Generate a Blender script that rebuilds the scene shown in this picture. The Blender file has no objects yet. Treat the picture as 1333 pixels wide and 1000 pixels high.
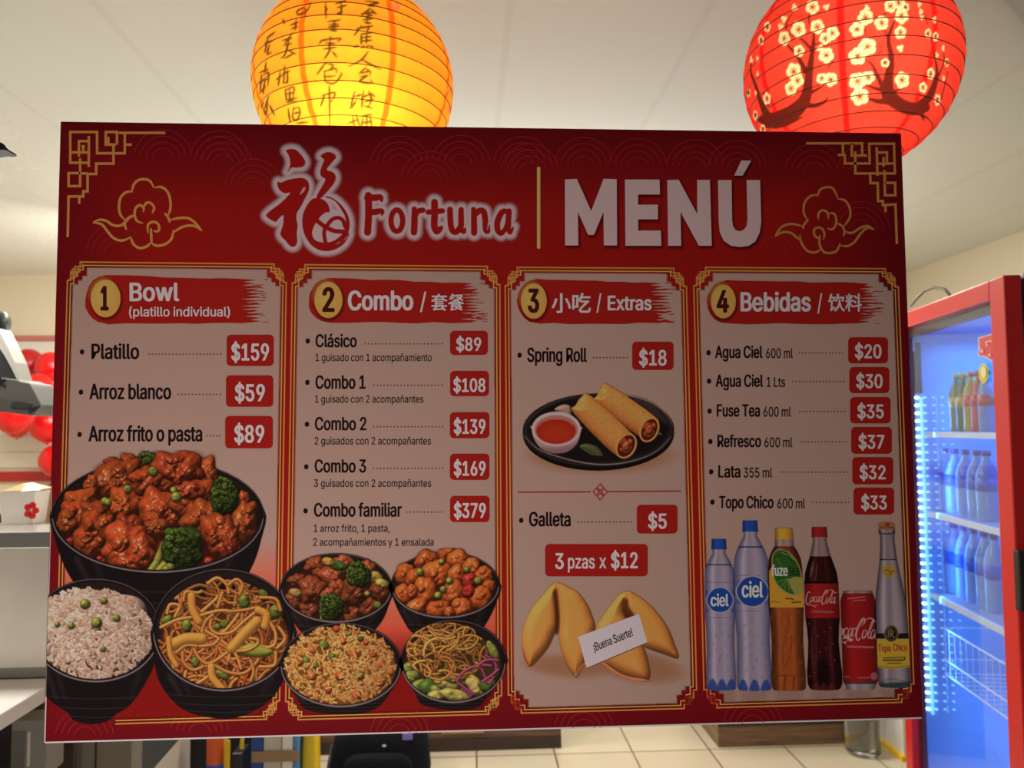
import bpy, math, random
import numpy as np
from mathutils import Matrix, Vector
from mathutils.geometry import tessellate_polygon

# ------------------------------------------------------------------ camera, world, lights, exposure
S = bpy.context.scene
COL = S.collection
F = 1000.0                                   # focal length in pixels of a 1333 px wide frame
CAM = np.array([0.0, -1.08, 1.5])
_up = np.array([-.007, .998, -.057]); _up /= np.linalg.norm(_up)
_xw = np.array([.99857, -.00048, -.0534]); _xw -= _up * _xw.dot(_up); _xw /= np.linalg.norm(_xw)
ROT = np.array([_xw, np.cross(_up, _xw), _up])   # camera axes -> world axes

cd = bpy.data.cameras.new('camera'); cam = bpy.data.objects.new('camera', cd); COL.objects.link(cam)
cd.sensor_width = 36.0; cd.lens = 36.0 * F / 1333.0; cd.clip_start = .02; cd.clip_end = 60
cam.matrix_world = Matrix.Translation(CAM.tolist()) @ Matrix(ROT.tolist()).to_4x4()
cd.dof.use_dof = True; cd.dof.focus_distance = 1.10; cd.dof.aperture_fstop = 6.0
S.camera = cam

w = bpy.data.worlds.new('evening'); S.world = w; w.use_nodes = True
w.node_tree.nodes['Background'].inputs[0].default_value = (1.0, .90, .88, 1)
w.node_tree.nodes['Background'].inputs[1].default_value = .055

def lamp(name, kind, loc, energy, color, size=.1, size_y=None, target=None, parent=None, spread=None):
    l = bpy.data.lights.new(name, kind); l.energy = energy; l.color = color
    if kind == 'AREA':
        l.size = size
        if size_y: l.shape = 'RECTANGLE'; l.size_y = size_y
        if spread: l.spread = spread
    else: l.shadow_soft_size = size
    o = bpy.data.objects.new(name, l); COL.objects.link(o); o.location = loc
    if target is not None:
        o.rotation_euler = (Vector(target) - Vector(loc)).to_track_quat('-Z', 'Y').to_euler()
    if parent: o.parent = parent
    return o
WARM = (1.0, .93, .80)
lamp('room_lamp', 'AREA', (-1.3, 2.4, 2.52), 40, WARM, 1.1, .35, (-1.3, 2.4, 0))
lamp('room_lamp', 'AREA', (1.0, 2.6, 2.52), 40, WARM, 1.1, .35, (1.0, 2.6, 0))
lamp('room_lamp', 'AREA', (-1.6, .9, 2.52), 36, (1.0, .97, .90), .5, .3, (-1.6, .9, 0))
lamp('ceiling_fill', 'AREA', (0, 2.75, 1.6), 41, (1.0, .98, .94), 2.6, .5, (0, 2.75, 3))  # added unseen fill behind the board, brightens the ceiling
lamp('wall_fill', 'AREA', (-1.6, 2.8, 2.0), 11.5, (1.0, .95, .84), .5, .5, (-2.9, 4.2, 1.75))  # added fill hidden by the board, lifts the left back wall
lamp('board_fill', 'AREA', (-.5, -1.18, .92), 8.2, (1.0, .88, .82), .2, .2, (-.1, 0, 1.2))  # no real lamp; added beside the camera to grade the board's brightness

S.view_settings.view_transform = 'Standard'; S.view_settings.look = 'None'
S.view_settings.exposure = 0.0; S.view_settings.gamma = 1.0
try: S.view_settings.use_curve_mapping = False
except Exception: pass
S.cycles.transparent_max_bounces = 40
S.cycles.max_bounces = 10

# ------------------------------------------------------------------ placing helpers
def rays(px, py):
    px = np.asarray(px, float); py = np.asarray(py, float)
    v = np.stack([(px - 666.5) / F, -(py - 500) / F, -np.ones_like(px)], -1)
    return v @ ROT.T
def at(px, py, Y):
    d = rays(px, py); return CAM + d * ((Y - CAM[1]) / d[..., 1])[..., None]
def atz(px, py, z):
    d = rays(px, py); return CAM + d * ((z - CAM[2]) / d[..., 2])[..., None]
def to_px(P):
    q = (np.asarray(P) - CAM) @ ROT
    return np.stack([666.5 + F * q[..., 0] / -q[..., 2], 500 - F * q[..., 1] / -q[..., 2]], -1)

def tag(o, label=None, cat=None, group=None, kind=None):
    for k, v in (('label', label), ('category', cat), ('group', group), ('kind', kind)):
        if v: o[k] = v
    return o
def empty(name, loc, label, cat, group=None, rz=0):
    o = bpy.data.objects.new(name, None); COL.objects.link(o); o.location = loc; o.rotation_euler.z = rz
    o.empty_display_size = .05
    return tag(o, label, cat, group)

# ------------------------------------------------------------------ materials
def srgb(r, g, b):
    c = np.array([r, g, b], float) / 255
    return np.where(c <= .04045, c / 12.92, ((c + .055) / 1.055) ** 2.4)
def mat(name, rgb, rough=.5, metal=0, spec=.5, noise=0, nscale=20, bump=0, trans=0, emit=None, es=0):
    m = bpy.data.materials.new(name); m.use_nodes = True
    nt = m.node_tree; b = nt.nodes['Principled BSDF']
    c = tuple(srgb(*rgb)) + (1,)
    b.inputs['Base Color'].default_value = c
    b.inputs['Roughness'].default_value = rough; b.inputs['Metallic'].default_value = metal
    b.inputs['Specular IOR Level'].default_value = spec
    if trans: b.inputs['Transmission Weight'].default_value = trans
    if emit: b.inputs['Emission Color'].default_value = tuple(emit) + (1,); b.inputs['Emission Strength'].default_value = es
    if noise or bump:
        tc = nt.nodes.new('ShaderNodeTexCoord'); n = nt.nodes.new('ShaderNodeTexNoise')
        n.inputs['Scale'].default_value = nscale; n.inputs['Detail'].default_value = 4
        nt.links.new(tc.outputs['Object'], n.inputs['Vector'])
        if noise:
            mx = nt.nodes.new('ShaderNodeMix'); mx.data_type = 'RGBA'
            mx.inputs[6].default_value = tuple(np.clip(np.array(c[:3]) * (1 - noise), 0, 1)) + (1,)
            mx.inputs[7].default_value = tuple(np.clip(np.array(c[:3]) * (1 + noise), 0, 1)) + (1,)
            nt.links.new(n.outputs['Fac'], mx.inputs[0]); nt.links.new(mx.outputs[2], b.inputs['Base Color'])
        if bump:
            bp = nt.nodes.new('ShaderNodeBump'); bp.inputs['Strength'].default_value = bump; bp.inputs['Distance'].default_value = .01
            nt.links.new(n.outputs['Fac'], bp.inputs['Height']); nt.links.new(bp.outputs[0], b.inputs['Normal'])
    return m
def thin_glass(name, tint=(1, 1, 1), refl=1.0):
    m = bpy.data.materials.new(name); m.use_nodes = True; nt = m.node_tree; nt.nodes.clear()
    o = nt.nodes.new('ShaderNodeOutputMaterial'); t = nt.nodes.new('ShaderNodeBsdfTransparent'); g = nt.nodes.new('ShaderNodeBsdfGlossy')
    f = nt.nodes.new('ShaderNodeFresnel'); f.inputs[0].default_value = 1.45
    k = nt.nodes.new('ShaderNodeMath'); k.operation = 'MULTIPLY'; k.inputs[1].default_value = refl
    g.inputs['Roughness'].default_value = .02; t.inputs[0].default_value = tuple(tint) + (1,)
    x = nt.nodes.new('ShaderNodeMixShader')
    nt.links.new(f.outputs[0], k.inputs[0]); nt.links.new(k.outputs[0], x.inputs[0])
    nt.links.new(t.outputs[0], x.inputs[1]); nt.links.new(g.outputs[0], x.inputs[2]); nt.links.new(x.outputs[0], o.inputs[0])
    return m
def printed(name, alpha):
    m = bpy.data.materials.new(name); m.use_nodes = True; nt = m.node_tree; b = nt.nodes['Principled BSDF']
    a = nt.nodes.new('ShaderNodeAttribute'); a.attribute_name = 'ink'
    nt.links.new(a.outputs['Color'], b.inputs['Base Color'])
    b.inputs['Roughness'].default_value = .6; b.inputs['Specular IOR Level'].default_value = .03
    if alpha:
        t = nt.nodes.new('ShaderNodeBsdfTransparent'); x = nt.nodes.new('ShaderNodeMixShader')
        nt.links.new(a.outputs['Alpha'], x.inputs[0]); nt.links.new(t.outputs[0], x.inputs[1])
        nt.links.new(b.outputs[0], x.inputs[2]); nt.links.new(x.outputs[0], nt.nodes['Material Output'].inputs[0])
    return m
INK = printed('printed_ink', False); INK_SOFT = printed('printed_ink_soft_edge', True)

# ------------------------------------------------------------------ solid mesh helper
class MB:
    def __init__(s): s.v = []; s.f = []
    def add(s, vs, fs):
        k = len(s.v); s.v += [tuple(map(float, p)) for p in vs]; s.f += [tuple(i + k for i in f) for f in fs]; return s
    def box(s, a, b, bev=0):
        (x0, y0, z0), (x1, y1, z1) = a, b
        if x0 > x1: x0, x1 = x1, x0
        if y0 > y1: y0, y1 = y1, y0
        if z0 > z1: z0, z1 = z1, z0
        return s.add([(x0, y0, z0), (x1, y0, z0), (x1, y1, z0), (x0, y1, z0), (x0, y0, z1), (x1, y0, z1), (x1, y1, z1), (x0, y1, z1)],
                     [(0, 3, 2, 1), (4, 5, 6, 7), (0, 1, 5, 4), (1, 2, 6, 5), (2, 3, 7, 6), (3, 0, 4, 7)])
    def prism(s, pts, d):                    # polygon pts (3-D) swept along vector d
        n = len(pts); p2 = [tuple(np.add(p, d)) for p in pts]
        return s.add(list(pts) + p2, [tuple(range(n))[::-1], tuple(range(n, 2 * n))] + [(i, (i + 1) % n, n + (i + 1) % n, n + i) for i in range(n)])
    def lathe(s, prof, n=24, c=(0, 0, 0), cap=True):   # prof: (r, z)
        vs = [(c[0] + r * math.cos(6.28318 * k / n), c[1] + r * math.sin(6.28318 * k / n), c[2] + z) for r, z in prof for k in range(n)]
        fs = [(j * n + k, j * n + (k + 1) % n, (j + 1) * n + (k + 1) % n, (j + 1) * n + k) for j in range(len(prof) - 1) for k in range(n)]
        if cap: fs += [tuple(range(n))[::-1], tuple(range((len(prof) - 1) * n, len(prof) * n))]
        return s.add(vs, fs)
    def tube(s, pts, r, n=8, closed=False):
        P = [Vector(p) for p in pts]; m = len(P); vs = []
        for i, p in enumerate(P):
            t = (P[(i + 1) % m] - P[i - 1]) if closed or 0 < i < m - 1 else (P[1] - P[0] if i == 0 else P[-1] - P[-2])
            t.normalize(); a = t.cross(Vector((0, 0, 1)) if abs(t.z) < .9 else Vector((1, 0, 0))).normalized(); b = t.cross(a)
            rr = r[i] if hasattr(r, '__len__') else r
            vs += [tuple(p + (a * math.cos(6.28318 * k / n) + b * math.sin(6.28318 * k / n)) * rr) for k in range(n)]
        fs = [((j % m) * n + k, (j % m) * n + (k + 1) % n, ((j + 1) % m) * n + (k + 1) % n, ((j + 1) % m) * n + k) for j in range(m if closed else m - 1) for k in range(n)]
        if not closed: fs += [tuple(range(n))[::-1], tuple(range((m - 1) * n, m * n))]
        return s.add(vs, fs)
    def obj(s, name, m, parent=None, smooth=False, bevel=0, loc=None):
        me = bpy.data.meshes.new(name); me.from_pydata(s.v, [], s.f); me.update()
        if smooth: me.polygons.foreach_set('use_smooth', [True] * len(me.polygons))
        for x in (m if isinstance(m, (list, tuple)) else [m]): me.materials.append(x)
        o = bpy.data.objects.new(name, me); COL.objects.link(o)
        if parent is not None: o.parent = parent
        if loc is not None: o.location = loc
        if bevel:
            b = o.modifiers.new('bevel', 'BEVEL'); b.width = bevel; b.segments = 2; b.limit_method = 'ANGLE'
        return o
def setting(o): o['kind'] = 'structure'; return o

# ------------------------------------------------------------------ print helpers (artwork of the poster, in the plane of the poster)
LF = .36                                     # printed white of the poster reflects about this much of the light
def ink(c): return np.clip(srgb(*c) / LF, .002, .9)
BOARD_Y = -.0040; LAYER = .0002
def plane_y(layer): return BOARD_Y - LAYER * layer
def K(x0, y0, s): return lambda *p: [(x0 + x / s, y0 + y / s) for x, y in p]
def smooth(pts, closed=True, n=5):
    P = np.array(pts, float); m = len(P); out = []
    for i in range(m if closed else m - 1):
        p0, p1, p2, p3 = (P[(i + k) % m] for k in (-1, 0, 1, 2)) if closed else (P[max(i - 1, 0)], P[i], P[i + 1], P[min(i + 2, m - 1)])
        for t in np.arange(n) / n:
            out.append(.5 * (2 * p1 + (p2 - p0) * t + (2 * p0 - 5 * p1 + 4 * p2 - p3) * t * t + (3 * p1 - p0 - 3 * p2 + p3) * t ** 3))
    if not closed: out.append(P[-1])
    return [tuple(p) for p in out]

def outlines(loops):                         # group a glyph's contours: each outer outline with the holes inside it
    def area(q): return sum(a[0] * b[1] - b[0] * a[1] for a, b in zip(q, q[1:] + q[:1]))
    def inside_(p, q):
        c = False
        for (ax, ay), (bx, by) in zip(q, q[1:] + q[:1]):
            if (ay > p[1]) != (by > p[1]) and p[0] < (bx - ax) * (p[1] - ay) / (by - ay) + ax: c = not c
        return c
    big = max(loops, key=lambda q: abs(area(q))); sg = area(big) > 0
    outs = [[q] for q in loops if (area(q) > 0) == sg]
    for q in loops:
        if (area(q) > 0) != sg:
            own = [o for o in outs if inside_(q[0], o[0])]
            if own: min(own, key=lambda o: abs(area(o[0]))).append(q)
    return outs

class Flat:                                  # crisp printed shapes: polygons in poster coordinates, one ink per polygon
    def __init__(s): s.v = []; s.c = []; s.f = []; s.d = []; s.n = 0
    def raw(s, vs, fs, col, dz=0):
        k = len(s.v); s.v += list(vs); s.d += [dz] * len(vs); s.c += [tuple(ink(col))] * len(vs); s.f += [tuple(i + k for i in f) for f in fs]
    def poly(s, pts, col, holes=()):
        loops = [[Vector((x, -y, 0)) for x, y in q] for q in (pts, *holes)]
        fl = [p for q in (pts, *holes) for p in q]
        s.raw(fl, tessellate_polygon(loops), col); return s
    def ell(s, cx, cy, rx, ry, col, n=40):
        s.raw([(cx + rx * math.cos(6.28318 * i / n), cy + ry * math.sin(6.28318 * i / n)) for i in range(n)], [tuple(range(n))], col); return s
    def line(s, pts, wd, col, closed=False):
        P = [np.array(p, float) for p in pts]; m = len(P); L = []
        for i in range(m):
            a = P[i] - P[i - 1] if (i > 0 or closed) else P[1] - P[0]
            b = P[(i + 1) % m] - P[i] if (i < m - 1 or closed) else a
            a = a / (np.linalg.norm(a) + 1e-9); b = b / (np.linalg.norm(b) + 1e-9)
            na = np.array([-a[1], a[0]]); nb = np.array([-b[1], b[0]]); q = na + nb; q /= (np.linalg.norm(q) + 1e-9)
            k = 1 / max(q.dot(na), .4); ww = wd[i] if hasattr(wd, '__len__') else wd
            L += [P[i] + q * k * ww / 2, P[i] - q * k * ww / 2]
        s.n += 1
        s.raw([tuple(p) for p in L], [(2 * i, 2 * i + 1, (2 * i + 3) % (2 * m), (2 * i + 2) % (2 * m)) for i in range(m if closed else m - 1)], col, (s.n % 15) * .000012); return s
    def rrect(s, x0, y0, x1, y1, r, col, skew=0):
        pts = []
        for cx, cy, a in ((x1 - r, y0 + r, -90), (x1 - r, y1 - r, 0), (x0 + r, y1 - r, 90), (x0 + r, y0 + r, 180)):
            pts += [(cx + r * math.cos(math.radians(a + 15 * k)), cy + r * math.sin(math.radians(a + 15 * k))) for k in range(7)]
        s.raw(pts, [tuple(range(len(pts)))], col); return s
    def text(s, t, x0, x1, yb, cap, col, bold=1, yb1=None):   # ink fits x0..x1, sits on yb (.. yb1), capital height cap
        yb1 = yb if yb1 is None else yb1
        u = 0; items = []; lo = 1e9; hi = -1e9
        for ch in t:
            if ch == ' ': u += 34; continue
            adv, loops = GLYPH[ch]
            items.append((u, loops)); lo = min(lo, u + min(p[0] for q in loops for p in q)); hi = max(hi, u + max(p[0] for q in loops for p in q)); u += adv
        sx = (x1 - x0) / (hi - lo); sy = cap / (66 if t[0] > '一' else 102)
        e = .075 * cap * bold * .55
        offs = [(0, 0)] if bold < .1 else [(-e, 0), (e, 0), (0, -e * .6), (0, e * .6), (-e * .7, -e * .5), (e * .7, e * .5), (e * .7, -e * .5), (-e * .7, e * .5)]
        sx = (x1 - x0 - 2 * (e if bold >= .1 else 0)) / (hi - lo); x0 += e if bold >= .1 else 0
        sl = (yb1 - yb) / max(x1 - x0, 1)
        for u, loops in items:
            for no, grp in enumerate(outlines(loops)):
                tri = tessellate_polygon([[Vector((p[0], p[1], 0)) for p in q] for q in grp])
                fl = [p for q in grp for p in q]
                for nc, (ox, oy) in enumerate(offs):
                    vs = []
                    for gx, gy in fl:
                        X = x0 + (u + gx - lo) * sx
                        vs.append((X + ox, yb - gy * sy + sl * (X - x0) + oy))
                    s.raw(vs, tri, col, nc * .000013 + (no % 4) * .000003)
        return s
    def dots(s, x0, x1, y, col, y1=None, step=4.55, r=.95):
        n = max(2, round((x1 - x0) / step)); y1 = y if y1 is None else y1
        for i in range(n + 1): s.ell(x0 + (x1 - x0) * i / n, y + (y1 - y) * i / n, r, r, col, 8)
        return s
    def obj(s, name, layer, parent, label=None):
        me = bpy.data.meshes.new(name); V = np.array(s.v, float)
        W = at(V[:, 0], V[:, 1], plane_y(layer) - np.array(s.d)) - np.array(parent.matrix_world.translation if parent.parent is None else (0, 0, 0))
        me.from_pydata(W.tolist(), [], s.f); me.update()
        c = me.attributes.new('ink', 'FLOAT_COLOR', 'POINT')
        c.data.foreach_set('color', np.hstack([np.array(s.c), np.ones((len(s.c), 1))]).astype('f').ravel())
        me.materials.append(INK); o = bpy.data.objects.new(name, me); COL.objects.link(o); o.parent = parent
        if label: o['label'] = label
        return o

LD = np.array([-.38, -.62, .69]); LD /= np.linalg.norm(LD)
HV = LD + np.array([0, 0, 1.]); HV /= np.linalg.norm(HV)
class Pic:                                   # soft-edged printed photograph: a fine mesh with ink per vertex
    def __init__(s, x0, y0, x1, y1, step=.8):
        s.st = step; s.x0 = x0; s.y0 = y0
        nx = int((x1 - x0) / step) + 2; ny = int((y1 - y0) / step) + 2
        s.X, s.Y = np.meshgrid(x0 + np.arange(nx) * step, y0 + np.arange(ny) * step)
        s.c = np.zeros((ny, nx, 3)); s.a = np.zeros((ny, nx)); s.clip = None
    def dim(s, k): s.c *= k; return s        # darkens a picture's ink to offset the stronger light low on the board
    def sl(s, pts, pad):
        P = np.array(pts); i0 = max(0, int((P[:, 0].min() - pad - s.x0) / s.st)); i1 = int((P[:, 0].max() + pad - s.x0) / s.st) + 2
        j0 = max(0, int((P[:, 1].min() - pad - s.y0) / s.st)); j1 = int((P[:, 1].max() + pad - s.y0) / s.st) + 2
        return (slice(j0, max(j1, j0)), slice(i0, max(i1, i0)))
    def over(s, sl, col, cov):
        if cov.size == 0: return
        if s.clip is not None: cov = cov * s.clip[sl]
        a0 = s.a[sl]; ao = cov + a0 * (1 - cov); col = np.asarray(col, float)
        s.c[sl] = (col * cov[..., None] + s.c[sl] * (a0 * (1 - cov))[..., None]) / np.maximum(ao, 1e-6)[..., None]
        s.a[sl] = ao
    def sdf(s, sl, pts):
        X, Y = s.X[sl], s.Y[sl]; P = np.array(pts, float); d = np.full(X.shape, 1e9); ins = np.zeros(X.shape, bool)
        for (ax, ay), (bx, by) in zip(P, np.roll(P, -1, 0)):
            ex, ey = bx - ax, by - ay; wx, wy = X - ax, Y - ay
            t = np.clip((wx * ex + wy * ey) / (ex * ex + ey * ey + 1e-9), 0, 1)
            d = np.minimum(d, (wx - ex * t) ** 2 + (wy - ey * t) ** 2)
            ins ^= ((ay > Y) != (by > Y)) & (X < ex * (Y - ay) / (ey if abs(ey) > 1e-9 else 1e-9) + ax)
        return np.sqrt(d) * np.where(ins, -1, 1)
    def poly(s, pts, col, soft=.8, op=1):
        sl = s.sl(pts, soft + 1)
        if s.X[sl].size: s.over(sl, col, np.clip(.5 - s.sdf(sl, pts) / soft, 0, 1) * op)
    def mask(s, pts, soft=.8):
        return np.clip(.5 - s.sdf((slice(None), slice(None)), pts) / soft, 0, 1)
    def ell(s, cx, cy, rx, ry, col, rot=0, soft=.8, op=1):
        s.poly(ellipse(cx, cy, rx, ry, rot), col, soft, op)
    def dist(s, sl, pts):                    # distance to a polyline and position 0..1 along it
        X, Y = s.X[sl], s.Y[sl]; d = np.full(X.shape, 1e9); u = np.zeros(X.shape); n = len(pts) - 1
        for i in range(n):
            (ax, ay), (bx, by) = pts[i], pts[i + 1]; ex, ey = bx - ax, by - ay
            t = np.clip(((X - ax) * ex + (Y - ay) * ey) / (ex * ex + ey * ey + 1e-9), 0, 1)
            q = (X - ax - ex * t) ** 2 + (Y - ay - ey * t) ** 2; k = q < d
            d = np.where(k, q, d); u = np.where(k, (i + t) / n, u)
        return np.sqrt(d), u
    def stroke(s, pts, wd, col, soft=.8, op=1):
        ws = wd if hasattr(wd, '__len__') else [wd, wd]; sl = s.sl(pts, max(ws) / 2 + 1)
        if not s.X[sl].size: return
        d, u = s.dist(sl, pts); r = np.interp(u, np.linspace(0, 1, len(ws)), ws) / 2
        s.over(sl, col, np.clip((r - d) / soft + .5, 0, 1) * op)
    def relief(s, sl, h, cov, base, ks=.35, amb=.42, sh=22, tex=None, sp=(255, 235, 215)):
        if h.shape[0] < 2 or h.shape[1] < 2: return
        gy, gx = np.gradient(h, s.st); n = 1 / np.sqrt(1 + gx * gx + gy * gy)
        d = np.clip((-gx * LD[0] - gy * LD[1] + LD[2]) * n, 0, 1); q = np.clip((-gx * HV[0] - gy * HV[1] + HV[2]) * n, 0, 1) ** sh
        c = np.asarray(base, float) * (amb + (1.12 - amb) * d)[..., None]
        if tex is not None: c = c * tex[..., None]
        c = c + ks * q[..., None] * np.array(sp) * .62
        s.over(sl, np.clip(c, 0, 235), cov)
    def tube(s, pts, wd, base, ks=.12, amb=.4, edge=.8):
        sl = s.sl(pts, wd / 2 + 1)
        if s.X[sl].size < 9: return
        d, u = s.dist(sl, pts); r = wd / 2
        s.over(sl, np.asarray(base) * .28, np.clip(r + .7 - d, 0, 1) * edge)
        s.relief(sl, np.sqrt(np.maximum(r * r - d * d, 0)), np.clip(r - d + .3, 0, 1), base, ks, amb)
    def inflate(s, pts, R, base, ks=.1, amb=.4, tex=0, sh=14, H=1):
        sl = s.sl(pts, 2); sd = s.sdf(sl, pts); t = np.clip(-sd / R, 0, 1)
        h = H * R * np.sqrt(np.maximum(1 - (1 - t) ** 2, 0)); tx = None
        if tex: tx = 1 + tex * wobble(s.X[sl], s.Y[sl], 7)
        s.relief(sl, h, np.clip(.5 - sd / .8, 0, 1), base, ks, amb, sh, tx)
    def lump(s, cx, cy, rx, ry, rot, base, rng, n=9, ks=.4, rough=.7, shadow=.6):
        m = min(rx, ry); pts = [(cx - rx - 3, cy - ry - 3), (cx + rx + 3, cy + ry + 3)]; sl = s.sl(pts, 2 + abs(rx - ry)); X, Y = s.X[sl], s.Y[sl]
        if X.size < 9: return
        ca, sa = math.cos(rot), math.sin(rot); big = m > 7
        ux, uy = (X - cx) * ca + (Y - cy) * sa, -(X - cx) * sa + (Y - cy) * ca
        th = np.arctan2(uy / ry, ux / rx); p1, p2 = rng.uniform(0, 6.28), rng.uniform(0, 6.28)
        wob = 1 + (.10 * np.sin(3 * th + p1) + .07 * np.sin(5 * th + p2) + .05 * np.sin(8 * th + p1 * 2)) * (rough if big else .4 * rough)
        e = np.sqrt((ux / rx) ** 2 + (uy / ry) ** 2) / wob
        h = m * .8 * np.maximum(1 - e ** 2.6, 0) ** .5
        for k in range(n if big else min(n, 3)):   # knuckles of batter or florets on top
            a = rng.uniform(0, 6.283); q = rng.uniform(.25, .95); r = m * rng.uniform(.2, .42)
            d2 = (ux - q * (rx - r * .6) * math.cos(a)) ** 2 + ((uy - q * (ry - r * .6) * math.sin(a))) ** 2
            h = h + .42 * np.sqrt(np.maximum(r * r - d2, 0)) * np.clip((1.02 - e) * 4, 0, 1)
        if big: h = h + rough * (.55 * wobble(X + p1 * 9, Y, 13) + .3 * wobble(X, Y + p2 * 9, 7)) * np.clip((1 - e) * 3, 0, 1) * min(1.6, m / 14)
        cv = np.clip((1 - e) * m + .5, 0, 1)
        if shadow: s.over(sl, (22, 6, 4), np.clip((1.2 - e) * 4, 0, 1) * shadow * .7)
        s.relief(sl, h, cv, base, ks, .3, 46 if big else 26, 1 + .13 * wobble(X, Y, 17))
    def obj(s, name, layer, parent, label=None):
        A = s.a; u = np.maximum(np.maximum(A[:-1, :-1], A[1:, :-1]), np.maximum(A[:-1, 1:], A[1:, 1:])) > .025
        used = np.zeros(A.shape, bool)
        for a, b in ((0, 0), (1, 0), (0, 1), (1, 1)): used[a:a + u.shape[0], b:b + u.shape[1]] |= u
        idx = np.full(A.shape, -1); idx[used] = np.arange(used.sum())
        q = np.stack([idx[:-1, :-1][u], idx[1:, :-1][u], idx[1:, 1:][u], idx[:-1, 1:][u]], -1).astype('i')
        V = at(s.X[used], s.Y[used], plane_y(layer)) - np.array(parent.matrix_world.translation if parent.parent is None else (0, 0, 0))
        c = np.clip(srgb_arr(s.c[used]) / LF, .002, .9)
        return grid_mesh(name, V, q, np.hstack([c, A[used][:, None]]), INK_SOFT, parent, label)
def grid_mesh(name, V, q, rgba, m, parent, label=None, smooth_=False):
    me = bpy.data.meshes.new(name); n = len(q)
    me.vertices.add(len(V)); me.vertices.foreach_set('co', np.asarray(V, 'f').ravel())
    me.loops.add(4 * n); me.loops.foreach_set('vertex_index', q.ravel())
    me.polygons.add(n); me.polygons.foreach_set('loop_start', (np.arange(n) * 4).astype('i'))
    if smooth_: me.polygons.foreach_set('use_smooth', np.ones(n, bool))
    me.update(calc_edges=True)
    at_ = me.attributes.new('ink', 'FLOAT_COLOR', 'POINT'); at_.data.foreach_set('color', rgba.astype('f').ravel())
    me.materials.append(m); o = bpy.data.objects.new(name, me); COL.objects.link(o)
    if parent is not None: o.parent = parent
    if label: o['label'] = label
    return o
def srgb_arr(c):
    c = np.clip(c, 0, 255) / 255; return np.where(c <= .04045, c / 12.92, ((c + .055) / 1.055) ** 2.4)
def wobble(X, Y, L):
    return (np.sin(X * 6.28 / L + 1.3 * np.sin(Y * 6.28 / (L * 1.7))) + np.sin(Y * 6.28 / (L * 1.13) + 1.7 * np.sin(X * 6.28 / (L * 2.1) + 1)) + np.sin((X + Y) * 6.28 / (L * .77) + np.sin((X - Y) * 6.28 / (L * 2.9)))) / 3
def ellipse(cx, cy, rx, ry, rot=0, n=44):
    c, q = math.cos(rot), math.sin(rot)
    return [(cx + rx * math.cos(a) * c - ry * math.sin(a) * q, cy + rx * math.cos(a) * q + ry * math.sin(a) * c) for a in np.arange(n) * 2 * math.pi / n]
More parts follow.
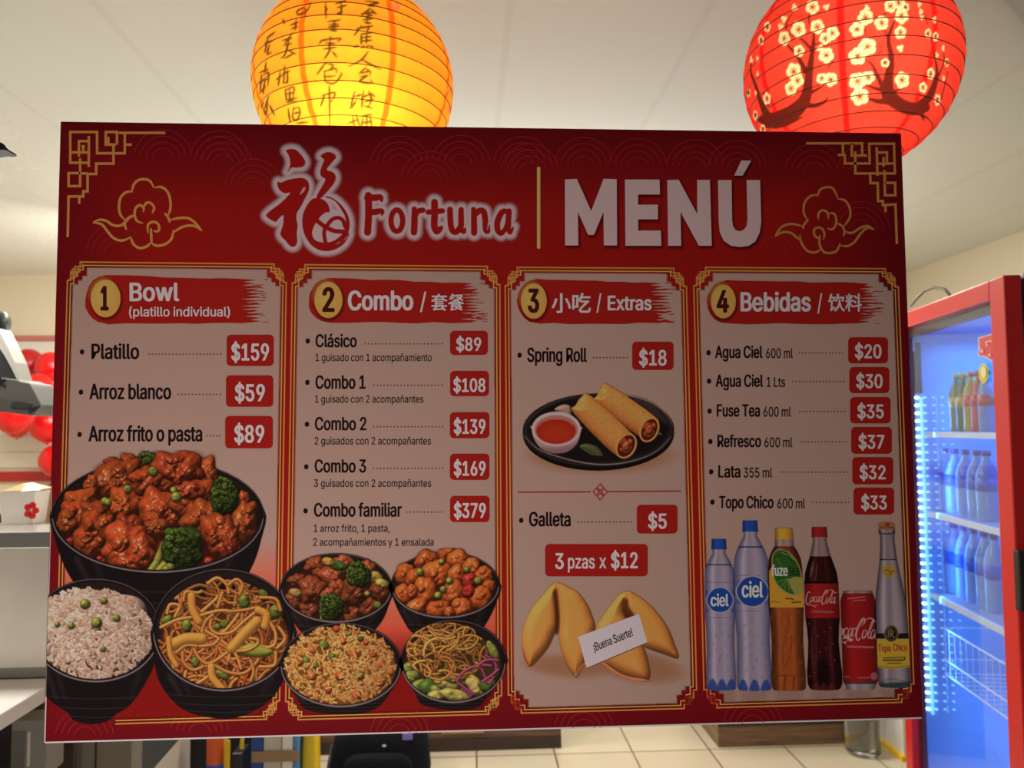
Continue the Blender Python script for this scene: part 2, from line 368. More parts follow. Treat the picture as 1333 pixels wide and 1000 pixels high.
# ------------------------------------------------------------------ letter shapes for the printed text
_G = '''
$|89:40,-15 40,117 49,117 49,-15;45,-2 38,-1 31,0 26,2 20,5 16,8 13,12 10,17 8,22 8,27 21,27 22,24 23,20 25,18 27,15 30,13 33,12 37,11 41,10 45,10 49,10 53,11 57,12 61,14 63,16 66,18 68,21 69,24 69,28 69,31 68,34 66,36 64,38 62,39 59,41 56,42 53,43 49,44 37,48 29,51 22,54 17,58 13,63 11,68 10,74 11,80 12,85 15,90 18,94 23,97 28,100 33,102 39,103 45,103 52,103 58,102 63,100 68,97 72,94 75,90 78,85 80,81 80,76 67,76 66,80 64,84 60,87 56,90 51,91 45,92 41,91 37,91 33,90 30,88 28,86 26,84 24,81 23,78 23,75 23,72 24,69 26,67 28,65 31,63 34,62 37,60 40,59 42,59 53,56 56,55 59,54 62,53 66,51 69,50 72,48 74,45 77,43 79,40 80,36 81,32 82,28 81,22 80,17 77,13 74,9 70,5 65,2 59,0 52,-1
0|91:45,-1 38,-1 32,1 26,5 21,10 17,15 14,23 11,31 10,40 10,51 10,61 11,71 14,79 17,86 21,92 26,97 32,100 38,102 45,103 52,102 59,100 65,97 70,92 74,86 77,79 79,71 81,61 81,51 81,40 79,31 77,23 74,15 70,10 65,5 59,1 53,-1;45,10 50,10 54,12 58,15 61,18 64,23 66,29 68,35 68,43 69,51 68,59 68,66 66,73 64,79 61,83 58,87 54,90 50,91 45,92 41,91 36,90 33,87 29,83 27,79 25,73 23,66 22,59 22,51 22,43 23,35 25,29 27,23 29,18 33,15 36,12 41,10
1|91:15,0 15,11 78,11 78,0;55,102 55,0 42,0 42,90 17,72 17,85 40,102
2|91:13,0 13,9 47,46 50,50 54,53 56,56 59,60 61,62 62,65 63,68 64,71 64,74 64,78 63,81 62,84 60,86 57,88 55,90 52,91 48,92 45,92 41,92 38,91 34,89 32,88 30,85 28,83 26,80 26,76 25,72 13,72 14,78 15,84 17,88 20,93 24,96 29,99 34,101 39,103 45,103 51,103 56,101 61,99 66,96 69,93 72,89 74,85 76,80 76,74 76,71 75,67 74,64 73,60 70,56 67,52 63,47 59,42 53,36 31,12 31,11 78,11 78,0
3|91:44,-1 38,-1 32,0 27,2 22,4 18,8 14,11 11,16 10,21 9,26 22,26 22,23 24,20 25,17 27,15 30,13 33,12 36,11 40,10 44,10 48,10 52,11 55,12 58,14 61,16 63,19 65,22 66,25 66,29 66,33 65,36 63,39 61,42 58,45 55,47 51,48 46,49 40,50 31,50 31,60 58,90 14,90 14,102 74,102 74,92 42,56 42,58 49,58 56,57 62,55 67,52 71,49 74,44 77,40 78,35 79,29 78,23 77,18 74,13 71,9 67,5 62,2 56,0 50,-1
4|91:8,21 8,32 49,102 62,102 22,33 83,33 83,21;56,0 56,24 56,29 56,64 69,64 69,0
5|91:44,-1 38,-1 33,0 28,2 24,5 20,8 17,12 14,16 13,21 12,26 24,26 25,23 26,20 28,18 30,16 32,14 35,12 38,11 41,10 44,10 48,10 52,11 55,13 58,15 61,18 63,21 64,24 65,28 66,32 65,37 64,41 63,44 61,47 58,50 55,52 51,54 48,55 44,55 40,55 37,55 33,54 30,52 28,51 26,49 13,51 19,102 73,102 73,90 30,90 27,60 30,62 32,64 36,65 39,66 42,67 46,67 50,66 55,66 59,64 63,62 66,60 69,57 72,54 74,50 76,46 77,42 78,37 78,33 78,26 76,20 74,15 70,10 66,6 62,3 56,1 51,-1
6|91:45,-1 39,-1 34,1 28,3 24,6 20,10 17,15 15,20 13,26 13,32 13,37 14,42 16,48 19,54 22,60 27,68 50,102 64,102 30,52 29,52 30,54 31,56 33,58 35,59 37,60 39,61 42,62 44,63 47,63 53,62 58,61 63,59 67,56 71,52 74,48 76,43 77,37 78,31 77,25 76,20 74,15 70,10 67,6 62,3 57,1 51,-1;45,10 49,10 53,11 56,13 59,15 61,17 63,20 64,24 65,27 65,31 65,36 64,39 63,43 61,46 59,48 56,50 53,52 49,53 45,53 41,53 38,52 35,50 32,48 30,46 28,43 26,39 25,36 25,32 25,28 26,24 28,20 30,17 32,15 35,13 38,11 41,10
7|91:19,0 65,90 12,90 12,102 78,102 78,90 33,0
8|91:45,-1 39,-1 33,0 27,2 22,5 18,8 15,12 12,17 11,22 10,27 11,31 12,35 13,39 15,42 17,46 20,48 23,50 27,52 31,53 26,55 22,58 19,62 16,66 15,71 14,76 15,81 16,86 18,90 21,94 25,97 29,100 34,102 39,103 45,103 51,103 56,102 61,100 66,97 69,94 72,90 75,86 76,81 76,76 76,71 74,66 72,62 69,58 65,55 60,53 64,52 67,50 70,48 73,46 75,42 77,39 79,35 80,31 80,27 80,22 78,17 76,12 72,8 68,5 63,2 58,0 52,-1;45,10 50,10 53,11 57,12 60,14 63,16 65,18 66,21 67,24 67,28 67,31 66,35 64,38 62,40 60,43 57,45 53,46 49,47 45,47 41,47 37,46 34,45 31,43 28,40 26,38 24,35 23,31 23,28 23,24 24,21 26,18 28,16 30,14 33,12 37,11 41,10;45,58 49,58 52,59 55,60 57,62 60,64 61,66 63,69 64,72 64,75 64,78 63,81 62,84 60,86 58,88 55,90 52,91 49,92 45,92 42,92 38,91 35,90 33,88 31,86 29,84 28,81 27,78 27,75 27,72 28,69 29,66 31,64 33,62 36,60 39,59 42,58
9|91:45,103 51,103 57,101 62,99 67,96 70,92 74,87 76,82 77,76 78,69 77,64 76,59 75,54 72,48 68,41 63,34 40,0 26,0 60,50 61,50 60,48 59,46 57,44 56,43 54,41 51,40 49,40 46,39 44,39 38,39 32,41 27,43 23,46 20,49 17,54 14,59 13,64 13,70 13,76 15,82 17,87 20,92 24,96 29,99 34,101 39,103;45,92 41,92 38,91 35,89 32,87 30,85 28,81 26,78 25,74 25,70 25,66 26,63 28,59 30,56 32,54 35,51 38,50 41,49 45,49 49,49 53,50 56,51 59,53 61,56 63,59 64,62 65,66 65,70 65,74 64,78 63,81 61,84 59,87 56,89 53,91 49,92
(|55:18,41 18,49 19,57 20,65 22,73 24,81 26,88 29,95 32,102 35,108 47,108 44,101 41,93 38,86 36,78 34,70 32,63 31,55 30,48 30,41 30,35 31,29 32,23 33,17 35,10 38,3 40,-4 44,-11 47,-19 35,-19 30,-9 26,1 22,11 20,21 18,31
)|55:7,-19 11,-11 14,-4 17,4 19,10 21,17 23,23 24,29 24,35 24,41 24,48 23,55 22,63 21,70 19,78 16,86 14,93 11,101 7,108 19,108 23,102 26,95 28,88 31,81 33,73 35,65 36,57 37,49 37,41 36,31 35,21 32,11 29,1 25,-9 19,-19
M|126:12,0 12,102 30,102 55,37 57,32 60,25 62,17 64,10 61,10 64,17 66,24 68,32 70,37 95,102 114,102 114,0 101,0 101,58 101,65 101,74 101,83 101,91 103,91 102,88 101,85 100,82 96,73 93,64 91,58 68,0 57,0 34,58 32,64 29,72 26,82 22,91 24,91 24,83 24,74 24,66 24,58 24,0
E|84:12,0 12,102 74,102 74,90 25,90 25,57 71,57 71,46 25,46 25,11 75,11 75,0
N|105:12,0 12,102 27,102 69,37 70,35 71,33 73,30 74,27 76,24 78,21 79,18 81,15 83,11 81,11 81,14 80,18 80,22 80,25 80,28 80,31 80,39 80,102 93,102 93,0 77,0 40,58 35,66 34,69 32,73 30,76 22,90 24,91 24,77 25,66 25,58 25,0
U|103:52,-2 44,-1 37,0 31,3 25,7 21,11 17,16 14,22 13,28 12,35 12,102 25,102 25,36 25,31 26,27 28,23 31,19 34,16 37,14 42,12 46,11 52,10 57,11 62,12 66,14 70,16 73,19 75,23 77,27 78,31 79,36 79,102 91,102 91,35 91,28 89,22 87,16 83,11 78,7 73,3 66,0 59,-1
a|78:32,-2 27,-1 23,-1 19,1 15,3 12,6 10,9 8,13 6,17 6,22 6,26 7,29 9,32 11,35 13,37 16,39 18,40 22,41 25,42 29,43 32,43 36,44 47,45 49,46 51,46 53,47 54,48 55,49 55,51 55,54 54,57 53,59 52,61 50,63 48,64 45,65 42,66 39,66 36,66 33,65 30,64 27,63 25,62 24,60 22,58 21,57 20,55 8,58 10,63 13,66 16,69 19,72 23,74 27,75 31,76 35,77 39,77 42,77 45,76 48,76 51,75 54,74 57,72 60,70 62,67 64,64 66,60 67,56 67,50 67,0 55,0 55,10 54,10 53,9 52,7 50,5 48,3 46,2 43,0 40,-1 36,-1;34,9 38,9 42,10 46,12 48,14 51,16 53,19 54,22 55,24 55,28 55,38 54,37 53,37 52,36 50,36 48,36 46,35 40,34 35,34 32,33 29,33 27,32 24,31 22,29 21,28 19,26 19,24 18,21 19,19 19,16 20,14 22,13 24,11 26,10 28,10 31,9
b|85:46,-2 42,-1 38,-1 34,1 32,2 29,4 28,6 26,8 25,10 24,12 22,12 22,0 11,0 11,102 23,102 23,64 24,64 25,65 26,67 27,69 29,71 32,73 34,75 38,76 41,77 46,77 52,76 57,75 63,72 67,68 71,64 74,59 76,52 78,45 78,38 78,30 76,23 74,17 71,11 67,7 63,3 58,1 52,-1;44,9 48,10 52,11 56,13 59,16 61,19 63,23 65,28 65,33 66,38 65,43 65,48 63,52 61,56 59,60 56,62 52,64 49,66 44,66 40,66 36,64 32,62 29,60 27,56 25,53 24,48 23,43 23,38 23,32 24,28 25,23 27,19 29,16 32,13 36,11 40,10
c|79:41,-2 35,-1 29,1 23,3 19,7 14,12 11,17 9,23 7,30 7,37 7,45 9,52 11,58 14,64 19,68 23,72 29,75 35,76 41,77 45,77 49,76 52,75 55,74 58,73 61,71 64,69 66,67 68,64 70,62 71,59 72,55 61,52 60,54 59,56 58,58 57,59 56,61 54,62 52,63 50,64 48,65 46,66 44,66 41,66 37,66 33,64 29,62 26,59 24,56 22,52 20,47 20,42 19,37 20,33 20,28 22,23 24,19 26,16 29,13 33,11 37,10 41,9 44,9 46,10 49,10 51,11 52,12 54,13 56,15 57,16 58,18 59,20 60,21 61,23 73,20 71,17 70,14 68,11 66,9 64,6 61,4 58,2 55,1 52,0 49,-1 45,-1
d|85:39,-2 33,-1 27,1 22,3 18,7 14,11 11,17 9,23 7,30 7,38 7,45 9,52 11,59 14,64 18,68 22,72 27,75 33,76 39,77 44,77 47,76 51,75 53,73 56,71 57,69 59,67 60,65 61,64 62,64 62,102 74,102 74,0 63,0 63,12 61,12 60,10 59,8 57,6 55,4 53,2 50,1 47,-1 43,-1;41,9 45,10 49,11 53,13 56,16 58,19 60,23 61,28 62,32 62,38 62,43 61,48 60,53 58,56 56,60 53,62 49,64 45,66 41,66 36,66 32,64 29,62 26,60 24,56 22,52 20,48 20,43 19,38 20,33 20,28 22,23 24,19 26,16 29,13 32,11 36,10
e|81:42,-2 35,-1 29,1 23,3 18,7 14,12 11,17 9,23 7,30 7,37 7,45 9,52 11,58 14,63 18,68 23,72 28,75 34,76 41,77 45,77 49,76 53,75 57,73 61,71 64,68 67,65 69,61 71,56 73,51 74,45 74,39 74,34 15,34 15,44 68,44 62,40 62,45 61,50 60,54 58,57 55,60 53,63 49,65 45,66 41,66 37,66 33,65 29,63 26,60 24,57 22,54 20,50 19,46 19,42 19,36 20,30 20,25 22,21 24,18 27,15 30,12 34,11 38,10 42,9 45,9 48,10 51,11 53,12 55,13 57,15 59,16 60,19 61,21 73,18 72,14 70,11 67,8 64,5 60,3 57,1 52,-1 47,-1
f|51:46,76 46,65 1,65 1,76;16,0 16,86 16,90 17,94 19,97 21,100 24,102 27,104 30,105 34,106 37,106 40,106 42,106 44,105 46,105 48,105 49,104 45,94 43,94 42,95 40,95 39,95 36,94 33,94 31,92 29,90 29,87 28,84 28,0
g|85:41,-30 36,-30 31,-29 27,-28 23,-26 19,-24 16,-22 14,-19 12,-17 10,-14 20,-8 21,-10 23,-11 24,-13 26,-15 28,-16 31,-18 34,-19 37,-19 41,-19 47,-19 52,-17 56,-15 60,-12 62,-7 62,-1 62,14 61,14 60,12 59,10 57,8 55,6 53,5 50,3 47,2 43,1 39,1 33,1 28,3 23,5 18,9 14,13 11,18 9,24 7,31 7,38 7,46 9,53 11,59 14,64 18,68 22,72 28,75 33,76 39,77 44,77 47,76 51,75 53,73 56,71 58,69 59,67 60,65 62,64 63,64 63,76 74,76 74,-2 74,-8 73,-13 70,-18 67,-22 63,-25 58,-27 53,-29 47,-30;41,12 45,12 49,13 53,15 56,17 58,21 60,24 61,28 62,33 62,39 62,44 61,48 60,53 58,57 56,60 53,62 49,64 45,66 41,66 36,66 33,64 29,62 26,60 24,56 22,52 20,48 20,44 19,39 20,33 20,29 22,25 24,21 26,18 29,15 33,13 37,12
h|82:23,45 23,0 11,0 11,102 23,102 23,57 20,57 23,64 26,69 30,72 35,75 40,76 45,77 50,77 55,75 59,74 63,71 66,68 68,64 70,60 71,54 71,48 71,0 59,0 59,47 59,53 57,57 55,61 51,64 47,65 42,66 38,66 35,65 32,63 29,62 27,59 25,57 24,53 23,50
i|33:11,0 11,76 23,76 23,0;17,89 15,89 13,90 11,91 9,93 9,94 8,97 9,99 9,101 11,102 13,104 15,104 17,105 19,104 21,104 23,102 24,101 25,99 25,97 25,94 24,93 23,91 21,90 19,89
j|33:11,76 23,76 23,-6 22,-10 22,-14 20,-18 18,-21 16,-24 13,-26 9,-27 5,-28 1,-29 -2,-29 -2,-17 0,-17 4,-17 6,-16 8,-14 9,-12 10,-9 11,-6;17,89 14,89 12,90 11,91 9,93 8,94 8,97 8,99 9,101 11,102 12,104 14,104 17,105 19,104 21,104 23,102 24,101 25,99 25,97 25,94 24,93 23,91 21,90 19,89
l|38:28,0 22,0 18,2 15,4 12,7 11,12 11,17 11,102 23,102 23,20 23,17 23,14 24,12 25,11 27,11 29,10 32,11 34,11 36,1 32,0 31,0 29,0
m|122:11,0 11,76 22,76 22,59 23,63 24,66 26,69 29,72 32,74 34,75 37,76 41,77 44,77 49,77 54,75 57,72 61,68 63,64 64,59 62,59 64,62 65,66 67,69 70,71 73,73 76,75 80,76 83,77 87,77 92,77 96,76 99,74 103,72 106,69 108,66 110,61 111,57 111,51 111,0 99,0 99,51 99,56 97,60 95,63 91,65 88,66 84,66 80,66 77,65 75,64 73,62 71,60 69,58 68,55 67,53 67,49 67,0 55,0 55,52 54,56 53,59 51,62 48,64 44,66 40,66 37,66 34,65 32,64 29,62 27,60 25,58 24,55 23,51 23,48 23,0
n|82:23,45 23,0 11,0 11,76 22,76 22,57 20,57 23,64 26,69 30,72 35,75 40,76 45,77 50,77 55,75 59,74 63,71 66,68 68,64 70,60 71,54 71,48 71,0 59,0 59,47 59,53 57,57 55,61 51,64 47,65 42,66 38,66 35,65 32,63 29,62 27,59 25,57 24,53 23,50
o|83:41,-2 35,-1 29,1 23,3 19,7 14,12 11,17 9,23 7,30 7,37 7,45 9,52 11,58 14,64 19,68 23,72 29,75 35,76 41,77 48,76 54,75 60,72 65,68 69,64 72,58 74,52 76,45 76,37 76,30 74,23 72,17 69,12 65,7 60,3 54,1 48,-1;41,9 46,10 50,11 54,13 57,16 60,19 61,23 63,28 64,33 64,37 64,42 63,47 61,52 60,56 57,59 54,62 50,64 46,66 41,66 37,66 33,64 29,62 26,59 24,56 22,52 20,47 20,42 19,37 20,33 20,28 22,23 24,19 26,16 29,13 33,11 37,10
p|85:11,-29 11,76 22,76 22,64 24,64 25,65 26,67 27,69 29,71 32,73 34,75 38,76 41,77 46,77 52,76 57,75 63,72 67,68 71,64 74,59 76,52 78,45 78,38 78,30 76,23 74,17 71,11 67,7 63,3 58,1 52,-1 46,-2 42,-1 38,-1 35,1 32,2 29,4 28,6 26,8 25,10 24,12 23,12 23,-29;44,9 48,10 52,11 56,13 59,16 61,19 63,23 65,28 65,33 66,38 65,43 65,48 63,52 61,56 59,60 56,62 52,64 49,66 44,66 40,66 36,64 32,62 29,60 27,56 25,53 24,48 23,43 23,38 23,32 24,28 25,23 27,19 29,16 32,13 36,11 40,10
q|85:74,-29 62,-29 62,12 61,12 60,10 59,8 57,6 55,4 53,2 50,1 47,-1 43,-1 39,-2 33,-1 27,1 22,3 18,7 14,11 11,17 9,23 7,30 7,38 7,45 9,52 11,59 14,64 18,68 22,72 27,75 33,76 39,77 44,77 47,76 51,75 53,73 56,71 57,69 59,67 60,65 61,64 63,64 63,76 74,76;41,9 45,10 49,11 53,13 56,16 58,19 60,23 61,28 62,32 62,38 62,43 61,48 60,53 58,56 56,60 53,62 49,64 45,66 41,66 36,66 32,64 29,62 26,60 24,56 22,52 20,48 20,43 19,38 20,33 20,28 22,23 24,19 26,16 29,13 32,11 36,10
r|52:11,0 11,76 22,76 22,64 23,64 25,68 27,71 30,73 34,75 38,77 43,77 46,77 49,77 49,64 46,65 45,65 43,65 41,65 38,65 35,64 32,63 29,61 27,59 25,57 24,54 23,51 23,47 23,0
s|73:36,-2 31,-1 27,-1 22,1 19,2 15,5 12,8 10,11 8,15 7,19 19,21 20,17 22,14 25,12 28,10 32,9 36,9 41,9 45,11 49,12 52,15 53,18 54,21 53,23 52,25 51,27 49,29 46,30 42,31 30,34 24,36 18,38 14,42 12,45 10,50 9,55 10,59 11,63 13,66 16,69 19,72 23,74 27,76 32,77 37,77 42,77 47,76 51,74 54,73 57,70 60,68 62,65 64,62 65,58 54,55 52,58 51,61 49,63 46,65 42,66 37,67 33,66 29,65 26,63 24,61 22,58 22,55 22,53 23,51 25,49 27,47 30,46 34,45 46,42 52,40 57,37 61,34 64,31 66,26 66,21 66,17 65,13 62,9 60,6 56,4 52,1 47,0 42,-1
t|45:41,76 41,65 1,65 1,76;13,94 25,94 25,20 25,17 26,14 27,12 29,11 31,10 34,10 37,10 40,11 43,0 41,0 40,0 38,-1 37,-1 35,-1 34,-1 28,0 23,1 18,4 15,8 14,13 13,19
u|82:36,-1 32,-1 27,0 23,2 19,5 16,8 14,12 12,16 11,22 11,28 11,76 23,76 23,29 23,23 25,19 27,15 31,12 35,11 40,10 44,10 47,11 50,12 53,14 55,17 57,19 58,23 59,26 59,31 59,76 71,76 71,0 60,0 60,18 61,18 59,12 55,7 51,3 47,1 42,-1
v|78:33,0 3,76 17,76 33,31 35,26 36,22 37,17 39,13 40,8 41,4 37,4 38,8 39,13 41,17 42,22 43,26 45,31 61,76 74,76 45,0
x|76:4,0 34,44 34,34 6,76 20,76 29,61 32,57 34,54 36,51 38,47 40,44 41,41 35,41 37,44 39,47 40,51 42,54 44,57 47,61 56,76 70,76 42,34 42,43 72,0 57,0 46,17 44,21 42,24 40,27 38,30 36,33 35,36 41,36 39,33 37,30 36,27 34,24 32,21 30,17 18,0
z|76:8,0 8,9 51,64 51,65 10,65 10,76 67,76 67,66 25,12 25,11 68,11 68,0
w|113:28,0 5,76 17,76 27,43 28,38 29,33 31,27 32,21 34,15 35,8 33,8 34,15 36,21 37,27 38,33 40,38 41,43 50,76 63,76 72,43 74,38 75,33 76,27 78,21 79,15 80,8 78,8 80,15 81,21 83,27 84,33 85,38 87,43 96,76 109,76 86,0 74,0 64,34 61,45 60,49 59,52 58,56 55,68 58,68 55,56 53,45 52,41 51,38 50,34 40,0
y|78:9,-28 12,-17 14,-17 17,-18 19,-18 21,-18 23,-17 24,-16 26,-15 28,-13 29,-10 30,-7 33,0 3,76 17,76 33,31 35,26 36,22 37,17 39,13 40,8 41,4 37,4 38,8 39,13 40,17 42,22 43,26 45,31 61,76 74,76 41,-12 39,-15 37,-19 35,-21 33,-24 31,-26 28,-27 25,-28 22,-29 18,-29 16,-29 15,-29 13,-29 11,-28 10,-28
A|96:3,0 40,102 55,102 93,0 79,0 57,60 56,65 54,69 53,74 51,80 49,88 46,96 49,96 47,87 44,80 43,74 41,69 39,64 38,60 17,0;22,28 22,40 74,40 74,28
B|91:12,0 12,102 48,102 55,101 61,100 66,98 70,95 73,92 76,88 78,84 79,80 80,75 79,71 79,67 77,64 76,61 74,59 71,57 69,56 66,54 63,53 63,52 66,52 69,51 73,49 76,47 78,44 80,41 82,37 83,32 84,27 83,22 82,18 80,13 77,10 74,6 69,4 63,2 57,0 49,0;25,11 49,11 56,12 62,13 66,16 69,19 71,23 71,27 71,31 70,34 68,37 67,39 64,42 61,44 58,45 54,46 50,46 25,46;25,57 48,57 51,57 55,58 58,59 60,61 63,63 65,65 66,68 67,71 67,74 67,79 65,82 63,86 59,88 54,90 48,90 25,90
C|102:53,-1 45,-1 37,1 30,5 24,10 18,16 14,23 11,31 9,41 8,51 9,61 11,70 14,79 18,86 24,92 30,97 37,100 45,102 53,103 59,103 63,102 68,101 72,99 77,97 80,94 84,91 87,88 90,84 92,79 93,75 95,70 82,70 81,73 79,76 78,79 76,81 74,84 71,86 69,87 66,89 63,90 60,91 57,91 53,91 47,91 42,89 37,86 32,83 28,78 25,73 23,66 21,59 21,51 21,43 23,35 25,29 28,23 32,19 37,15 42,13 47,11 53,11 57,11 60,11 63,12 66,13 69,14 71,16 74,18 76,20 78,23 79,26 81,29 82,32 95,32 93,27 92,22 90,18 87,14 84,11 80,8 77,5 73,3 68,1 63,0 59,-1
D|100:44,0 19,0 19,11 43,11 51,12 58,14 64,16 69,20 73,24 76,30 78,36 79,43 80,51 79,59 78,66 76,72 73,78 69,82 64,86 58,88 52,90 44,90 19,90 19,102 45,102 55,101 63,99 71,96 77,91 82,85 87,78 90,70 92,61 92,51 92,41 90,32 87,24 82,17 77,11 70,6 62,3 54,1;25,102 25,0 12,0 12,102
F|82:12,0 12,102 74,102 74,90 25,90 25,56 69,56 69,44 25,44 25,0
G|104:54,-1 45,-1 37,1 30,5 24,10 18,16 14,23 11,31 9,41 8,51 9,61 11,70 14,79 18,86 23,92 30,97 37,100 45,102 53,103 58,103 63,102 68,101 73,99 77,97 81,94 84,91 87,87 90,83 92,79 94,75 95,70 82,70 80,73 79,76 77,79 76,81 74,83 71,85 69,87 66,89 63,90 60,91 57,91 53,91 47,91 42,89 37,86 32,83 28,78 25,73 23,66 21,59 21,51 21,43 23,35 25,29 28,23 32,19 37,15 42,13 48,11 54,11 59,11 64,12 69,14 73,17 76,20 79,25 81,29 83,35 83,40 87,40 57,40 57,51 96,51 96,40 95,32 93,25 90,18 86,12 81,8 75,4 69,1 62,-1
L|79:12,0 12,102 25,102 25,11 72,11 72,0
P|89:12,0 12,102 47,102 54,101 61,100 66,97 71,94 75,90 78,86 80,81 81,75 82,70 81,64 80,58 78,53 75,49 71,45 66,41 61,39 54,38 47,37 22,37 22,48 47,48 51,49 56,50 59,51 62,53 65,56 67,59 68,62 69,66 69,70 69,73 68,77 67,80 65,83 62,86 59,88 56,89 51,90 46,90 25,90 25,0
R|90:12,0 12,102 47,102 55,101 61,100 67,98 71,95 75,91 78,87 80,82 81,76 82,70 81,65 80,59 78,54 75,50 71,46 67,43 61,41 55,40 47,40 19,40 19,51 47,51 52,51 56,52 60,53 63,55 65,57 67,60 68,63 69,67 69,70 69,74 68,78 67,81 65,84 63,86 60,88 56,89 52,90 47,90 25,90 25,0;71,0 46,46 61,46 86,0
S|89:45,-2 38,-1 31,0 26,2 20,5 16,8 13,12 10,17 8,22 8,27 21,27 22,24 23,20 25,18 27,15 30,13 33,12 37,11 41,10 45,10 49,10 53,11 57,12 61,14 63,16 66,18 68,21 69,24 69,28 69,31 68,34 66,36 64,38 62,39 59,41 56,42 53,43 49,44 37,48 29,51 22,54 17,58 13,63 11,68 10,74 11,80 12,85 15,90 18,94 23,97 28,100 33,102 39,103 45,103 52,103 58,102 63,100 68,97 72,94 75,90 78,85 80,81 80,76 67,76 66,80 64,84 60,87 56,90 51,91 45,92 41,91 37,91 33,90 30,88 28,86 26,84 24,81 23,78 23,75 23,72 24,69 26,67 28,65 31,63 34,62 37,60 40,59 42,59 53,56 56,55 59,54 62,53 66,51 69,50 72,48 74,45 77,43 79,40 80,36 81,32 82,28 81,22 80,17 77,13 74,9 70,5 65,2 59,0 52,-1
T|90:6,90 6,102 83,102 83,90 51,90 51,0 39,0 39,90
/|50:47,107 14,-15 3,-15 36,107
á|78:32,-2 27,-1 23,-1 19,1 15,3 12,6 10,9 8,13 6,17 6,22 6,26 7,29 9,32 11,35 13,37 16,39 18,40 22,41 25,42 29,43 32,43 36,44 47,45 49,46 51,46 53,47 54,48 55,49 55,51 55,54 54,57 53,59 52,61 50,63 48,64 45,65 42,66 39,66 36,66 33,65 30,64 27,63 25,62 24,60 22,58 21,57 20,55 8,58 10,63 13,66 16,69 19,72 23,74 27,75 31,76 35,77 39,77 42,77 45,76 48,76 51,75 54,74 57,72 60,70 62,67 64,64 66,60 67,56 67,50 67,0 55,0 55,10 54,10 53,9 52,7 50,5 48,3 46,2 43,0 40,-1 36,-1;34,9 38,9 42,10 46,12 48,14 51,16 53,19 54,22 55,24 55,28 55,38 54,37 53,37 52,36 50,36 48,36 46,35 40,34 35,34 32,33 29,33 27,32 24,31 22,29 21,28 19,26 19,24 18,21 19,19 19,16 20,14 22,13 24,11 26,10 28,10 31,9;32,86 42,106 56,106 42,86
ñ|82:23,45 23,0 11,0 11,76 22,76 22,57 20,57 23,64 26,69 30,72 35,75 40,76 45,77 50,77 55,75 59,74 63,71 66,68 68,64 70,60 71,54 71,48 71,0 59,0 59,47 59,53 57,57 55,61 51,64 47,65 42,66 38,66 35,65 32,63 29,62 27,59 25,57 24,53 23,50;50,89 48,89 47,90 45,90 43,91 42,91 40,92 36,94 35,95 34,95 33,95 32,95 31,94 31,93 30,92 30,91 30,90 21,90 22,93 23,97 24,100 26,102 29,103 32,104 34,104 36,103 37,103 39,102 40,102 41,101 45,99 46,98 47,98 49,98 50,98 51,98 51,99 52,100 52,102 52,103 61,103 60,99 59,96 58,93 56,91 53,90
,|38:8,-24 14,14 27,14 17,-24
¡|39:13,-25 14,44 26,44 27,-25;20,59 17,60 15,60 13,62 12,64 11,66 10,68 11,71 12,73 13,75 15,76 17,77 20,78 22,77 24,76 26,75 28,73 29,71 29,68 29,66 28,64 26,62 24,60 22,60
!|39:13,32 13,102 26,102 26,32;20,-1 17,-1 15,0 13,2 12,4 11,6 10,8 11,11 12,13 13,15 15,16 17,17 20,17 22,17 24,16 26,15 28,13 28,11 29,8 28,6 28,4 26,2 24,0 22,-1
-|91:67,49 67,38 23,38 23,49
套|70:41,47 44,44 48,40 23,40 27,44 30,47;11,-4 20,-3 53,-1 55,-3 57,-6 62,-3 56,3 49,10 44,8 49,3 19,1 24,6 29,10 66,10 66,15 23,15 23,19 52,19 52,23 23,23 23,28 52,28 52,31 23,31 23,36 52,36 52,37 58,33 64,30 66,32 68,34 57,39 47,47 66,47 66,52 33,52 35,55 37,58 31,59 29,55 27,52 5,52 5,47 23,47 14,39 3,33 4,31 6,29 12,32 18,36 18,15 4,15 4,10 22,10 17,6 14,3 12,2 10,1 11,-2
餐|70:11,40 13,38 16,36 10,33 4,31 5,30 7,28 22,35 33,47 30,49 29,49 23,49 23,52 35,52 35,55 23,55 23,59 18,59 18,49 17,49 18,50 14,51 9,46 3,41 4,39 6,38 11,41 14,45 27,45 23,42 19,38 17,40 14,42;38,47 42,44 47,42 43,40 39,39 41,37 42,35 46,37 51,39 56,36 61,32 64,36 60,39 55,42 60,48 63,55 60,56 38,56 38,52 57,52 54,48 50,45 46,47 41,50;49,15 49,11 21,11 21,15;49,18 21,18 21,21 49,21;31,29 34,25 21,25 28,29 35,34 42,29 51,25 39,25 37,27 35,30;15,-5 20,-4 37,-1 37,0 37,2 21,0 21,8 36,8 34,5 48,0 60,-5 62,-2 58,0 53,2 57,5 61,8 57,11 54,7 49,4 43,6 37,8 54,8 54,23 59,21 65,20 66,22 68,24 51,29 38,37 39,38 35,40 21,30 3,23 5,21 6,19 11,21 16,23 16,3 15,0 13,-1 14,-3
小|70:32,58 32,2 32,0 31,0 26,0 19,0 20,-3 21,-6 29,-5 35,-5 37,-3 38,2 38,58;49,40 58,24 63,8 68,11 63,26 54,42;14,41 10,26 2,12 5,11 7,10 15,24 20,40
吃|70:5,52 5,6 10,6 10,12 24,12 24,52;10,47 19,47 19,17 10,17;37,59 32,46 25,35 27,34 29,32 33,37 37,43 66,43 66,48 39,48 41,53 42,58;33,34 33,29 51,29 32,10 28,3 31,-3 39,-5 59,-5 65,-2 68,9 65,10 63,11 62,2 59,1 39,1 35,1 34,3 38,10 62,31 63,32 59,34 58,34
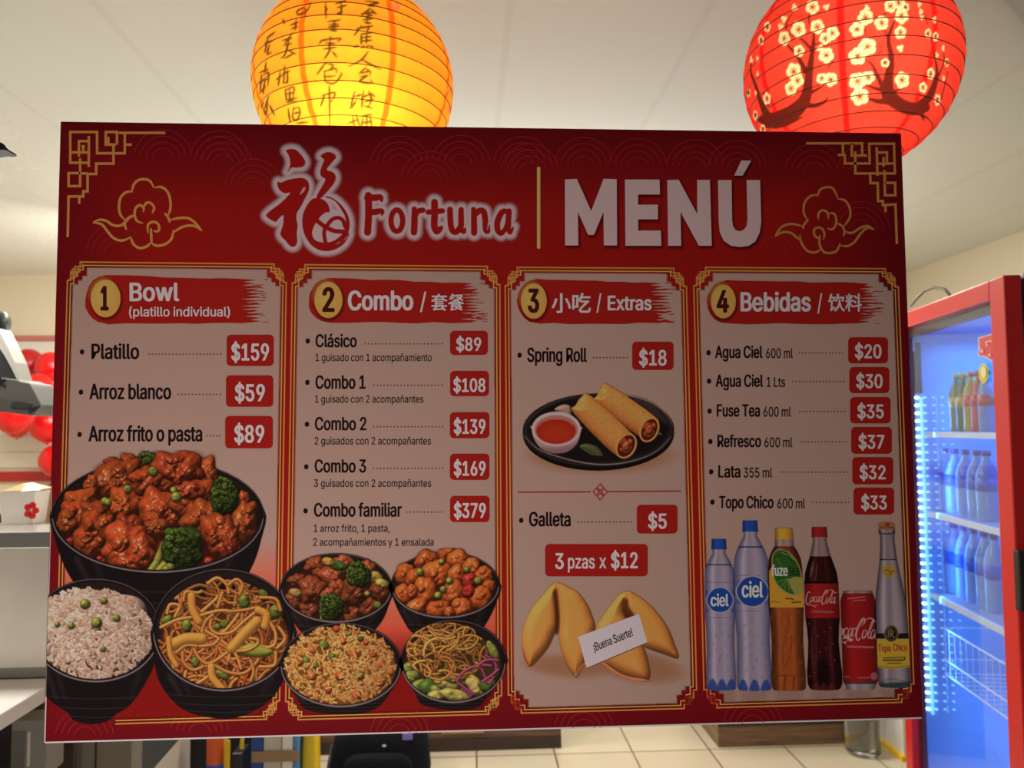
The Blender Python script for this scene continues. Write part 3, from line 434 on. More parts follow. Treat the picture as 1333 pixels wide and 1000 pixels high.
饮|70:39,59 36,44 30,33 32,31 34,30 38,36 41,43 60,43 59,38 57,33 62,31 64,39 66,47 63,48 62,48 42,48 43,53 44,58;45,38 45,34 42,16 26,-2 28,-4 30,-6 42,5 48,18 55,3 65,-6 67,-4 68,-1 56,10 50,28 50,34 50,38;11,59 7,44 2,31 4,30 6,28 9,35 12,43 25,43 23,38 21,34 25,32 28,39 31,47 28,48 27,48 14,48 15,53 16,58;12,-5 15,-2 29,7 28,9 27,11 18,6 18,35 13,35 13,6 11,2 9,0 10,-2
料|70:4,53 6,45 8,38 12,39 10,46 8,54;26,55 24,46 22,39 25,38 28,45 31,53;36,50 42,46 47,41 50,45 45,50 39,54;33,33 39,28 44,24 47,28 42,32 35,36;3,35 3,30 13,30 8,18 2,8 4,6 5,3 10,12 15,23 15,-6 19,-6 19,23 24,17 27,11 30,15 25,22 19,29 19,30 31,30 31,35 19,35 19,59 15,59 15,35;31,14 32,9 54,13 54,-6 59,-6 59,14 68,16 67,21 59,19 59,59 54,59 54,18
'''
GLYPH = {}
for _l in _G.strip().split('\n'):
    _k, _d = _l.split('|', 1); _a, _c = _d.split(':', 1)
    GLYPH[_k] = (int(_a), [[tuple(map(int, p.split(','))) for p in q.split(' ')] for q in _c.split(';')])

# ------------------------------------------------------------------ the poster
RED = (112, 17, 14); DRED = (92, 12, 14); GOLD = (150, 100, 50); GOLDL = (190, 128, 62); CREAM = (132, 109, 100); INKD = (22, 12, 14)
TAGRED = (118, 21, 17); LET = (176, 150, 152)
PX0, PX1, PZ0, PZ1 = -.567, .634, 1.0865, 1.929
m_edge = mat('poster_edge', (205, 200, 196), .6)
b = MB().box((PX0, BOARD_Y, PZ0), (PX1, -.0006, PZ1)); poster = b.obj('menu_poster', m_edge)
tag(poster, 'large red landscape menu board with prices and food pictures on the glass', 'menu board')

# printed red background with a darker rim, partly lighting falloff put into the ink, and faint wave pattern
def background():                            # a regular sheet exactly the size of the board
    nx, nz = 180, 126; xs = np.linspace(PX0, PX1, nx); zs = np.linspace(PZ1, PZ0, nz); X, Z = np.meshgrid(xs, zs)
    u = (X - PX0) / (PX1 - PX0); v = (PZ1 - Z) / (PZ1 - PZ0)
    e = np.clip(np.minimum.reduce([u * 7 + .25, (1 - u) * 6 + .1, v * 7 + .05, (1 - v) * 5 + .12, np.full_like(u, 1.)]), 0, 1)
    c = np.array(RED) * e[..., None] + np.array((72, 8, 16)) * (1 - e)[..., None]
    k = np.arange(nx * nz).reshape(nz, nx)
    q = np.stack([k[:-1, :-1], k[1:, :-1], k[1:, 1:], k[:-1, 1:]], -1).reshape(-1, 4).astype('i')
    V = np.stack([X, np.full_like(X, plane_y(1)), Z], -1).reshape(-1, 3)
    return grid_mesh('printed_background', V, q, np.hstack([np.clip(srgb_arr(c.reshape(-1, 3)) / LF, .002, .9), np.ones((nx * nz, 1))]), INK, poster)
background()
wv = Flat()
for cx, cy in ((212, 190), (290, 215), (150, 330), (285, 180), (520, 215), (600, 190), (680, 200), (760, 215), (690, 225), (830, 190), (905, 215), (960, 195), (1060, 225), (1120, 300), (1128, 225), (330, 245), (560, 235), (1010, 330), (110, 960), (260, 955), (520, 957), (760, 950), (980, 945)):
    cy = max(cy, 203 + cx * .0185)
    for r in (14, 22, 30, 38):
        wv.line([(cx + r * math.cos(a), cy - r * math.sin(a)) for a in np.linspace(.15, 2.99, 16)], .9, (118, 26, 30))
wv.obj('wave_pattern', 2, poster)

f = Flat()
_c = [tuple(to_px(np.array([x, BOARD_Y, z]))) for x, z in ((PX0 + .001, PZ0 + .001), (PX1 - .001, PZ0 + .001), (PX0 + .001, PZ0 + .34))]
f.line([_c[0], _c[1]], 2.0, (176, 150, 152)); f.line([_c[2], _c[0]], [.6, 1.6], (170, 146, 146)); f.obj('unprinted_rim', 2, poster, 'thin white rim along the lower edges')

def bil(q, u, v):
    (a, b_, c, d) = [np.array(p, float) for p in q]
    return tuple((a * (1 - u) + b_ * u) * (1 - v) + (d * (1 - u) + c * u) * v)
FRAMES = [[(88.5, 341), (373, 344), (363.5, 936), (71.5, 945)], [(381, 344.5), (650.5, 347), (653, 929.5), (371.5, 937.5)],
          [(657.5, 348), (893, 349.5), (907.5, 922), (662, 929)], [(902.5, 348), (1168.5, 350), (1190.5, 914), (917, 922)]]
def fpath(q, inset, notch):
    W = np.hypot(*np.subtract(q[1], q[0])); Hh = np.hypot(*np.subtract(q[3], q[0])); P = []
    cs = [(0, 24), (4, 24), (4, 14), (9, 14), (9, 6), (16, 6), (16, 0)] if notch else [(0, 22), (7, 22), (7, 17), (12, 17), (12, 11), (18, 11), (18, 0)]
    for k, (sx, sy) in enumerate(((0, 0), (1, 0), (1, 1), (0, 1))):
        c = cs if k % 2 == 0 else cs[::-1]
        for x, y in c:
            x += inset; y += inset
            P.append(bil(q, (1 - x / W) if sx else x / W, (1 - y / Hh) if sy else y / Hh))
    return P
def gradient_panel(i, q):
    P = Pic(min(p[0] for p in q) - 2, 338, max(p[0] for p in q) + 4, 948, 1.6)
    P.poly(fpath(q, 7.2, False), CREAM, 1.6)
    v = P.Y
    if i < 2:                                # the white print runs into orange and red towards the bottom
        t = np.clip((v - (700 if i == 0 else 745)) / (70 if i == 0 else 60), 0, 1)[..., None]; t2 = np.clip((v - (770 if i == 0 else 810)) / 50, 0, 1)[..., None]
        P.c = (P.c * (1 - t) + np.array((168, 72, 52)) * t) * (1 - t2) + np.array(RED) * .86 * t2
    else:
        P.c = np.where(P.a[..., None] > 0, np.array(CREAM) + (np.array((8, 6, 6)) * (.5 - _nv(P)))[...], 0)
    soft = P.a.copy()
    P.clip = soft
    if i == 2:
        for k in range(6): P.ell(782, 592 + k, 104 - 7 * k, 26 - 2.5 * k, (120, 76, 50), 0, 10, .16)
        for k in range(5):
            P.ell(735, 868, 60 - 6 * k, 16 - 2 * k, (110, 68, 42), .1, 9, .18); P.ell(830, 868, 66 - 6 * k, 22 - 2 * k, (110, 68, 42), .15, 9, .18)
    if i == 3:
        P.poly([(900, 893), (1195, 886), (1195, 925), (900, 925)], (122, 98, 90), 14, .55)
        for x in (940, 982, 1027, 1074, 1118, 1164): P.poly([(x - 18, 898), (x + 18, 898), (x + 16, 916), (x - 16, 916)], (96, 70, 68), 8, .35)
    return P
def _nv(P): return np.clip((P.Y - 350) / 570, 0, 1)[..., None]
panel_o = []
for i, q in enumerate(FRAMES):
    po = gradient_panel(i, q).obj('section_panel', 3, poster, ['cream section panel running into red at the bottom', 'cream section panel running into red at the bottom', 'plain cream section panel', 'cream section panel with a grey shelf at the bottom'][i])
    panel_o.append(po)
    f = Flat()
    for ins, wd, c in ((0, 1.9, GOLD), (4.2, 1.3, GOLDL)):
        if i: f.line(fpath(q, ins, True), wd, c, True)
        else: f.line([bil(q, ins / 285, .74)] + fpath(q, ins, True)[:21] + [bil(q, .27, 1 - ins / 600)], wd, c)   # its lower left corner lies under the rice bowl
    W = np.hypot(*np.subtract(q[1], q[0])); Hh = np.hypot(*np.subtract(q[3], q[0]))
    for sx in (0, 1):
        for sy in (0, 1):
            if i == 0 and sy and not sx: continue
            def pt(x, y): return bil(q, (1 - x / W) if sx else x / W, (1 - y / Hh) if sy else y / Hh)
            c = TAGRED if (sy and i > 1) else GOLD
            for a in ((4, 12, 11, 20), (9, 6, 16, 13), (6, 9, 13, 16)):
                f.line([pt(a[0], a[1]), pt(a[2], a[1]), pt(a[2], a[3]), pt(a[0], a[3])], 1.3, c, True)
            f.line([pt(2, 22), pt(7, 22), pt(7, 14), pt(14, 14), pt(14, 6), pt(19, 6), pt(19, 2)], 1.2, c)
    f.obj('border', 4, po, 'thin double gold border line with knotted corners')

# ---- banners
rng = random.Random(4)
def banner(x0, x1, yt, yb, tilt, badge, digit, drect, words):
    f = Flat(); h = yb - yt; pts = []
    for k in range(11):
        a = math.pi * (1.5 - k / 10); pts.append((x0 + 24 + 24 * math.cos(a) * (1 + .05 * rng.uniform(-1, 1)), (yt + yb) / 2 + h / 2 * math.sin(a) * .97))
    pts = pts[::-1] if pts[0][1] > pts[-1][1] else pts
    left = sorted([p for p in pts], key=lambda p: -p[1])
    n = 9; top = [(x0 + 24 + (x1 - x0 - 60) * k / n, yt + tilt * k / n + rng.uniform(-.9, .9) * (k > 0)) for k in range(n + 1)]
    rag = []; m = 13
    for k in range(m):
        y = yt + tilt + (h - tilt) * (k + .3) / m
        rag += [(x1 - rng.uniform(0, 12) - 8 * abs(k - m * .6) / m, y), (x1 - rng.uniform(18, 34), y + h / m * .5)]
    bot = [(x1 - 45 - (x1 - x0 - 75) * k / 7, yb + rng.uniform(-1.2, .8)) for k in range(8)]
    f.poly(left + top + rag + bot, TAGRED)
    for k in range(16):
        y = yt + tilt + (h - tilt) * rng.random(); x = x1 - rng.uniform(-4, 14); f.line([(x - rng.uniform(4, 16), y), (x, y + rng.uniform(-.6, .6))], .8, TAGRED)
    o = f.obj('brush_banner', 5, poster, 'red brush stroke banner with the number %s' % digit)
    cx, cy, rx, ry = badge; P = Pic(cx - rx - 5, cy - ry - 5, cx + rx + 6, cy + ry + 7, .9)
    P.ell(cx + .8, cy + 1.8, rx + 1.5, ry + 1.5, (60, 8, 8), 0, 4, .6); P.ell(cx, cy, rx, ry, (176, 118, 58)); 
    P.ell(cx - 3, cy - 5, rx * .7, ry * .7, (190, 134, 70), 0, 14, .7)
    bo = P.obj('number_badge', 6, o, 'gold oval badge with number %s' % digit)
    t = Flat(); x0_, x1_, y0_, y1_ = drect; t.text(digit, x0_, x1_, y1_, y1_ - y0_, (48, 14, 12), 1.3); t.obj('badge_number', 7, o); t = Flat()
    for wd in words: t.text(*wd)
    t.obj('section_title', 7, o)
banner(110.8, 346, 358.4, 421.6, 5, (137.5, 388.6, 19.5, 24.6), '1', (130.8, 141.5, 373.4, 403.5),
       [('Bowl', 168.6, 233.4, 391.6, 23, LET, 1.1), ('(platillo individual)', 168, 299.5, 411.8, 12, LET, .7)])
banner(401.7, 632, 362.2, 420.4, 6, (427.5, 390.5, 18.4, 23.7), '2', (419.5, 435.6, 375, 405.3),
       [('Combo', 452.8, 538, 403.4, 24.4, LET, 1.1), ('/', 546.7, 555, 403, 22, LET, .35), ('套餐', 561.4, 604.2, 402.5, 22, LET, .55)])
banner(673.2, 876, 363, 421.4, 5, (694.9, 392, 17, 23.2), '3', (687, 702, 376.7, 406.3),
       [('小吃', 718, 769.3, 405, 26, LET, .55), ('/', 776.4, 783, 404, 21, LET, .35), ('Extras', 791, 848.3, 403.6, 18.3, LET, 1.0)])
banner(920.6, 1146.8, 364.7, 421.8, 4, (941.7, 392.6, 16.3, 22), '4', (932.9, 949, 378.4, 406.2),
       [('Bebidas', 964, 1055.6, 404.8, 23.8, LET, 1.1), ('/', 1064, 1070.3, 405, 22, LET, .35), ('饮料', 1078, 1122, 403.3, 23, LET, .5)])

# ---- menu lines and price tags
def line_item(parts, bullet, dots, sub=()):
    f = Flat(); 
    if bullet: f.ell(bullet[0], bullet[1], 2.9, 3.4, INKD, 16)
    for p in parts: f.text(*p)
    if dots: f.dots(dots[0], dots[1], dots[2], (60, 40, 38))
    for p in sub: f.text(*p)
    f.obj('menu_line', 5, poster)
def price(x0, x1, y0, y1, txt):
    f = Flat(); f.rrect(x0, y0, x1, y1, 5.5, TAGRED); o = f.obj('price_tag', 5, poster, 'red rounded price tag reading ' + ' '.join(t[0] for t in txt))
    t = Flat()
    for a in txt: t.text(*a)
    t.obj('price', 6, o)
def std(t, x0, x1, yb, yt, bd=.85): return (t, x0, x1, yb, (yb - yt), INKD, bd)
def pr(t, x0, x1, yb, yt): return (t, x0, x1, yb - 2, (yb - yt) * .76, LET, .95)
line_item([std('Platillo', 118.9, 181, 467.2, 448)], (106.7, 458.3), (193.7, 287.7, 461.2)); price(295, 356.3, 435.9, 476.6, [pr('$159', 300.9, 350.3, 471, 443)])
line_item([std('Arroz blanco', 116.2, 222.6, 519.6, 500.2)], (105.4, 510.7), (232.3, 286.8, 513.6)); price(294.1, 355.7, 488.8, 529.8, [pr('$59', 305.7, 344.9, 524, 496)])
line_item([std('Arroz frito o pasta', 115.1, 263.3, 574.4, 555)], (103.5, 565.8), (269.3, 286.3, 567.6)); price(293, 355.2, 541.7, 583.8, [pr('$89', 304.9, 344.1, 578, 549)])
def sub(t, x0, x1, yb): return (t, x0, x1, yb, 9.6, INKD, .22)
line_item([std('Clásico', 410.7, 464.3, 451.9, 435.6)], (400.6, 444.1), (475.4, 575.4, 447.8), [sub('1 guisado con 1 acompañamiento', 410.7, 562, 470.3)]); price(585.8, 635, 430.8, 462.3, [pr('$89', 593.8, 626.5, 458.5, 436.5)])
line_item([std('Combo 1', 410.5, 475.8, 506, 489.2)], (400, 498), (486.6, 575.4, 501.6), [sub('1 guisado con 2 acompañantes', 410, 551, 524.4)]); price(585.8, 636.4, 483, 515.9, [pr('$108', 590, 632, 512, 489.5)])
line_item([std('Combo 2', 409.8, 477, 560, 543.5)], (399.5, 552.5), (486.4, 576, 555.7), [sub('2 guisados con 2 acompañantes', 409.4, 560.9, 578.8)]); price(585.6, 637, 536.8, 570.7, [pr('$139', 590.6, 632.2, 566.5, 542.5)])
line_item([std('Combo 3', 409.4, 476.6, 615, 598.6)], (398.6, 607.9), (486.4, 576, 610), [sub('3 guisados con 2 acompañantes', 408.7, 561.3, 634)]); price(585.6, 637, 590.8, 625, [pr('$169', 590.6, 632.4, 621, 597)])
line_item([std('Combo familiar', 408.5, 523, 672.5, 655.4)], (397.7, 665.3), (529.4, 575.5, 666.8), [sub('1 arroz frito, 1 pasta,', 408.3, 507.3, 692.7), sub('2 acompañamientos y 1 ensalada', 407.6, 564.5, 710.7)]); price(585.8, 637.2, 645.7, 679.9, [pr('$379', 590.8, 632.6, 676, 651.5)])
line_item([std('Spring Roll', 686.3, 764, 471, 453.3)], (676.3, 462.6), (772.4, 816.4, 465.7)); price(822.9, 876.8, 445, 481.8, [pr('$18', 831.9, 867.8, 477.5, 452)])
line_item([std('Galleta', 688.5, 742.8, 685, 667)], (678.4, 677.7), (752.2, 821.5, 679.8)); price(828.9, 882, 657.4, 694.9, [pr('$5', 843.6, 868, 690, 665)])
price(709.5, 843.2, 708.5, 750.5, [('3', 722.5, 734, 740.5, 20, LET, .95), ('pzas', 739.3, 774.3, 740, 18, LET, .6), ('x', 780, 789.3, 739.7, 18, LET, .6), ('$12', 795.3, 830.3, 739.5, 20, LET, .95)])
rows = [('Agua Ciel', '600 ml', 930.8, 992.7, 997, 1032, 466, 1040.3, 1097.5, 922.3, 459.3, '$20', 1104, 1156, 439.2, 473.2, 1112.8, 1147.5),
        ('Agua Ciel', '1 Lts', 931.5, 993.4, 998, 1022, 503.5, 1032, 1098, 923, 496.3, '$30', 1105.6, 1157.7, 478, 512, 1114.5, 1149),
        ('Fuse Tea', '600 ml', 932.9, 989.3, 993.7, 1029.5, 542.2, 1041, 1100, 923.7, 535.4, '$35', 1106.7, 1159.4, 517, 551.4, 1116, 1150.5),
        ('Refresco', '600 ml', 933.9, 990.7, 995, 1031.5, 582, 1043, 1101.6, 924.7, 575, '$37', 1108, 1161, 556, 591, 1117.5, 1151.2),
        ('Lata', '355 ml', 934.9, 963.8, 968, 1005, 621.5, 1015, 1103.6, 925.7, 614.4, '$32', 1109.4, 1162.8, 595.3, 630.7, 1119, 1153),
        ('Topo Chico', '600 ml', 936, 1007, 1011.8, 1048, 661.6, 1058, 1105, 927.4, 653.8, '$33', 1111, 1164, 635, 670, 1121, 1154.6)]
for a, bb, x0, x1, x2, x3, yb, d0, d1, bx, by, pz, t0, t1, t2, t3, p0, p1 in rows:
    line_item([std(a, x0, x1, yb, yb - 15.4), (bb, x2, x3, yb + .3, 12.6, INKD, .4)], (bx, by), (d0, d1, by + .4)); price(t0, t1, t2, t3, [pr(pz, p0, p1, t3 - 5, t3 - 28)])
f = Flat(); f.line([(673.8, 641), (769, 640.6)], 1.5, TAGRED); f.line([(791, 640.4), (886.3, 639.5)], 1.5, TAGRED)
for dx, dy in ((0, -6), (0, 6), (-5.2, 0), (5.2, 0)):
    f.line([(781.3 + dx, 640.6 + dy - 4.6), (781.3 + dx + 4, 640.6 + dy), (781.3 + dx, 640.6 + dy + 4.6), (781.3 + dx - 4, 640.6 + dy)], 1.2, TAGRED, True)
f.obj('divider_line', 5, poster, 'thin red divider with four small diamonds')

# ---- header: logo, word MENÚ, bar, corner frets, clouds
k = K(340, 180, 6.454)
CH = {'A': smooth(k((208, 105), (240, 92), (290, 98), (335, 140), (365, 185), (368, 215), (345, 240), (290, 247), (260, 245), (240, 262), (222, 285), (238, 245), (245, 210), (240, 170), (225, 130)), n=3),
      'B': smooth(k((140, 365), (165, 375), (220, 352), (290, 338), (345, 335), (385, 355), (402, 395), (395, 450), (370, 500), (335, 570), (300, 625), (295, 680), (305, 735), (298, 800), (302, 870), (285, 905), (258, 912), (232, 895), (205, 860), (175, 832), (162, 800), (180, 740), (188, 690), (185, 645), (150, 670), (125, 702), (90, 690), (45, 658), (50, 635), (90, 600), (170, 540), (245, 460), (200, 462), (160, 440), (138, 400)), n=3),
      'C': smooth(k((500, 150), (530, 125), (575, 117), (615, 135), (628, 160), (610, 185), (575, 225), (550, 268), (600, 285), (625, 320), (615, 370), (570, 430), (510, 495), (480, 512), (465, 500), (480, 460), (515, 400), (540, 345), (505, 320), (497, 280), (515, 220), (530, 185), (515, 165)), n=3),
      'D': smooth(k((470, 505), (525, 520), (565, 565), (573, 620), (545, 622), (510, 645), (480, 680), (450, 725), (428, 780), (430, 820), (450, 855), (490, 872), (550, 878), (610, 862), (660, 828), (695, 785), (712, 730), (705, 660), (680, 610), (640, 550), (600, 515), (540, 495), (560, 490), (610, 510), (660, 550), (705, 605), (735, 670), (742, 740), (730, 800), (740, 800), (725, 840), (690, 890), (630, 930), (560, 948), (490, 940), (430, 905), (385, 850), (355, 780), (345, 700), (355, 630), (385, 565), (425, 515)), n=3)}
hole = smooth(k((325, 470), (350, 420), (372, 408), (365, 440), (335, 470)), n=2)
CS = [(k((465, 690), (530, 740), (610, 778), (690, 785)), 28), (k((540, 740), (528, 800), (540, 875)), 25), (k((545, 745), (590, 688), (640, 668), (685, 690), (705, 745)), 25)]
k = K(460, 240, 6.06)
WS = [(k((118, 88), (120, 230), (112, 378)), 48), (k((108, 108), (170, 106), (212, 104), (222, 128)), [40, 46, 42, 20]), (k((122, 222), (170, 218), (222, 214), (226, 240)), [38, 44, 40, 14]),
      (k(*[(343 + 46 * math.cos(a), 287 + 84 * math.sin(a)) for a in np.linspace(-1.4, 4.95, 26)]), 36),
      (k((480, 195), (482, 280), (478, 378)), [34, 46, 44]), (k((488, 245), (510, 212), (548, 204)), 36),
      (k((640, 142), (641, 240), (638, 325), (658, 372), (690, 345), (698, 330)), [46, 46, 46, 44, 34, 8]), (k((590, 220), (640, 216), (702, 210)), 36),
      (k((762, 200), (768, 320), (785, 370), (815, 374), (846, 335)), 40), (k((850, 200), (852, 340), (872, 372), (884, 345)), [36, 42, 34, 8]),
      (k((948, 198), (952, 290), (952, 382)), [34, 42, 42]), (k((960, 240), (995, 208), (1028, 218), (1040, 280), (1044, 362), (1066, 372), (1074, 320)), [36, 40, 42, 40, 38, 24, 4]),
      (k((1222, 215), (1175, 218), (1138, 290), (1138, 358), (1165, 386), (1202, 345), (1226, 250)), [30, 40, 42, 40, 36, 30, 28]), (k((1228, 212), (1222, 320), (1236, 376), (1264, 335)), [38, 40, 36, 4])]
halo = Pic(328, 178, 690, 340, .9); sd = np.full(halo.X.shape, 1e9); al = (slice(None), slice(None))
for p in CH.values(): sd = np.minimum(sd, halo.sdf(al, p))
for p, wd in CS: sd = np.minimum(sd, halo.dist(al, p)[0] - wd / 13)
for p, wd in WS:
    d, u = halo.dist(al, p); ws = wd if hasattr(wd, '__len__') else [wd, wd]; sd = np.minimum(sd, d - np.interp(u, np.linspace(0, 1, len(ws)), ws) / 12.1)
cr = halo.sdf(al, ellipse(427, 300, 24, 24)); sd = np.minimum(sd, cr)
g = np.clip((9.8 - sd) / 6.8, 0, 1); halo.c[:] = (164, 132, 136); halo.a = g * g * (3 - 2 * g)
logo = halo.obj('restaurant_logo', 3, poster, 'glowing white halo with red brush character and the word Fortuna')
st = Pic(338, 184, 680, 332, .6); LR = (118, 17, 15)
for p in CH.values(): st.poly(p, LR, .7)
for p, wd in CS: st.stroke(smooth(p, False, 5), wd / 5.2, LR, .7)
st.poly(hole, (150, 118, 122), .7); st.stroke(K(340, 180, 6.454)((620, 892), (672, 868)), [.2, 1.3, .3], (150, 118, 122)); st.stroke(K(340, 180, 6.454)((690, 860), (735, 815)), [.2, 1.3, .3], (150, 118, 122))
for p, wd in WS: st.stroke(smooth(p, False, 4), [x / 5.4 for x in wd] if hasattr(wd, '__len__') else wd / 5.4, LR, .7)
st.obj('brush_lettering', 4, logo, 'dark red brush lettering of the logo')

f = Flat(); k = K(690, 170, 4.3)
GL = [k((195, 274), (262, 270), (342, 450), (412, 270), (485, 272), (487, 643), (413, 643), (411, 455), (358, 584), (325, 584), (268, 455), (270, 643), (196, 643)),
      k((531, 274), (725, 274), (727, 358), (605, 358), (605, 415), (716, 415), (716, 497), (605, 497), (606, 560), (732, 560), (735, 645), (534, 645)),
      k((768, 277), (832, 275), (936, 468), (935, 276), (1007, 276), (1017, 645), (945, 645), (842, 455), (846, 645), (773, 645)),
      k((1052, 277), (1128, 277), (1131, 500), (1136, 535), (1150, 556), (1173, 564), (1196, 556), (1212, 535), (1217, 500), (1212, 277), (1288, 277), (1294, 510), (1286, 570), (1262, 620), (1225, 645), (1176, 652), (1125, 645), (1085, 618), (1062, 570), (1056, 510)),
      k((1182, 168), (1238, 168), (1190, 252), (1143, 252))]
sh = Pic(728, 200, 1000, 332, 1.1)
for p in GL: sh.poly([(x + 1.5, y + 2.5) for x, y in p], (48, 6, 10), 6, .75)
so = sh.obj('menu_word', 3, poster, 'large white capital letters reading MENÚ')
for p in GL: f.poly(p, (160, 134, 134))
f.obj('lettering', 5, so)
f = Flat(); f.rrect(699, 217, 703.4, 324, 2, (176, 132, 76)); f.obj('divider_bar', 5, poster, 'thin vertical gold bar')
def strokes(name, lab, k, items, wd, col, sm):
    f = Flat()
    for p in items:
        q = k(*p); q = smooth(q, False, 5) if sm else q
        n = len(q); ws = [wd * (min(1, .35 + 4 * min(i, n - 1 - i) / n)) for i in range(n)] if sm else wd
        f.line(q, ws, col)
    return f.obj(name, 5, poster, lab)
G2 = (152, 104, 52)
strokes('corner_fret', 'gold angular fret in the upper left corner', K(60, 150, 4.443),
        [((690, 102), (420, 102)), ((455, 102), (455, 220), (295, 220), (295, 97), (140, 97), (140, 275), (252, 275)), ((410, 170), (410, 97), (345, 97), (345, 170), (405, 170)), ((390, 170), (390, 280), (290, 280), (290, 340), (240, 340), (240, 440), (215, 440), (215, 470), (130, 470), (125, 705)),
         ((495, 170), (455, 170)), ((197, 250), (197, 410), (130, 410), (130, 335), (200, 335)), ((240, 337), (198, 337)), ((140, 215), (252, 215)), ((190, 240), (190, 150), (245, 150)), ((247, 120), (247, 300)), ((192, 470), (192, 512)), ((215, 175), (215, 215)), ((205, 180), (225, 180)), ((360, 125), (360, 170))], 3.3, G2, False)
strokes('corner_fret', 'gold angular fret in the upper right corner', K(990, 170, 5.555),
        [((330, 92), (735, 92), (735, 180), (660, 180), (660, 92)), ((595, 92), (597, 175), (560, 175)), ((600, 175), (610, 178), (610, 238), (790, 238), (786, 95), (965, 95), (972, 310), (685, 310), (685, 150)), ((840, 120), (846, 328)), ((845, 158), (914, 158), (914, 240), (845, 240)), ((890, 190), (890, 262)), ((845, 240), (960, 238)),
         ((793, 310), (795, 380), (848, 380), (850, 510), (885, 510), (885, 540), (976, 533), (986, 820)), ((903, 540), (905, 590)), ((897, 285), (900, 468), (975, 468), (973, 378), (900, 378)), ((710, 180), (770, 180))], 3.2, G2, False)
strokes('cloud_ornament', 'gold outlined cloud at the left of the header', K(60, 150, 4.443),
        [((497, 448), (505, 405), (530, 378), (565, 370), (600, 380), (625, 422)), ((500, 440), (460, 447), (430, 480), (422, 530), (430, 575), (460, 610)), ((625, 420), (665, 415), (700, 440), (718, 490), (718, 545), (700, 590)),
         ((270, 620), (310, 605), (350, 612), (385, 635), (430, 638), (465, 610), (490, 585), (518, 580)), ((270, 622), (320, 630), (350, 665), (390, 710), (440, 725), (492, 705)), ((465, 665), (455, 630), (470, 600), (505, 583)),
         ((488, 700), (505, 745), (540, 768), (580, 760), (608, 735)), ((605, 735), (640, 755), (690, 745), (725, 715), (738, 660)), ((610, 742), (608, 690), (605, 652)), ((590, 685), (588, 640), (610, 618), (640, 622), (655, 648), (645, 672), (620, 668)),
         ((562, 625), (525, 610), (512, 570), (520, 535), (545, 520), (565, 540), (560, 560)), ((563, 535), (580, 508), (605, 508), (625, 535), (613, 568)), ((685, 565), (705, 590), (717, 622)), ((718, 605), (770, 595), (820, 595), (860, 620), (902, 668)), ((733, 682), (780, 650), (830, 638), (870, 645), (902, 670))], 3.4, G2, True)
strokes('cloud_ornament', 'gold outlined cloud at the right of the header', K(990, 170, 5.555),
        [((413, 478), (430, 430), (475, 410), (525, 420), (562, 495)), ((418, 462), (360, 475), (320, 520), (312, 590), (338, 645)), ((558, 495), (610, 505), (645, 560), (645, 630), (605, 690)), ((105, 765), (150, 700), (220, 675), (305, 692)), ((105, 767), (160, 735), (220, 740), (265, 775), (292, 790)), ((348, 640), (315, 680), (306, 712)),
         ((285, 752), (295, 810), (340, 870), (400, 880), (440, 850)), ((432, 825), (455, 875), (500, 885), (550, 870), (577, 812)), ((572, 830), (630, 835), (680, 805), (720, 750), (770, 705), (822, 715)), ((605, 728), (660, 740), (720, 705), (770, 690), (825, 716)), ((553, 668), (590, 690), (607, 730), (598, 764)),
         ((418, 645), (420, 600), (450, 575), (485, 595), (490, 640)), ((488, 600), (530, 600), (548, 640), (540, 690), (515, 715), (482, 704)), ((432, 760), (410, 775), (388, 750), (390, 715), (420, 700), (450, 715), (462, 750), (455, 790)), ((430, 755), (425, 810), (438, 858))], 3.0, (140, 92, 48), True)

# ------------------------------------------------------------------ printed food and drink pictures
BLK = (17, 13, 14)
def clip_left(P):                            # the board's left edge cuts the picture
    W = at(P.X, P.Y, BOARD_Y); return np.clip((W[..., 0] - PX0) / .0012, 0, 1)
def bowl(P, cx, cy, rx, ry, body, rimw=3.2, streak=True):
    P.poly(smooth(body, True, 4), BLK, .9)
    c0 = P.clip; m = P.mask(smooth(body, True, 4)); P.clip = m if c0 is None else m * c0
    x0, x1 = min(p[0] for p in body), max(p[0] for p in body); yb = max(p[1] for p in body)
    if streak:                               # soft gloss and turning lines on the dark side
        for t, op in ((.12, .35), (.2, .25), (.84, .2)):
            P.stroke([(x0 + (x1 - x0) * t, cy + ry * .75), (x0 + (x1 - x0) * (t * .8 + .1), cy + (yb - cy) * .72)], [7, 3], (66, 56, 58), 7, op)
        for q in (.6, .75, .88):
            P.stroke([(cx + (x1 - x0) * .47 * (1 - .35 * q * q) * math.cos(a), cy + ry * .55 + (yb - cy - ry * .55) * q * (1.02 - .14 * (1 - math.sin(a)))) for a in np.linspace(.35, 2.8, 14)], 1.0, (74, 58, 56), 1.4, .4)
    P.clip = c0
    P.ell(cx, cy, rx, ry, (34, 28, 30)); P.ell(cx, cy + .5, rx - 1.2, ry - 1.0, (12, 9, 10))
    P.stroke([(cx + (rx - 1.5) * math.cos(a), cy + (ry - 1.3) * math.sin(a)) for a in np.linspace(.05, 3.09, 40)], [.8, 1.6, 1.9, 1.6, .8], (108, 96, 98), .9, .85)
    P.stroke([(cx + (rx - .8) * math.cos(a), cy + (ry - .7) * math.sin(a)) for a in np.linspace(3.3, 6.1, 40)], [.5, 1.2, 1.4, 1.2, .5], (78, 66, 66), .9, .8)
    P.ell(cx, cy, rx - rimw, ry - rimw * .8, (26, 19, 19)); P.ell(cx + 2, cy + 5, rx - rimw - 4, ry - rimw - 4, (16, 11, 11), 0, 6)
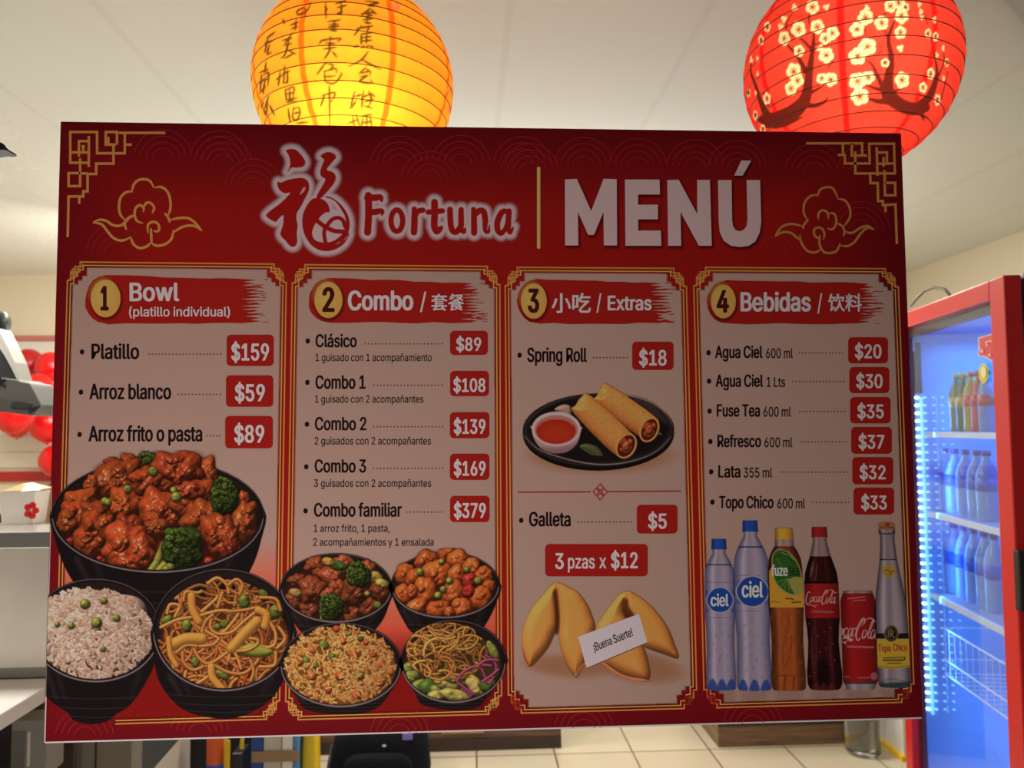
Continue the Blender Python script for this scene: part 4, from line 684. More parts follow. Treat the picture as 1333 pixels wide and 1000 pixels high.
def inside(P, cx, cy, rx, ry, up):           # what may show food: inside the rim and the heap above it
    a = np.linspace(0, math.pi, 24); lo = [(cx + rx * math.cos(t), cy + ry * math.sin(t)) for t in a]
    return P.mask(lo + [(cx - rx, cy - up), (cx + rx, cy - up)], 1.2)
def broccoli(P, cx, cy, r, stems, rng, sq=1.0):
    for a, b_, wd in stems: P.tube([a, b_], wd, (118, 118, 48), .1, .5)
    P.lump(cx, cy, r * 1.0, r * sq * 1.0, 0, (40, 58, 20), rng, 10, .1, .6, .5)
    for k in range(60):
        a, q = rng.uniform(0, 6.283), math.sqrt(rng.random()); x, y = cx + r * q * math.cos(a) * .92, cy + r * sq * q * math.sin(a)
        t = .55 + .45 * rng.random(); sh = .65 + .5 * (cy - y) / (r * sq) * .6 - .3 * (x - cx) / r * .5
        rr = r * rng.uniform(.13, .24); c = np.array((66, 86, 30)) * t * sh * 1.2
        P.lump(x, y, rr, rr, 0, c, rng, 4, .12, .4, .35)
    for k in range(60):
        a, q = rng.uniform(0, 6.283), math.sqrt(rng.random()) * .93; x, y = cx + r * q * math.cos(a), cy + r * sq * q * math.sin(a)
        P.ell(x, y, .8, .8, (124, 130, 62) if rng.random() < .5 else (88, 106, 44), 0, .9, .8 * max(.15, .6 - .5 * (x - cx) / r - .4 * (y - cy) / r))
def pea(P, x, y, r, rng): P.ell(x + .6, y + .8, r + .7, r + .7, (24, 14, 6), 0, 1.6, .6); P.lump(x, y, r, r, 0, (110, 116, 44), rng, 1, .3, .0, 0)

def pic_glazed_chicken():
    rng = random.Random(11); P = Pic(60, 586, 352, 815, .8); k = K(50, 570, 3.9206); cx, cy, rx, ry = 205.3, 672, 138.7, 74
    bowl(P, cx, cy, rx, ry, [(67, 664), (71, 700), (86, 742), (110, 775), (150, 800), (205, 808), (258, 800), (300, 775), (326, 742), (340, 702), (343.8, 664), (300, 640), (205, 632), (110, 640)], 4)
    P.clip = inside(P, cx, cy, rx - 5, ry - 4, 90)
    P.ell(cx, cy + 12, rx - 12, ry - 16, (52, 14, 8), 0, 8)
    for x, y, a, b in ((180, 530, 40, 26), (330, 625, 50, 28), (600, 560, 60, 60), (870, 630, 28, 24), (270, 600, 30, 22), (760, 470, 60, 60), (420, 380, 60, 50), (560, 640, 40, 20), (1000, 560, 40, 40), (500, 430, 60, 60)):
        (X, Y), = k((x, y)); P.lump(X, Y, a / 3.92, b / 3.92, 0, (112, 30, 18), rng, 5, .45)
    ch = [(560, 130, 60, 50, 0, 'b'), (845, 195, 66, 80, .1), (715, 170, 118, 92, .25), (380, 135, 40, 32, 0), (470, 150, 60, 55, .6), (400, 215, 112, 92, -.3), (270, 240, 32, 44, 0), (1040, 330, 34, 50, 0), (1050, 430, 62, 90, .2),
          (215, 340, 82, 72, -.5), (200, 410, 92, 72, .3), (150, 430, 40, 54, 0), (430, 345, 80, 80, .2), (300, 400, 70, 76, -.4), (285, 500, 88, 105, .15), (340, 455, 40, 60, 0), (560, 265, 92, 98, .3), (545, 225, 70, 60, 0), (625, 385, 100, 112, -.15), (600, 460, 60, 44, 0), (800, 330, 96, 104, .5),
          (760, 270, 60, 40, 0), (850, 430, 104, 90, .8), (930, 500, 76, 116, -.35), (985, 530, 30, 60, .1), (460, 480, 66, 84, 0), (455, 560, 116, 112, .2), (520, 590, 62, 86, 0), (470, 640, 60, 40, 0)]
    for c in ch:
        (X, Y), = k(c[:2])
        if len(c) > 5: broccoli(P, X, Y, c[2] / 3.92, [], rng); continue
        base = np.array((138, 56, 27)) * rng.uniform(.86, 1.1) + np.array((0, rng.uniform(-5, 8), 0))
        P.lump(X, Y, c[2] / 3.35, c[3] / 3.35, c[4], base, rng, 12, .62, 1.0, .5)
    for x, y, r in ((340, 325, 22), (355, 330, 18), (585, 172, 24), (690, 268, 18), (703, 303, 27), (455, 262, 22)):
        (X, Y), = k((x, y)); pea(P, X, Y, r / 3.92, rng)
    (X, Y), = k((950, 300)); broccoli(P, X, Y, 18, [(k((905, 270))[0], k((925, 330))[0], 12)], rng, 1.36)
    s = k((640, 545), (600, 640), (565, 690), (700, 580), (640, 650), (600, 695), (720, 625), (650, 670), (660, 690))
    (X, Y), = k((735, 560)); broccoli(P, X, Y, 26.5, [(s[0], s[1], 9), (s[1], s[2], 9), (s[3], s[4], 10), (s[4], s[5], 10), (s[6], s[7], 9), (s[7], s[8], 9)], rng, 1.06)
    P.clip = None
    P.stroke([(cx + (rx - 3) * math.cos(a), cy + (ry - 2.6) * math.sin(a)) for a in np.linspace(.1, 3.05, 40)], [1, 3, 3.4, 3, 1], (20, 15, 16), 1)
    P.stroke([(cx + (rx - 1.6) * math.cos(a), cy + (ry - 1.2) * math.sin(a)) for a in np.linspace(.05, 3.09, 40)], [.8, 1.5, 1.9, 1.5, .8], (112, 100, 102), .9, .85)
    P.dim(.93).obj('bowl_picture', 7, poster, 'picture of a black bowl of glazed orange chicken with broccoli')

def grains(P, n, cx, cy, rx, ry, top, cols, rng, ln=(4, 6.5), wd=2.7, ks=.12, edge=.22, amb=.74):
    pts = []
    while len(pts) < n:
        x, y = rng.uniform(-1, 1), rng.uniform(-1, 1)
        if (x * x + y * y) < 1: pts.append((cx + x * rx, cy + (y * ry if y > 0 else y * top)))
    pts.sort(key=lambda p: p[1] + rng.uniform(-14, 14))
    for x, y in pts:
        a = rng.uniform(0, 3.14); l = rng.uniform(*ln) / 2; c = np.array(rng.choice(cols)) * rng.uniform(.82, 1.1) * (1.06 - .2 * max(0, (x - cx) / rx) - .1 * max(0, (y - cy) / ry))
        P.tube([(x - l * math.cos(a), y - l * math.sin(a)), (x + l * math.cos(a), y + l * math.sin(a))], wd, c, ks, amb, edge)

def pic_white_rice():
    rng = random.Random(5); P = Pic(56, 748, 214, 948, .8); k = K(50, 730, 3.9206); cx, cy, rx, ry = 124.5, 821, 85, 67.5
    P.clip = cl = clip_left(P)
    bowl(P, cx, cy, rx, ry, [(40, 815), (42, 860), (50, 893), (66, 913), (88, 928), (96, 938), (118, 943), (140, 939), (151, 930), (168, 919), (187, 893), (202, 860), (209, 815), (170, 790), (80, 790)], 4)
    P.clip = cl * inside(P, cx, cy, rx - 6, ry - 4.5, 80)
    P.ell(116, 824, 80, 56, (120, 94, 78), 0, 5)
    P.lump(116, 826, 81, 60, 0, (170, 142, 124), rng, 26, .02, .6, 0)
    grains(P, 1500, 116, 826, 83, 60, 60, [(172, 144, 128), (166, 137, 120), (178, 152, 136), (152, 120, 100)], rng, (3, 5.4), 3.6, .05, .07, .82)
    for x, y, r in ((237, 221, 25), (333, 204, 18), (296, 316, 27), (398, 292, 19), (96, 325, 13), (166, 330, 17), (330, 450, 14)):
        (X, Y), = k((x, y)); pea(P, X, Y, r / 3.92, rng)
    P.clip = cl
    P.stroke([(cx + (rx - 2.6) * math.cos(a), cy + (ry - 2.2) * math.sin(a)) for a in np.linspace(.2, 2.95, 40)], [1, 2.6, 3, 2.6, 1], (20, 15, 16), 1)
    P.stroke([(cx + (rx - 1.4) * math.cos(a), cy + (ry - 1.2) * math.sin(a)) for a in np.linspace(.15, 2.99, 40)], [.8, 1.5, 1.9, 1.5, .8], (118, 106, 106), .9, .85)
    P.dim(.93).obj('bowl_picture', 8, poster, 'picture of a black bowl of white rice with peas')

def noodles(P, n, cx, cy, rx, ry, top, cols, rng, wd, rad=(10, 30)):
    its = []
    for i in range(n):
        while True:
            x, y = rng.uniform(-1, 1), rng.uniform(-1, 1)
            if x * x + y * y < 1: break
        its.append((cx + x * rx, cy + (y * ry if y > 0 else y * top)))
    for i, (x, y) in enumerate(its):
        R = rng.uniform(*rad); a0 = rng.uniform(0, 6.28); sp = rng.uniform(1.0, 2.6) * rng.choice((-1, 1)); f = rng.uniform(.7, 1.2)
        pts = []
        for t in np.linspace(-.5, .5, 9):
            px, py = x + R * (math.cos(a0 + sp * t) - math.cos(a0)), y + R * f * (math.sin(a0 + sp * t) - math.sin(a0))
            dx, dy = (px - cx) / rx, (py - cy) / (ry if py > cy else top); q = math.hypot(dx, dy)
            if q > 1: px, py = cx + (px - cx) / q, cy + (py - cy) / q
            pts.append((px, py))
        d = i / n; c = np.array(rng.choice(cols)) * (.55 + .5 * d) * rng.uniform(.9, 1.08) * (1.05 - .25 * max(0, (x - cx) / rx))
        P.tube(pts, wd * rng.uniform(.9, 1.15), c, .16, .5, .8)

def pic_noodles():
    rng = random.Random(8); P = Pic(194, 736, 390, 940, .8); k = K(195, 735, 4.879); cx, cy, rx, ry = 291, 820.5, 92.6, 79.8
    bowl(P, cx, cy, rx, ry, [(198.5, 815), (200, 850), (205, 882), (220, 907), (242, 926), (277, 935), (306, 935), (336, 923), (358, 904), (373, 876), (381, 848), (383.4, 815), (340, 780), (240, 780)], 4)
    P.clip = inside(P, cx, cy, rx - 5, ry - 4, 90)
    P.ell(cx + 2, cy + 14, 84, 62, (66, 30, 12), 0, 5)
    NC = [(166, 98, 46), (176, 108, 52), (154, 86, 40), (170, 94, 52)]
    noodles(P, 230, 290, 828, 83, 70, 72, NC, rng, 4.0, (10, 34))
    for pts, w_, c in (([(600, 560), (700, 620), (780, 640)], 16, (150, 66, 30)), ([(380, 660), (430, 560)], 20, (150, 66, 30)), ([(760, 400), (730, 500)], 16, (152, 58, 26)), ([(590, 770), (630, 680)], 18, (148, 60, 28)), ([(165, 410), (210, 400)], 20, (170, 80, 34)), ([(640, 740), (600, 790)], 16, (150, 60, 28)), ([(180, 620), (230, 660)], 18, (150, 60, 30))):
        P.tube(k(*pts), w_ / 4.88, c, .1)
    for x, y, a, b, r in ((235, 385, 34, 46, .2), (110, 350, 40, 26, -.6), (800, 300, 44, 46, .5), (720, 185, 36, 24, .6), (430, 395, 24, 22, 0), (475, 378, 28, 28, 0), (290, 620, 28, 36, 0), (95, 645, 46, 26, 0), (600, 235, 36, 46, 0), (460, 700, 50, 26, .5), (540, 260, 14, 14, 0), (655, 735, 16, 14, 0)):
        (X, Y), = k((x, y)); P.lump(X, Y, a / 4.9, b / 4.9, r, (92, 98, 36), rng, 2, .25, .2, .6)
    main = [[(370, 120), (430, 85), (490, 130), (500, 180)], [(500, 130), (550, 95), (590, 130), (570, 190)], [(215, 230), (230, 175), (300, 180), (330, 170)], [(110, 310), (130, 255), (190, 265), (160, 330)], [(70, 400), (180, 350), (300, 330), (430, 295), (540, 300), (560, 320), (480, 420), (440, 440)],
            [(395, 330), (385, 400), (430, 440), (520, 430), (600, 360), (690, 290)], [(350, 420), (450, 480), (540, 560), (580, 660)], [(270, 510), (310, 590), (370, 630), (450, 590), (540, 520)], [(410, 640), (500, 685), (600, 690), (680, 620), (690, 590)], [(150, 560), (150, 660), (180, 730), (230, 740)], [(210, 560), (215, 620), (270, 670), (340, 650)],
            [(230, 680), (220, 740), (260, 770), (330, 740), (370, 710)], [(760, 360), (800, 440), (790, 510), (740, 530)], [(820, 400), (860, 470), (810, 530)], [(500, 300), (600, 290), (690, 270)], [(310, 520), (400, 510), (440, 470)], [(270, 370), (340, 430), (360, 480)], [(700, 210), (800, 220), (830, 290)], [(640, 610), (660, 680), (640, 740)], [(800, 560), (790, 640), (700, 650)],
            [(330, 300), (420, 220), (430, 200)], [(460, 180), (430, 270)], [(320, 480), (350, 370), (400, 320)], [(170, 560), (230, 515), (300, 520)], [(320, 780), (400, 790)]]
    for m in main: P.tube(smooth(k(*m), False, 4), 4.6, np.array((182, 114, 54)) * rng.uniform(.88, 1.05), .2, .5)
    for m, w_ in (([(265, 200), (270, 280), (310, 360)], 52), ([(160, 500), (230, 470), (330, 470)], 72), ([(120, 470), (130, 570), (170, 640)], 36), ([(520, 530), (600, 440), (680, 360)], 66), ([(690, 290), (740, 320), (730, 390)], 52), ([(390, 650), (400, 720), (460, 790)], 50)):
        P.tube(smooth(k(*m), False, 4), w_ / 4.88, (170, 114, 50), .08, .62)
    P.inflate(smooth(k((560, 545), (640, 500), (690, 510), (780, 545), (760, 580), (690, 592), (610, 580)), n=3), 7, (122, 122, 44), .1)
    P.tube(smooth(k((560, 550), (620, 545), (680, 510), (685, 480), (640, 470)), False, 4), 5, (172, 116, 52), .15)
    P.clip = None
    P.stroke([(cx + (rx - 3) * math.cos(a), cy + (ry - 2.6) * math.sin(a)) for a in np.linspace(.3, 2.85, 40)], [1, 2.8, 3.2, 2.8, 1], (20, 15, 16), 1)
    P.stroke([(cx + (rx - 1.6) * math.cos(a), cy + (ry - 1.3) * math.sin(a)) for a in np.linspace(.1, 3.05, 40)], [.8, 1.5, 1.9, 1.5, .8], (112, 98, 100), .9, .85)
    P.dim(.93).obj('bowl_picture', 9, poster, 'picture of a black bowl of noodles with vegetables')

def pic_beef():
    rng = random.Random(21); P = Pic(360, 716, 516, 835, .8); k = K(360, 700, 4.443); cx, cy, rx, ry = 437.7, 765.8, 72.9, 45.2
    bowl(P, cx, cy, rx, ry, [(364.8, 762), (369, 785), (382, 810), (400, 828), (440, 833), (476, 828), (495, 812), (506, 788), (510.5, 762), (470, 745), (405, 745)], 3)
    P.clip = inside(P, cx, cy, rx - 4, ry - 3, 55); P.ell(cx, cy + 5, 66, 38, (44, 18, 10), 0, 5)
    for x, y, a, b, r in ((120, 250, 50, 40, 0), (225, 165, 60, 50, .3), (390, 140, 60, 36, .2), (520, 190, 50, 60, 0), (110, 350, 50, 60, .2), (190, 420, 56, 52, 0), (430, 440, 44, 56, 0), (530, 400, 56, 56, -.5), (600, 310, 60, 60, .3), (380, 380, 50, 60, 0), (260, 240, 60, 60, 0), (320, 230, 76, 66, .3), (350, 300, 50, 60, 0), (205, 300, 74, 78, .2), (450, 315, 76, 80, .4), (300, 330, 40, 40, 0)):
        (X, Y), = k((x, y)); P.lump(X, Y, a / 4.2, b / 4.2, r, np.array((118, 56, 32)) * rng.uniform(.85, 1.15), rng, 6, .34, .9)
    for x, y, a, b, c in ((350, 160, 56, 30, (60, 84, 30)), (570, 230, 44, 34, (150, 130, 60)), (610, 265, 40, 26, (150, 130, 60)), (300, 140, 40, 26, (150, 110, 50)), (525, 325, 16, 16, (130, 120, 60)), (585, 390, 22, 20, (100, 110, 44)), (110, 320, 40, 26, (140, 110, 56))):
        (X, Y), = k((x, y)); P.lump(X, Y, a / 4.4, b / 4.4, .3, c, rng, 2, .15, .3, .4)
    (X, Y), = k((475, 215)); broccoli(P, X, Y, 16, [], rng, 1.0)
    (X, Y), = k((315, 405)); broccoli(P, X, Y, 16.5, [(k((270, 400))[0], k((265, 480))[0], 7), (k((300, 420))[0], k((290, 485))[0], 8)], rng, 1.05)
    P.clip = None; P.stroke([(cx + (rx - 1.5) * math.cos(a), cy + (ry - 1.2) * math.sin(a)) for a in np.linspace(.05, 3.09, 40)], [.8, 1.5, 1.9, 1.5, .8], (108, 94, 94), .9, .9)
    P.dim(.93).obj('bowl_picture', 10, poster, 'picture of a small black bowl of beef with broccoli')

def pic_orange_chicken():
    rng = random.Random(31); P = Pic(504, 714, 656, 835, .8); k = K(360, 700, 4.443); cx, cy, rx, ry = 579.5, 762, 71, 43.2
    bowl(P, cx, cy, rx, ry, [(508.6, 758), (512, 780), (524, 806), (540, 826), (580, 833), (618, 828), (634, 810), (646, 784), (650.3, 758), (610, 740), (550, 740)], 3)
    P.clip = inside(P, cx, cy, rx - 4, ry - 3, 55); P.ell(cx, cy + 5, 64, 36, (60, 18, 8), 0, 5)
    L = [(980, 105, 56, 44), (870, 140, 70, 60), (1050, 130, 60, 56), (1130, 170, 50, 50), (750, 215, 60, 60), (1200, 220, 50, 50), (1230, 280, 36, 34), (820, 240, 70, 56), (930, 210, 80, 76), (1040, 215, 46, 56), (735, 330, 52, 56), (860, 310, 62, 80), (1180, 350, 60, 66), (1020, 330, 70, 84), (810, 400, 62, 44), (935, 415, 66, 50), (1070, 405, 56, 56), (1000, 430, 30, 30), (785, 310, 30, 40)]
    for x, y, a, b in L:
        (X, Y), = k((x, y)); P.lump(X, Y, a / 4.1, b / 4.1, rng.uniform(-.5, .5), np.array((166, 76, 32)) * rng.uniform(.86, 1.1), rng, 4, .42, .5)
    (X, Y), = k((1115, 250)); P.lump(X, Y, 9.5, 11, .4, (150, 42, 30), rng, 3, .3, .3); (X, Y), = k((1110, 310)); P.lump(X, Y, 8, 9, .4, (150, 42, 30), rng, 3, .3, .3)
    for x, y, r in ((830, 200, 22), (935, 335, 22), (965, 300, 20), (1000, 250, 20), (1165, 250, 22), (1100, 185, 18), (955, 140, 18)):
        (X, Y), = k((x, y)); pea(P, X, Y, r / 4.4, rng)
    P.clip = None; P.stroke([(cx + (rx - 1.5) * math.cos(a), cy + (ry - 1.2) * math.sin(a)) for a in np.linspace(.05, 3.09, 40)], [.8, 1.5, 1.9, 1.5, .8], (108, 94, 94), .9, .9)
    P.dim(.93).obj('bowl_picture', 10, poster, 'picture of a small black bowl of orange chicken with red pepper')

def pic_fried_rice():
    rng = random.Random(41); P = Pic(360, 806, 528, 934, .8); k = K(360, 790, 4.3); cx, cy, rx, ry = 443.7, 866, 79.2, 55
    bowl(P, cx, cy, rx, ry, [(364.6, 862), (370, 885), (386, 908), (398, 924), (430, 929.5), (470, 929), (492, 921), (506, 904), (518, 884), (522.8, 862), (480, 840), (405, 840)], 3.4)
    P.clip = inside(P, cx, cy, rx - 4, ry - 3, 60); P.ell(443, 868, 72, 50, (96, 56, 22), 0, 4)
    grains(P, 900, 443, 868, 72, 48, 54, [(186, 132, 72), (178, 120, 62), (192, 142, 84), (168, 106, 52)], rng, (3.4, 5.6), 2.8)
    for x, y, r, c in ((335, 125, 22, 0), (370, 190, 24, 0), (435, 270, 28, 0), (540, 265, 22, 0), (590, 325, 18, 0), (195, 390, 30, 0), (355, 385, 30, 0), (285, 465, 26, 0), (450, 495, 28, 0), (580, 420, 30, 0), (285, 250, 18, 0), (125, 315, 22, 0), (205, 250, 18, 0), (640, 370, 18, 0), (245, 345, 18, 0), (265, 215, 30, 1), (165, 300, 22, 1), (460, 385, 32, 1), (310, 275, 22, 1), (215, 325, 22, 1), (405, 155, 18, 1), (470, 180, 18, 2), (500, 200, 18, 0)):
        (X, Y), = k((x, y)); P.lump(X, Y, r / 4.4, r / 4.8, rng.uniform(0, 1), ((170, 76, 36), (104, 110, 44), (60, 70, 34))[c], rng, 2, .15, .2, .5)
    grains(P, 140, 443, 868, 66, 44, 48, [(192, 140, 80), (180, 122, 66)], rng, (4, 6.5), 2.5)
    P.clip = None; P.stroke([(cx + (rx - 1.5) * math.cos(a), cy + (ry - 1.2) * math.sin(a)) for a in np.linspace(.05, 3.09, 40)], [.8, 1.5, 1.9, 1.5, .8], (112, 98, 98), .9, .9)
    P.dim(.93).obj('bowl_picture', 11, poster, 'picture of a black bowl of fried rice with carrot')

def pic_noodle_salad():
    rng = random.Random(51); P = Pic(516, 802, 664, 930, .8); k = K(360, 790, 4.3); cx, cy, rx, ry = 590, 861.5, 69, 54.2
    bowl(P, cx, cy, rx, ry, [(521, 857), (526, 880), (540, 902), (550, 918), (585, 924.5), (620, 922), (632, 910), (648, 890), (656, 872), (659, 855), (620, 830), (560, 830)], 3.4)
    P.clip = inside(P, cx, cy, rx - 4, ry - 3, 60); P.ell(590, 866, 62, 44, (50, 36, 16), 0, 4)
    for x, y, a, b, c in ((740, 340, 40, 30, 0), (760, 390, 40, 36, 0), (800, 445, 56, 36, 0), (850, 450, 50, 50, 1), (920, 470, 60, 34, 0), (960, 430, 76, 40, 2), (900, 495, 60, 30, 2), (1000, 495, 90, 36, 2), (1070, 400, 50, 50, 2), (1110, 440, 40, 76, 3), (1180, 440, 50, 40, 1), (1000, 400, 60, 30, 0), (1210, 245, 26, 60, 0)):
        (X, Y), = k((x, y)); P.lump(X, Y, a / 4.3, b / 4.3, rng.uniform(-.6, .2), ((118, 122, 54), (70, 92, 36), (150, 140, 70), (176, 150, 84))[c], rng, 3, .18, .4, .6)
    noodles(P, 120, 582, 846, 52, 40, 34, [(186, 122, 56), (176, 108, 46), (194, 132, 64)], rng, 3.0, (8, 26))
    for m in ([(1010, 420), (1040, 370), (1120, 330), (1200, 330)], [(1150, 350), (1190, 430), (1230, 330), (1170, 270)], [(1120, 340), (1170, 300), (1240, 300)], [(1040, 460), (1090, 500)], [(1150, 420), (1210, 380), (1240, 350)], [(1020, 430), (1060, 460), (1100, 490)]):
        P.tube(smooth(k(*m), False, 4), 3.8, (128, 52, 84), .25, .5)
    P.clip = None; P.stroke([(cx + (rx - 1.5) * math.cos(a), cy + (ry - 1.2) * math.sin(a)) for a in np.linspace(.05, 3.09, 40)], [.8, 1.5, 1.9, 1.5, .8], (112, 98, 98), .9, .9)
    P.dim(.93).obj('bowl_picture', 11, poster, 'picture of a black bowl of noodles with salad and red cabbage')

def pic_plate():
    rng = random.Random(61); P = Pic(674, 490, 884, 618, .7); k = K(670, 485, 6.06)
    P.ell(779, 565, 98.5, 48, (14, 11, 11), -.01); P.ell(779, 560, 98.7, 47.6, (30, 25, 25), -.01); P.ell(778.5, 559, 92, 42.5, (18, 14, 14), -.01, 3)
    P.stroke(smooth(k((75, 500), (180, 600), (330, 660), (560, 715), (760, 725), (960, 690), (1120, 620), (1230, 510)), False, 4), [.7, 1.5, 1.9, 1.5, .7], (118, 104, 102), 1, .8)
    P.stroke(smooth(k((880, 175), (1010, 205), (1130, 270), (1210, 350), (1245, 420)), False, 4), [.5, 1.8, 1.4, .5], (112, 98, 98), 1, .8)
    P.stroke(smooth(k((960, 215), (1080, 290), (1190, 390)), False, 4), [4, 12, 3], (62, 50, 50), 6, .6)
    P.stroke(smooth(k((90, 400), (200, 300), (330, 230), (480, 190)), False, 4), [.5, 1, .5], (70, 60, 60), 1, .6)
    P.inflate(smooth(k((315, 300), (350, 265), (400, 252), (440, 268), (450, 320), (430, 350)), n=3), 5, (140, 112, 98), .05)
    def roll(a, b, wd, ecx, ecy, erx, ery, rot):
        (ax, ay), (bx, by) = k(a, b); L = math.hypot(bx - ax, by - ay); ux, uy = (bx - ax) / L, (by - ay) / L; w_ = wd / 6.06
        pts = [(ax - uy * w_ * .9, ay + ux * w_ * .9), (ax - ux * 6 - uy * w_ * .35, ay - uy * 6 + ux * w_ * .35), (ax - ux * 8 + uy * w_ * .35, ay - uy * 8 - ux * w_ * .35), (ax + uy * w_ * .9, ay - ux * w_ * .9)]
        pts += [(bx + uy * w_, by - ux * w_), (bx + ux * 8 + uy * w_ * .5, by + uy * 8 - ux * w_ * .5), (bx + ux * 10 - uy * w_ * .4, by + uy * 10 + ux * w_ * .4), (bx - uy * w_, by + ux * w_)]
        P.poly([(x + 2, y + 3) for x, y in smooth(pts, n=4)], (10, 6, 5), 4, .7)
        P.inflate(smooth(pts, n=4), w_ * 1.0, (188, 116, 58), .06, .5, .05, 10, .8)
        sl = P.sl(pts, 0); cv = np.clip(.5 - P.sdf(sl, smooth(pts, n=4)) / .8, 0, 1); q = wobble(P.X[sl] * ux + P.Y[sl] * uy, (P.Y[sl] * ux - P.X[sl] * uy) * .6, 9)
        P.over(sl, (138, 76, 30), cv * np.clip(q - .2, 0, 1) * .45)
        (ex, ey), = k((ecx, ecy)); P.ell(ex, ey, erx / 6.06 + 2.6, ery / 6.06 + 2.2, (176, 112, 60), rot, 1.2); P.ell(ex, ey, erx / 6.06, ery / 6.06, (62, 20, 12), rot)
        P.clip = P.mask(ellipse(ex, ey, erx / 6.06 - 1, ery / 6.06 - 1, rot)) 
        for dx, dy, c in ((-2, 3, (150, 66, 34)), (3, -3, (160, 74, 36)), (2, 5, (140, 56, 28)), (-3, -4, (132, 46, 26)), (0, 0, (156, 78, 40))): P.lump(ex + dx, ey + dy, 5, 7, rng.uniform(0, 1), c, rng, 3, .12, .4, .5)
        P.clip = None
    roll((700, 175), (1050, 430), 100, 1062, 452, 58, 90, .45); roll((535, 255), (850, 560), 108, 880, 580, 62, 92, .5)
    P.inflate(smooth(k((510, 585), (560, 560), (650, 585), (698, 645), (680, 665), (610, 655), (550, 620)), n=3), 5, (62, 66, 42), .12); P.stroke(k((520, 590), (600, 645), (690, 652)), 1, (100, 104, 76), 1, .6)
    P.poly(smooth(k((136, 450), (150, 520), (200, 590), (270, 628), (340, 636), (420, 620), (490, 560), (520, 470), (500, 420), (150, 420)), n=4), (132, 104, 104), .8)
    P.poly(smooth(k((200, 590), (270, 628), (340, 636), (420, 620), (490, 560), (440, 575), (330, 600)), n=3), (98, 72, 74), 5, .8)
    P.ell(*k((328, 445))[0], 193 / 6.06, 136 / 6.06, (160, 134, 134)); P.ell(*k((328, 452))[0], 172 / 6.06, 116 / 6.06, (126, 92, 90), 0, 2)
    P.ell(*k((326, 460))[0], 156 / 6.06, 102 / 6.06, (124, 30, 18), 0, 1.2); P.ell(*k((330, 475))[0], 120 / 6.06, 70 / 6.06, (134, 37, 20), 0, 8)
    P.stroke([(723.8 + 24 * math.cos(a), 560.5 + 15.5 * math.sin(a)) for a in np.linspace(3.5, 5.9, 20)], [.5, 1.6, .5], (196, 120, 90), 1.2, .7)
    P.stroke(k((1110, 490), (1150, 478), (1155, 490)), 1.5, (96, 100, 84), 1, .7)
    P.obj('plate_picture', 7, poster, 'picture of a black plate with two spring rolls and red sauce')

def pic_cookies():
    k = K(670, 750, 6.06); CK = (188, 119, 58)
    P = Pic(674, 756, 778, 886, .7)
    L1 = smooth(k((55, 480), (75, 380), (130, 260), (210, 160), (270, 90), (320, 58), (345, 80), (348, 250), (345, 390), (310, 470), (270, 560), (200, 650), (125, 718), (95, 690), (60, 590)), n=4)
    R1 = smooth(k((320, 58), (370, 62), (420, 85), (500, 130), (570, 220), (610, 310), (635, 410), (600, 560), (560, 690), (500, 790), (475, 797), (420, 720), (370, 600), (350, 480), (352, 350), (335, 180)), n=4)
    P.inflate(L1, 15, CK, .05, .42, .03, 8); P.inflate(R1, 15, (190, 120, 58), .05, .42, .03, 8)
    P.poly(smooth(k((300, 130), (330, 110), (345, 200), (352, 330), (345, 440), (320, 450), (318, 300)), n=3), (58, 24, 12), 4, .85)
    P.stroke(k((57, 560), (80, 650), (122, 712)), [.5, 2.2, 1.4], (120, 62, 30)); P.stroke(k((480, 785), (560, 680)), [3, 4.5, 2], (160, 92, 62)); P.stroke(k((487, 778), (548, 700)), [1, 1.8, .8], (92, 44, 26))
    P.stroke(smooth(k((540, 180), (600, 300), (620, 400), (585, 540)), False, 4), [.4, 1.2, .4], (104, 54, 24), 1, .8)
    P.obj('cookie_picture', 7, poster, 'picture of a standing fortune cookie at the left')
    P = Pic(772, 766, 886, 892, .7)
    L2 = smooth(k((640, 410), (690, 320), (760, 220), (830, 140), (890, 123), (930, 160), (885, 200), (865, 260), (880, 330), (1000, 520), (1050, 660), (1070, 780), (1035, 833), (900, 800), (770, 735), (690, 680), (645, 560)), n=4)
    R2 = smooth(k((885, 123), (960, 150), (1060, 220), (1150, 320), (1220, 430), (1270, 560), (1292, 620), (1280, 654), (1180, 620), (1040, 570), (1000, 520), (960, 420), (890, 330), (862, 240)), n=4)
    P.inflate(L2, 16, CK, .05, .42, .03, 8); P.inflate(R2, 15, (188, 118, 56), .05, .42, .03, 8)
    P.poly(smooth(k((862, 190), (890, 180), (905, 250), (950, 320), (880, 335), (858, 270)), n=3), (56, 24, 12), 4, .85)
    P.stroke(smooth(k((690, 680), (800, 755), (930, 805), (1040, 825)), False, 4), [2, 4.6, 5, 2], (160, 94, 66)); P.stroke(smooth(k((740, 705), (840, 765), (940, 795), (1030, 805)), False, 4), [.6, 2, 2, .6], (92, 44, 28))
    P.obj('cookie_picture', 7, poster, 'picture of a fortune cookie at the right')
    f = Flat(); f.poly(k((500, 480), (980, 298), (1047, 522), (567, 725)), (168, 146, 152)); f.poly(k((567, 725), (1047, 522), (1045, 532), (570, 732)), (90, 56, 44))
    o = f.obj('slip_picture', 8, poster, 'printed white paper slip reading ¡Buena Suerte!')
    t = Flat(); q = Flat(); q.text('¡Buena Suerte!', 0, 54.5, 0, 11.2, INKD, .4); a = math.radians(-22.3); (ox, oy), = k((630, 596))
    t.v = [(ox + x * math.cos(a) - y * math.sin(a) + .12 * -y, oy + x * math.sin(a) + y * math.cos(a)) for x, y in q.v]; t.c = q.c; t.f = q.f; t.d = q.d
    t.obj('slip_writing', 9, o)

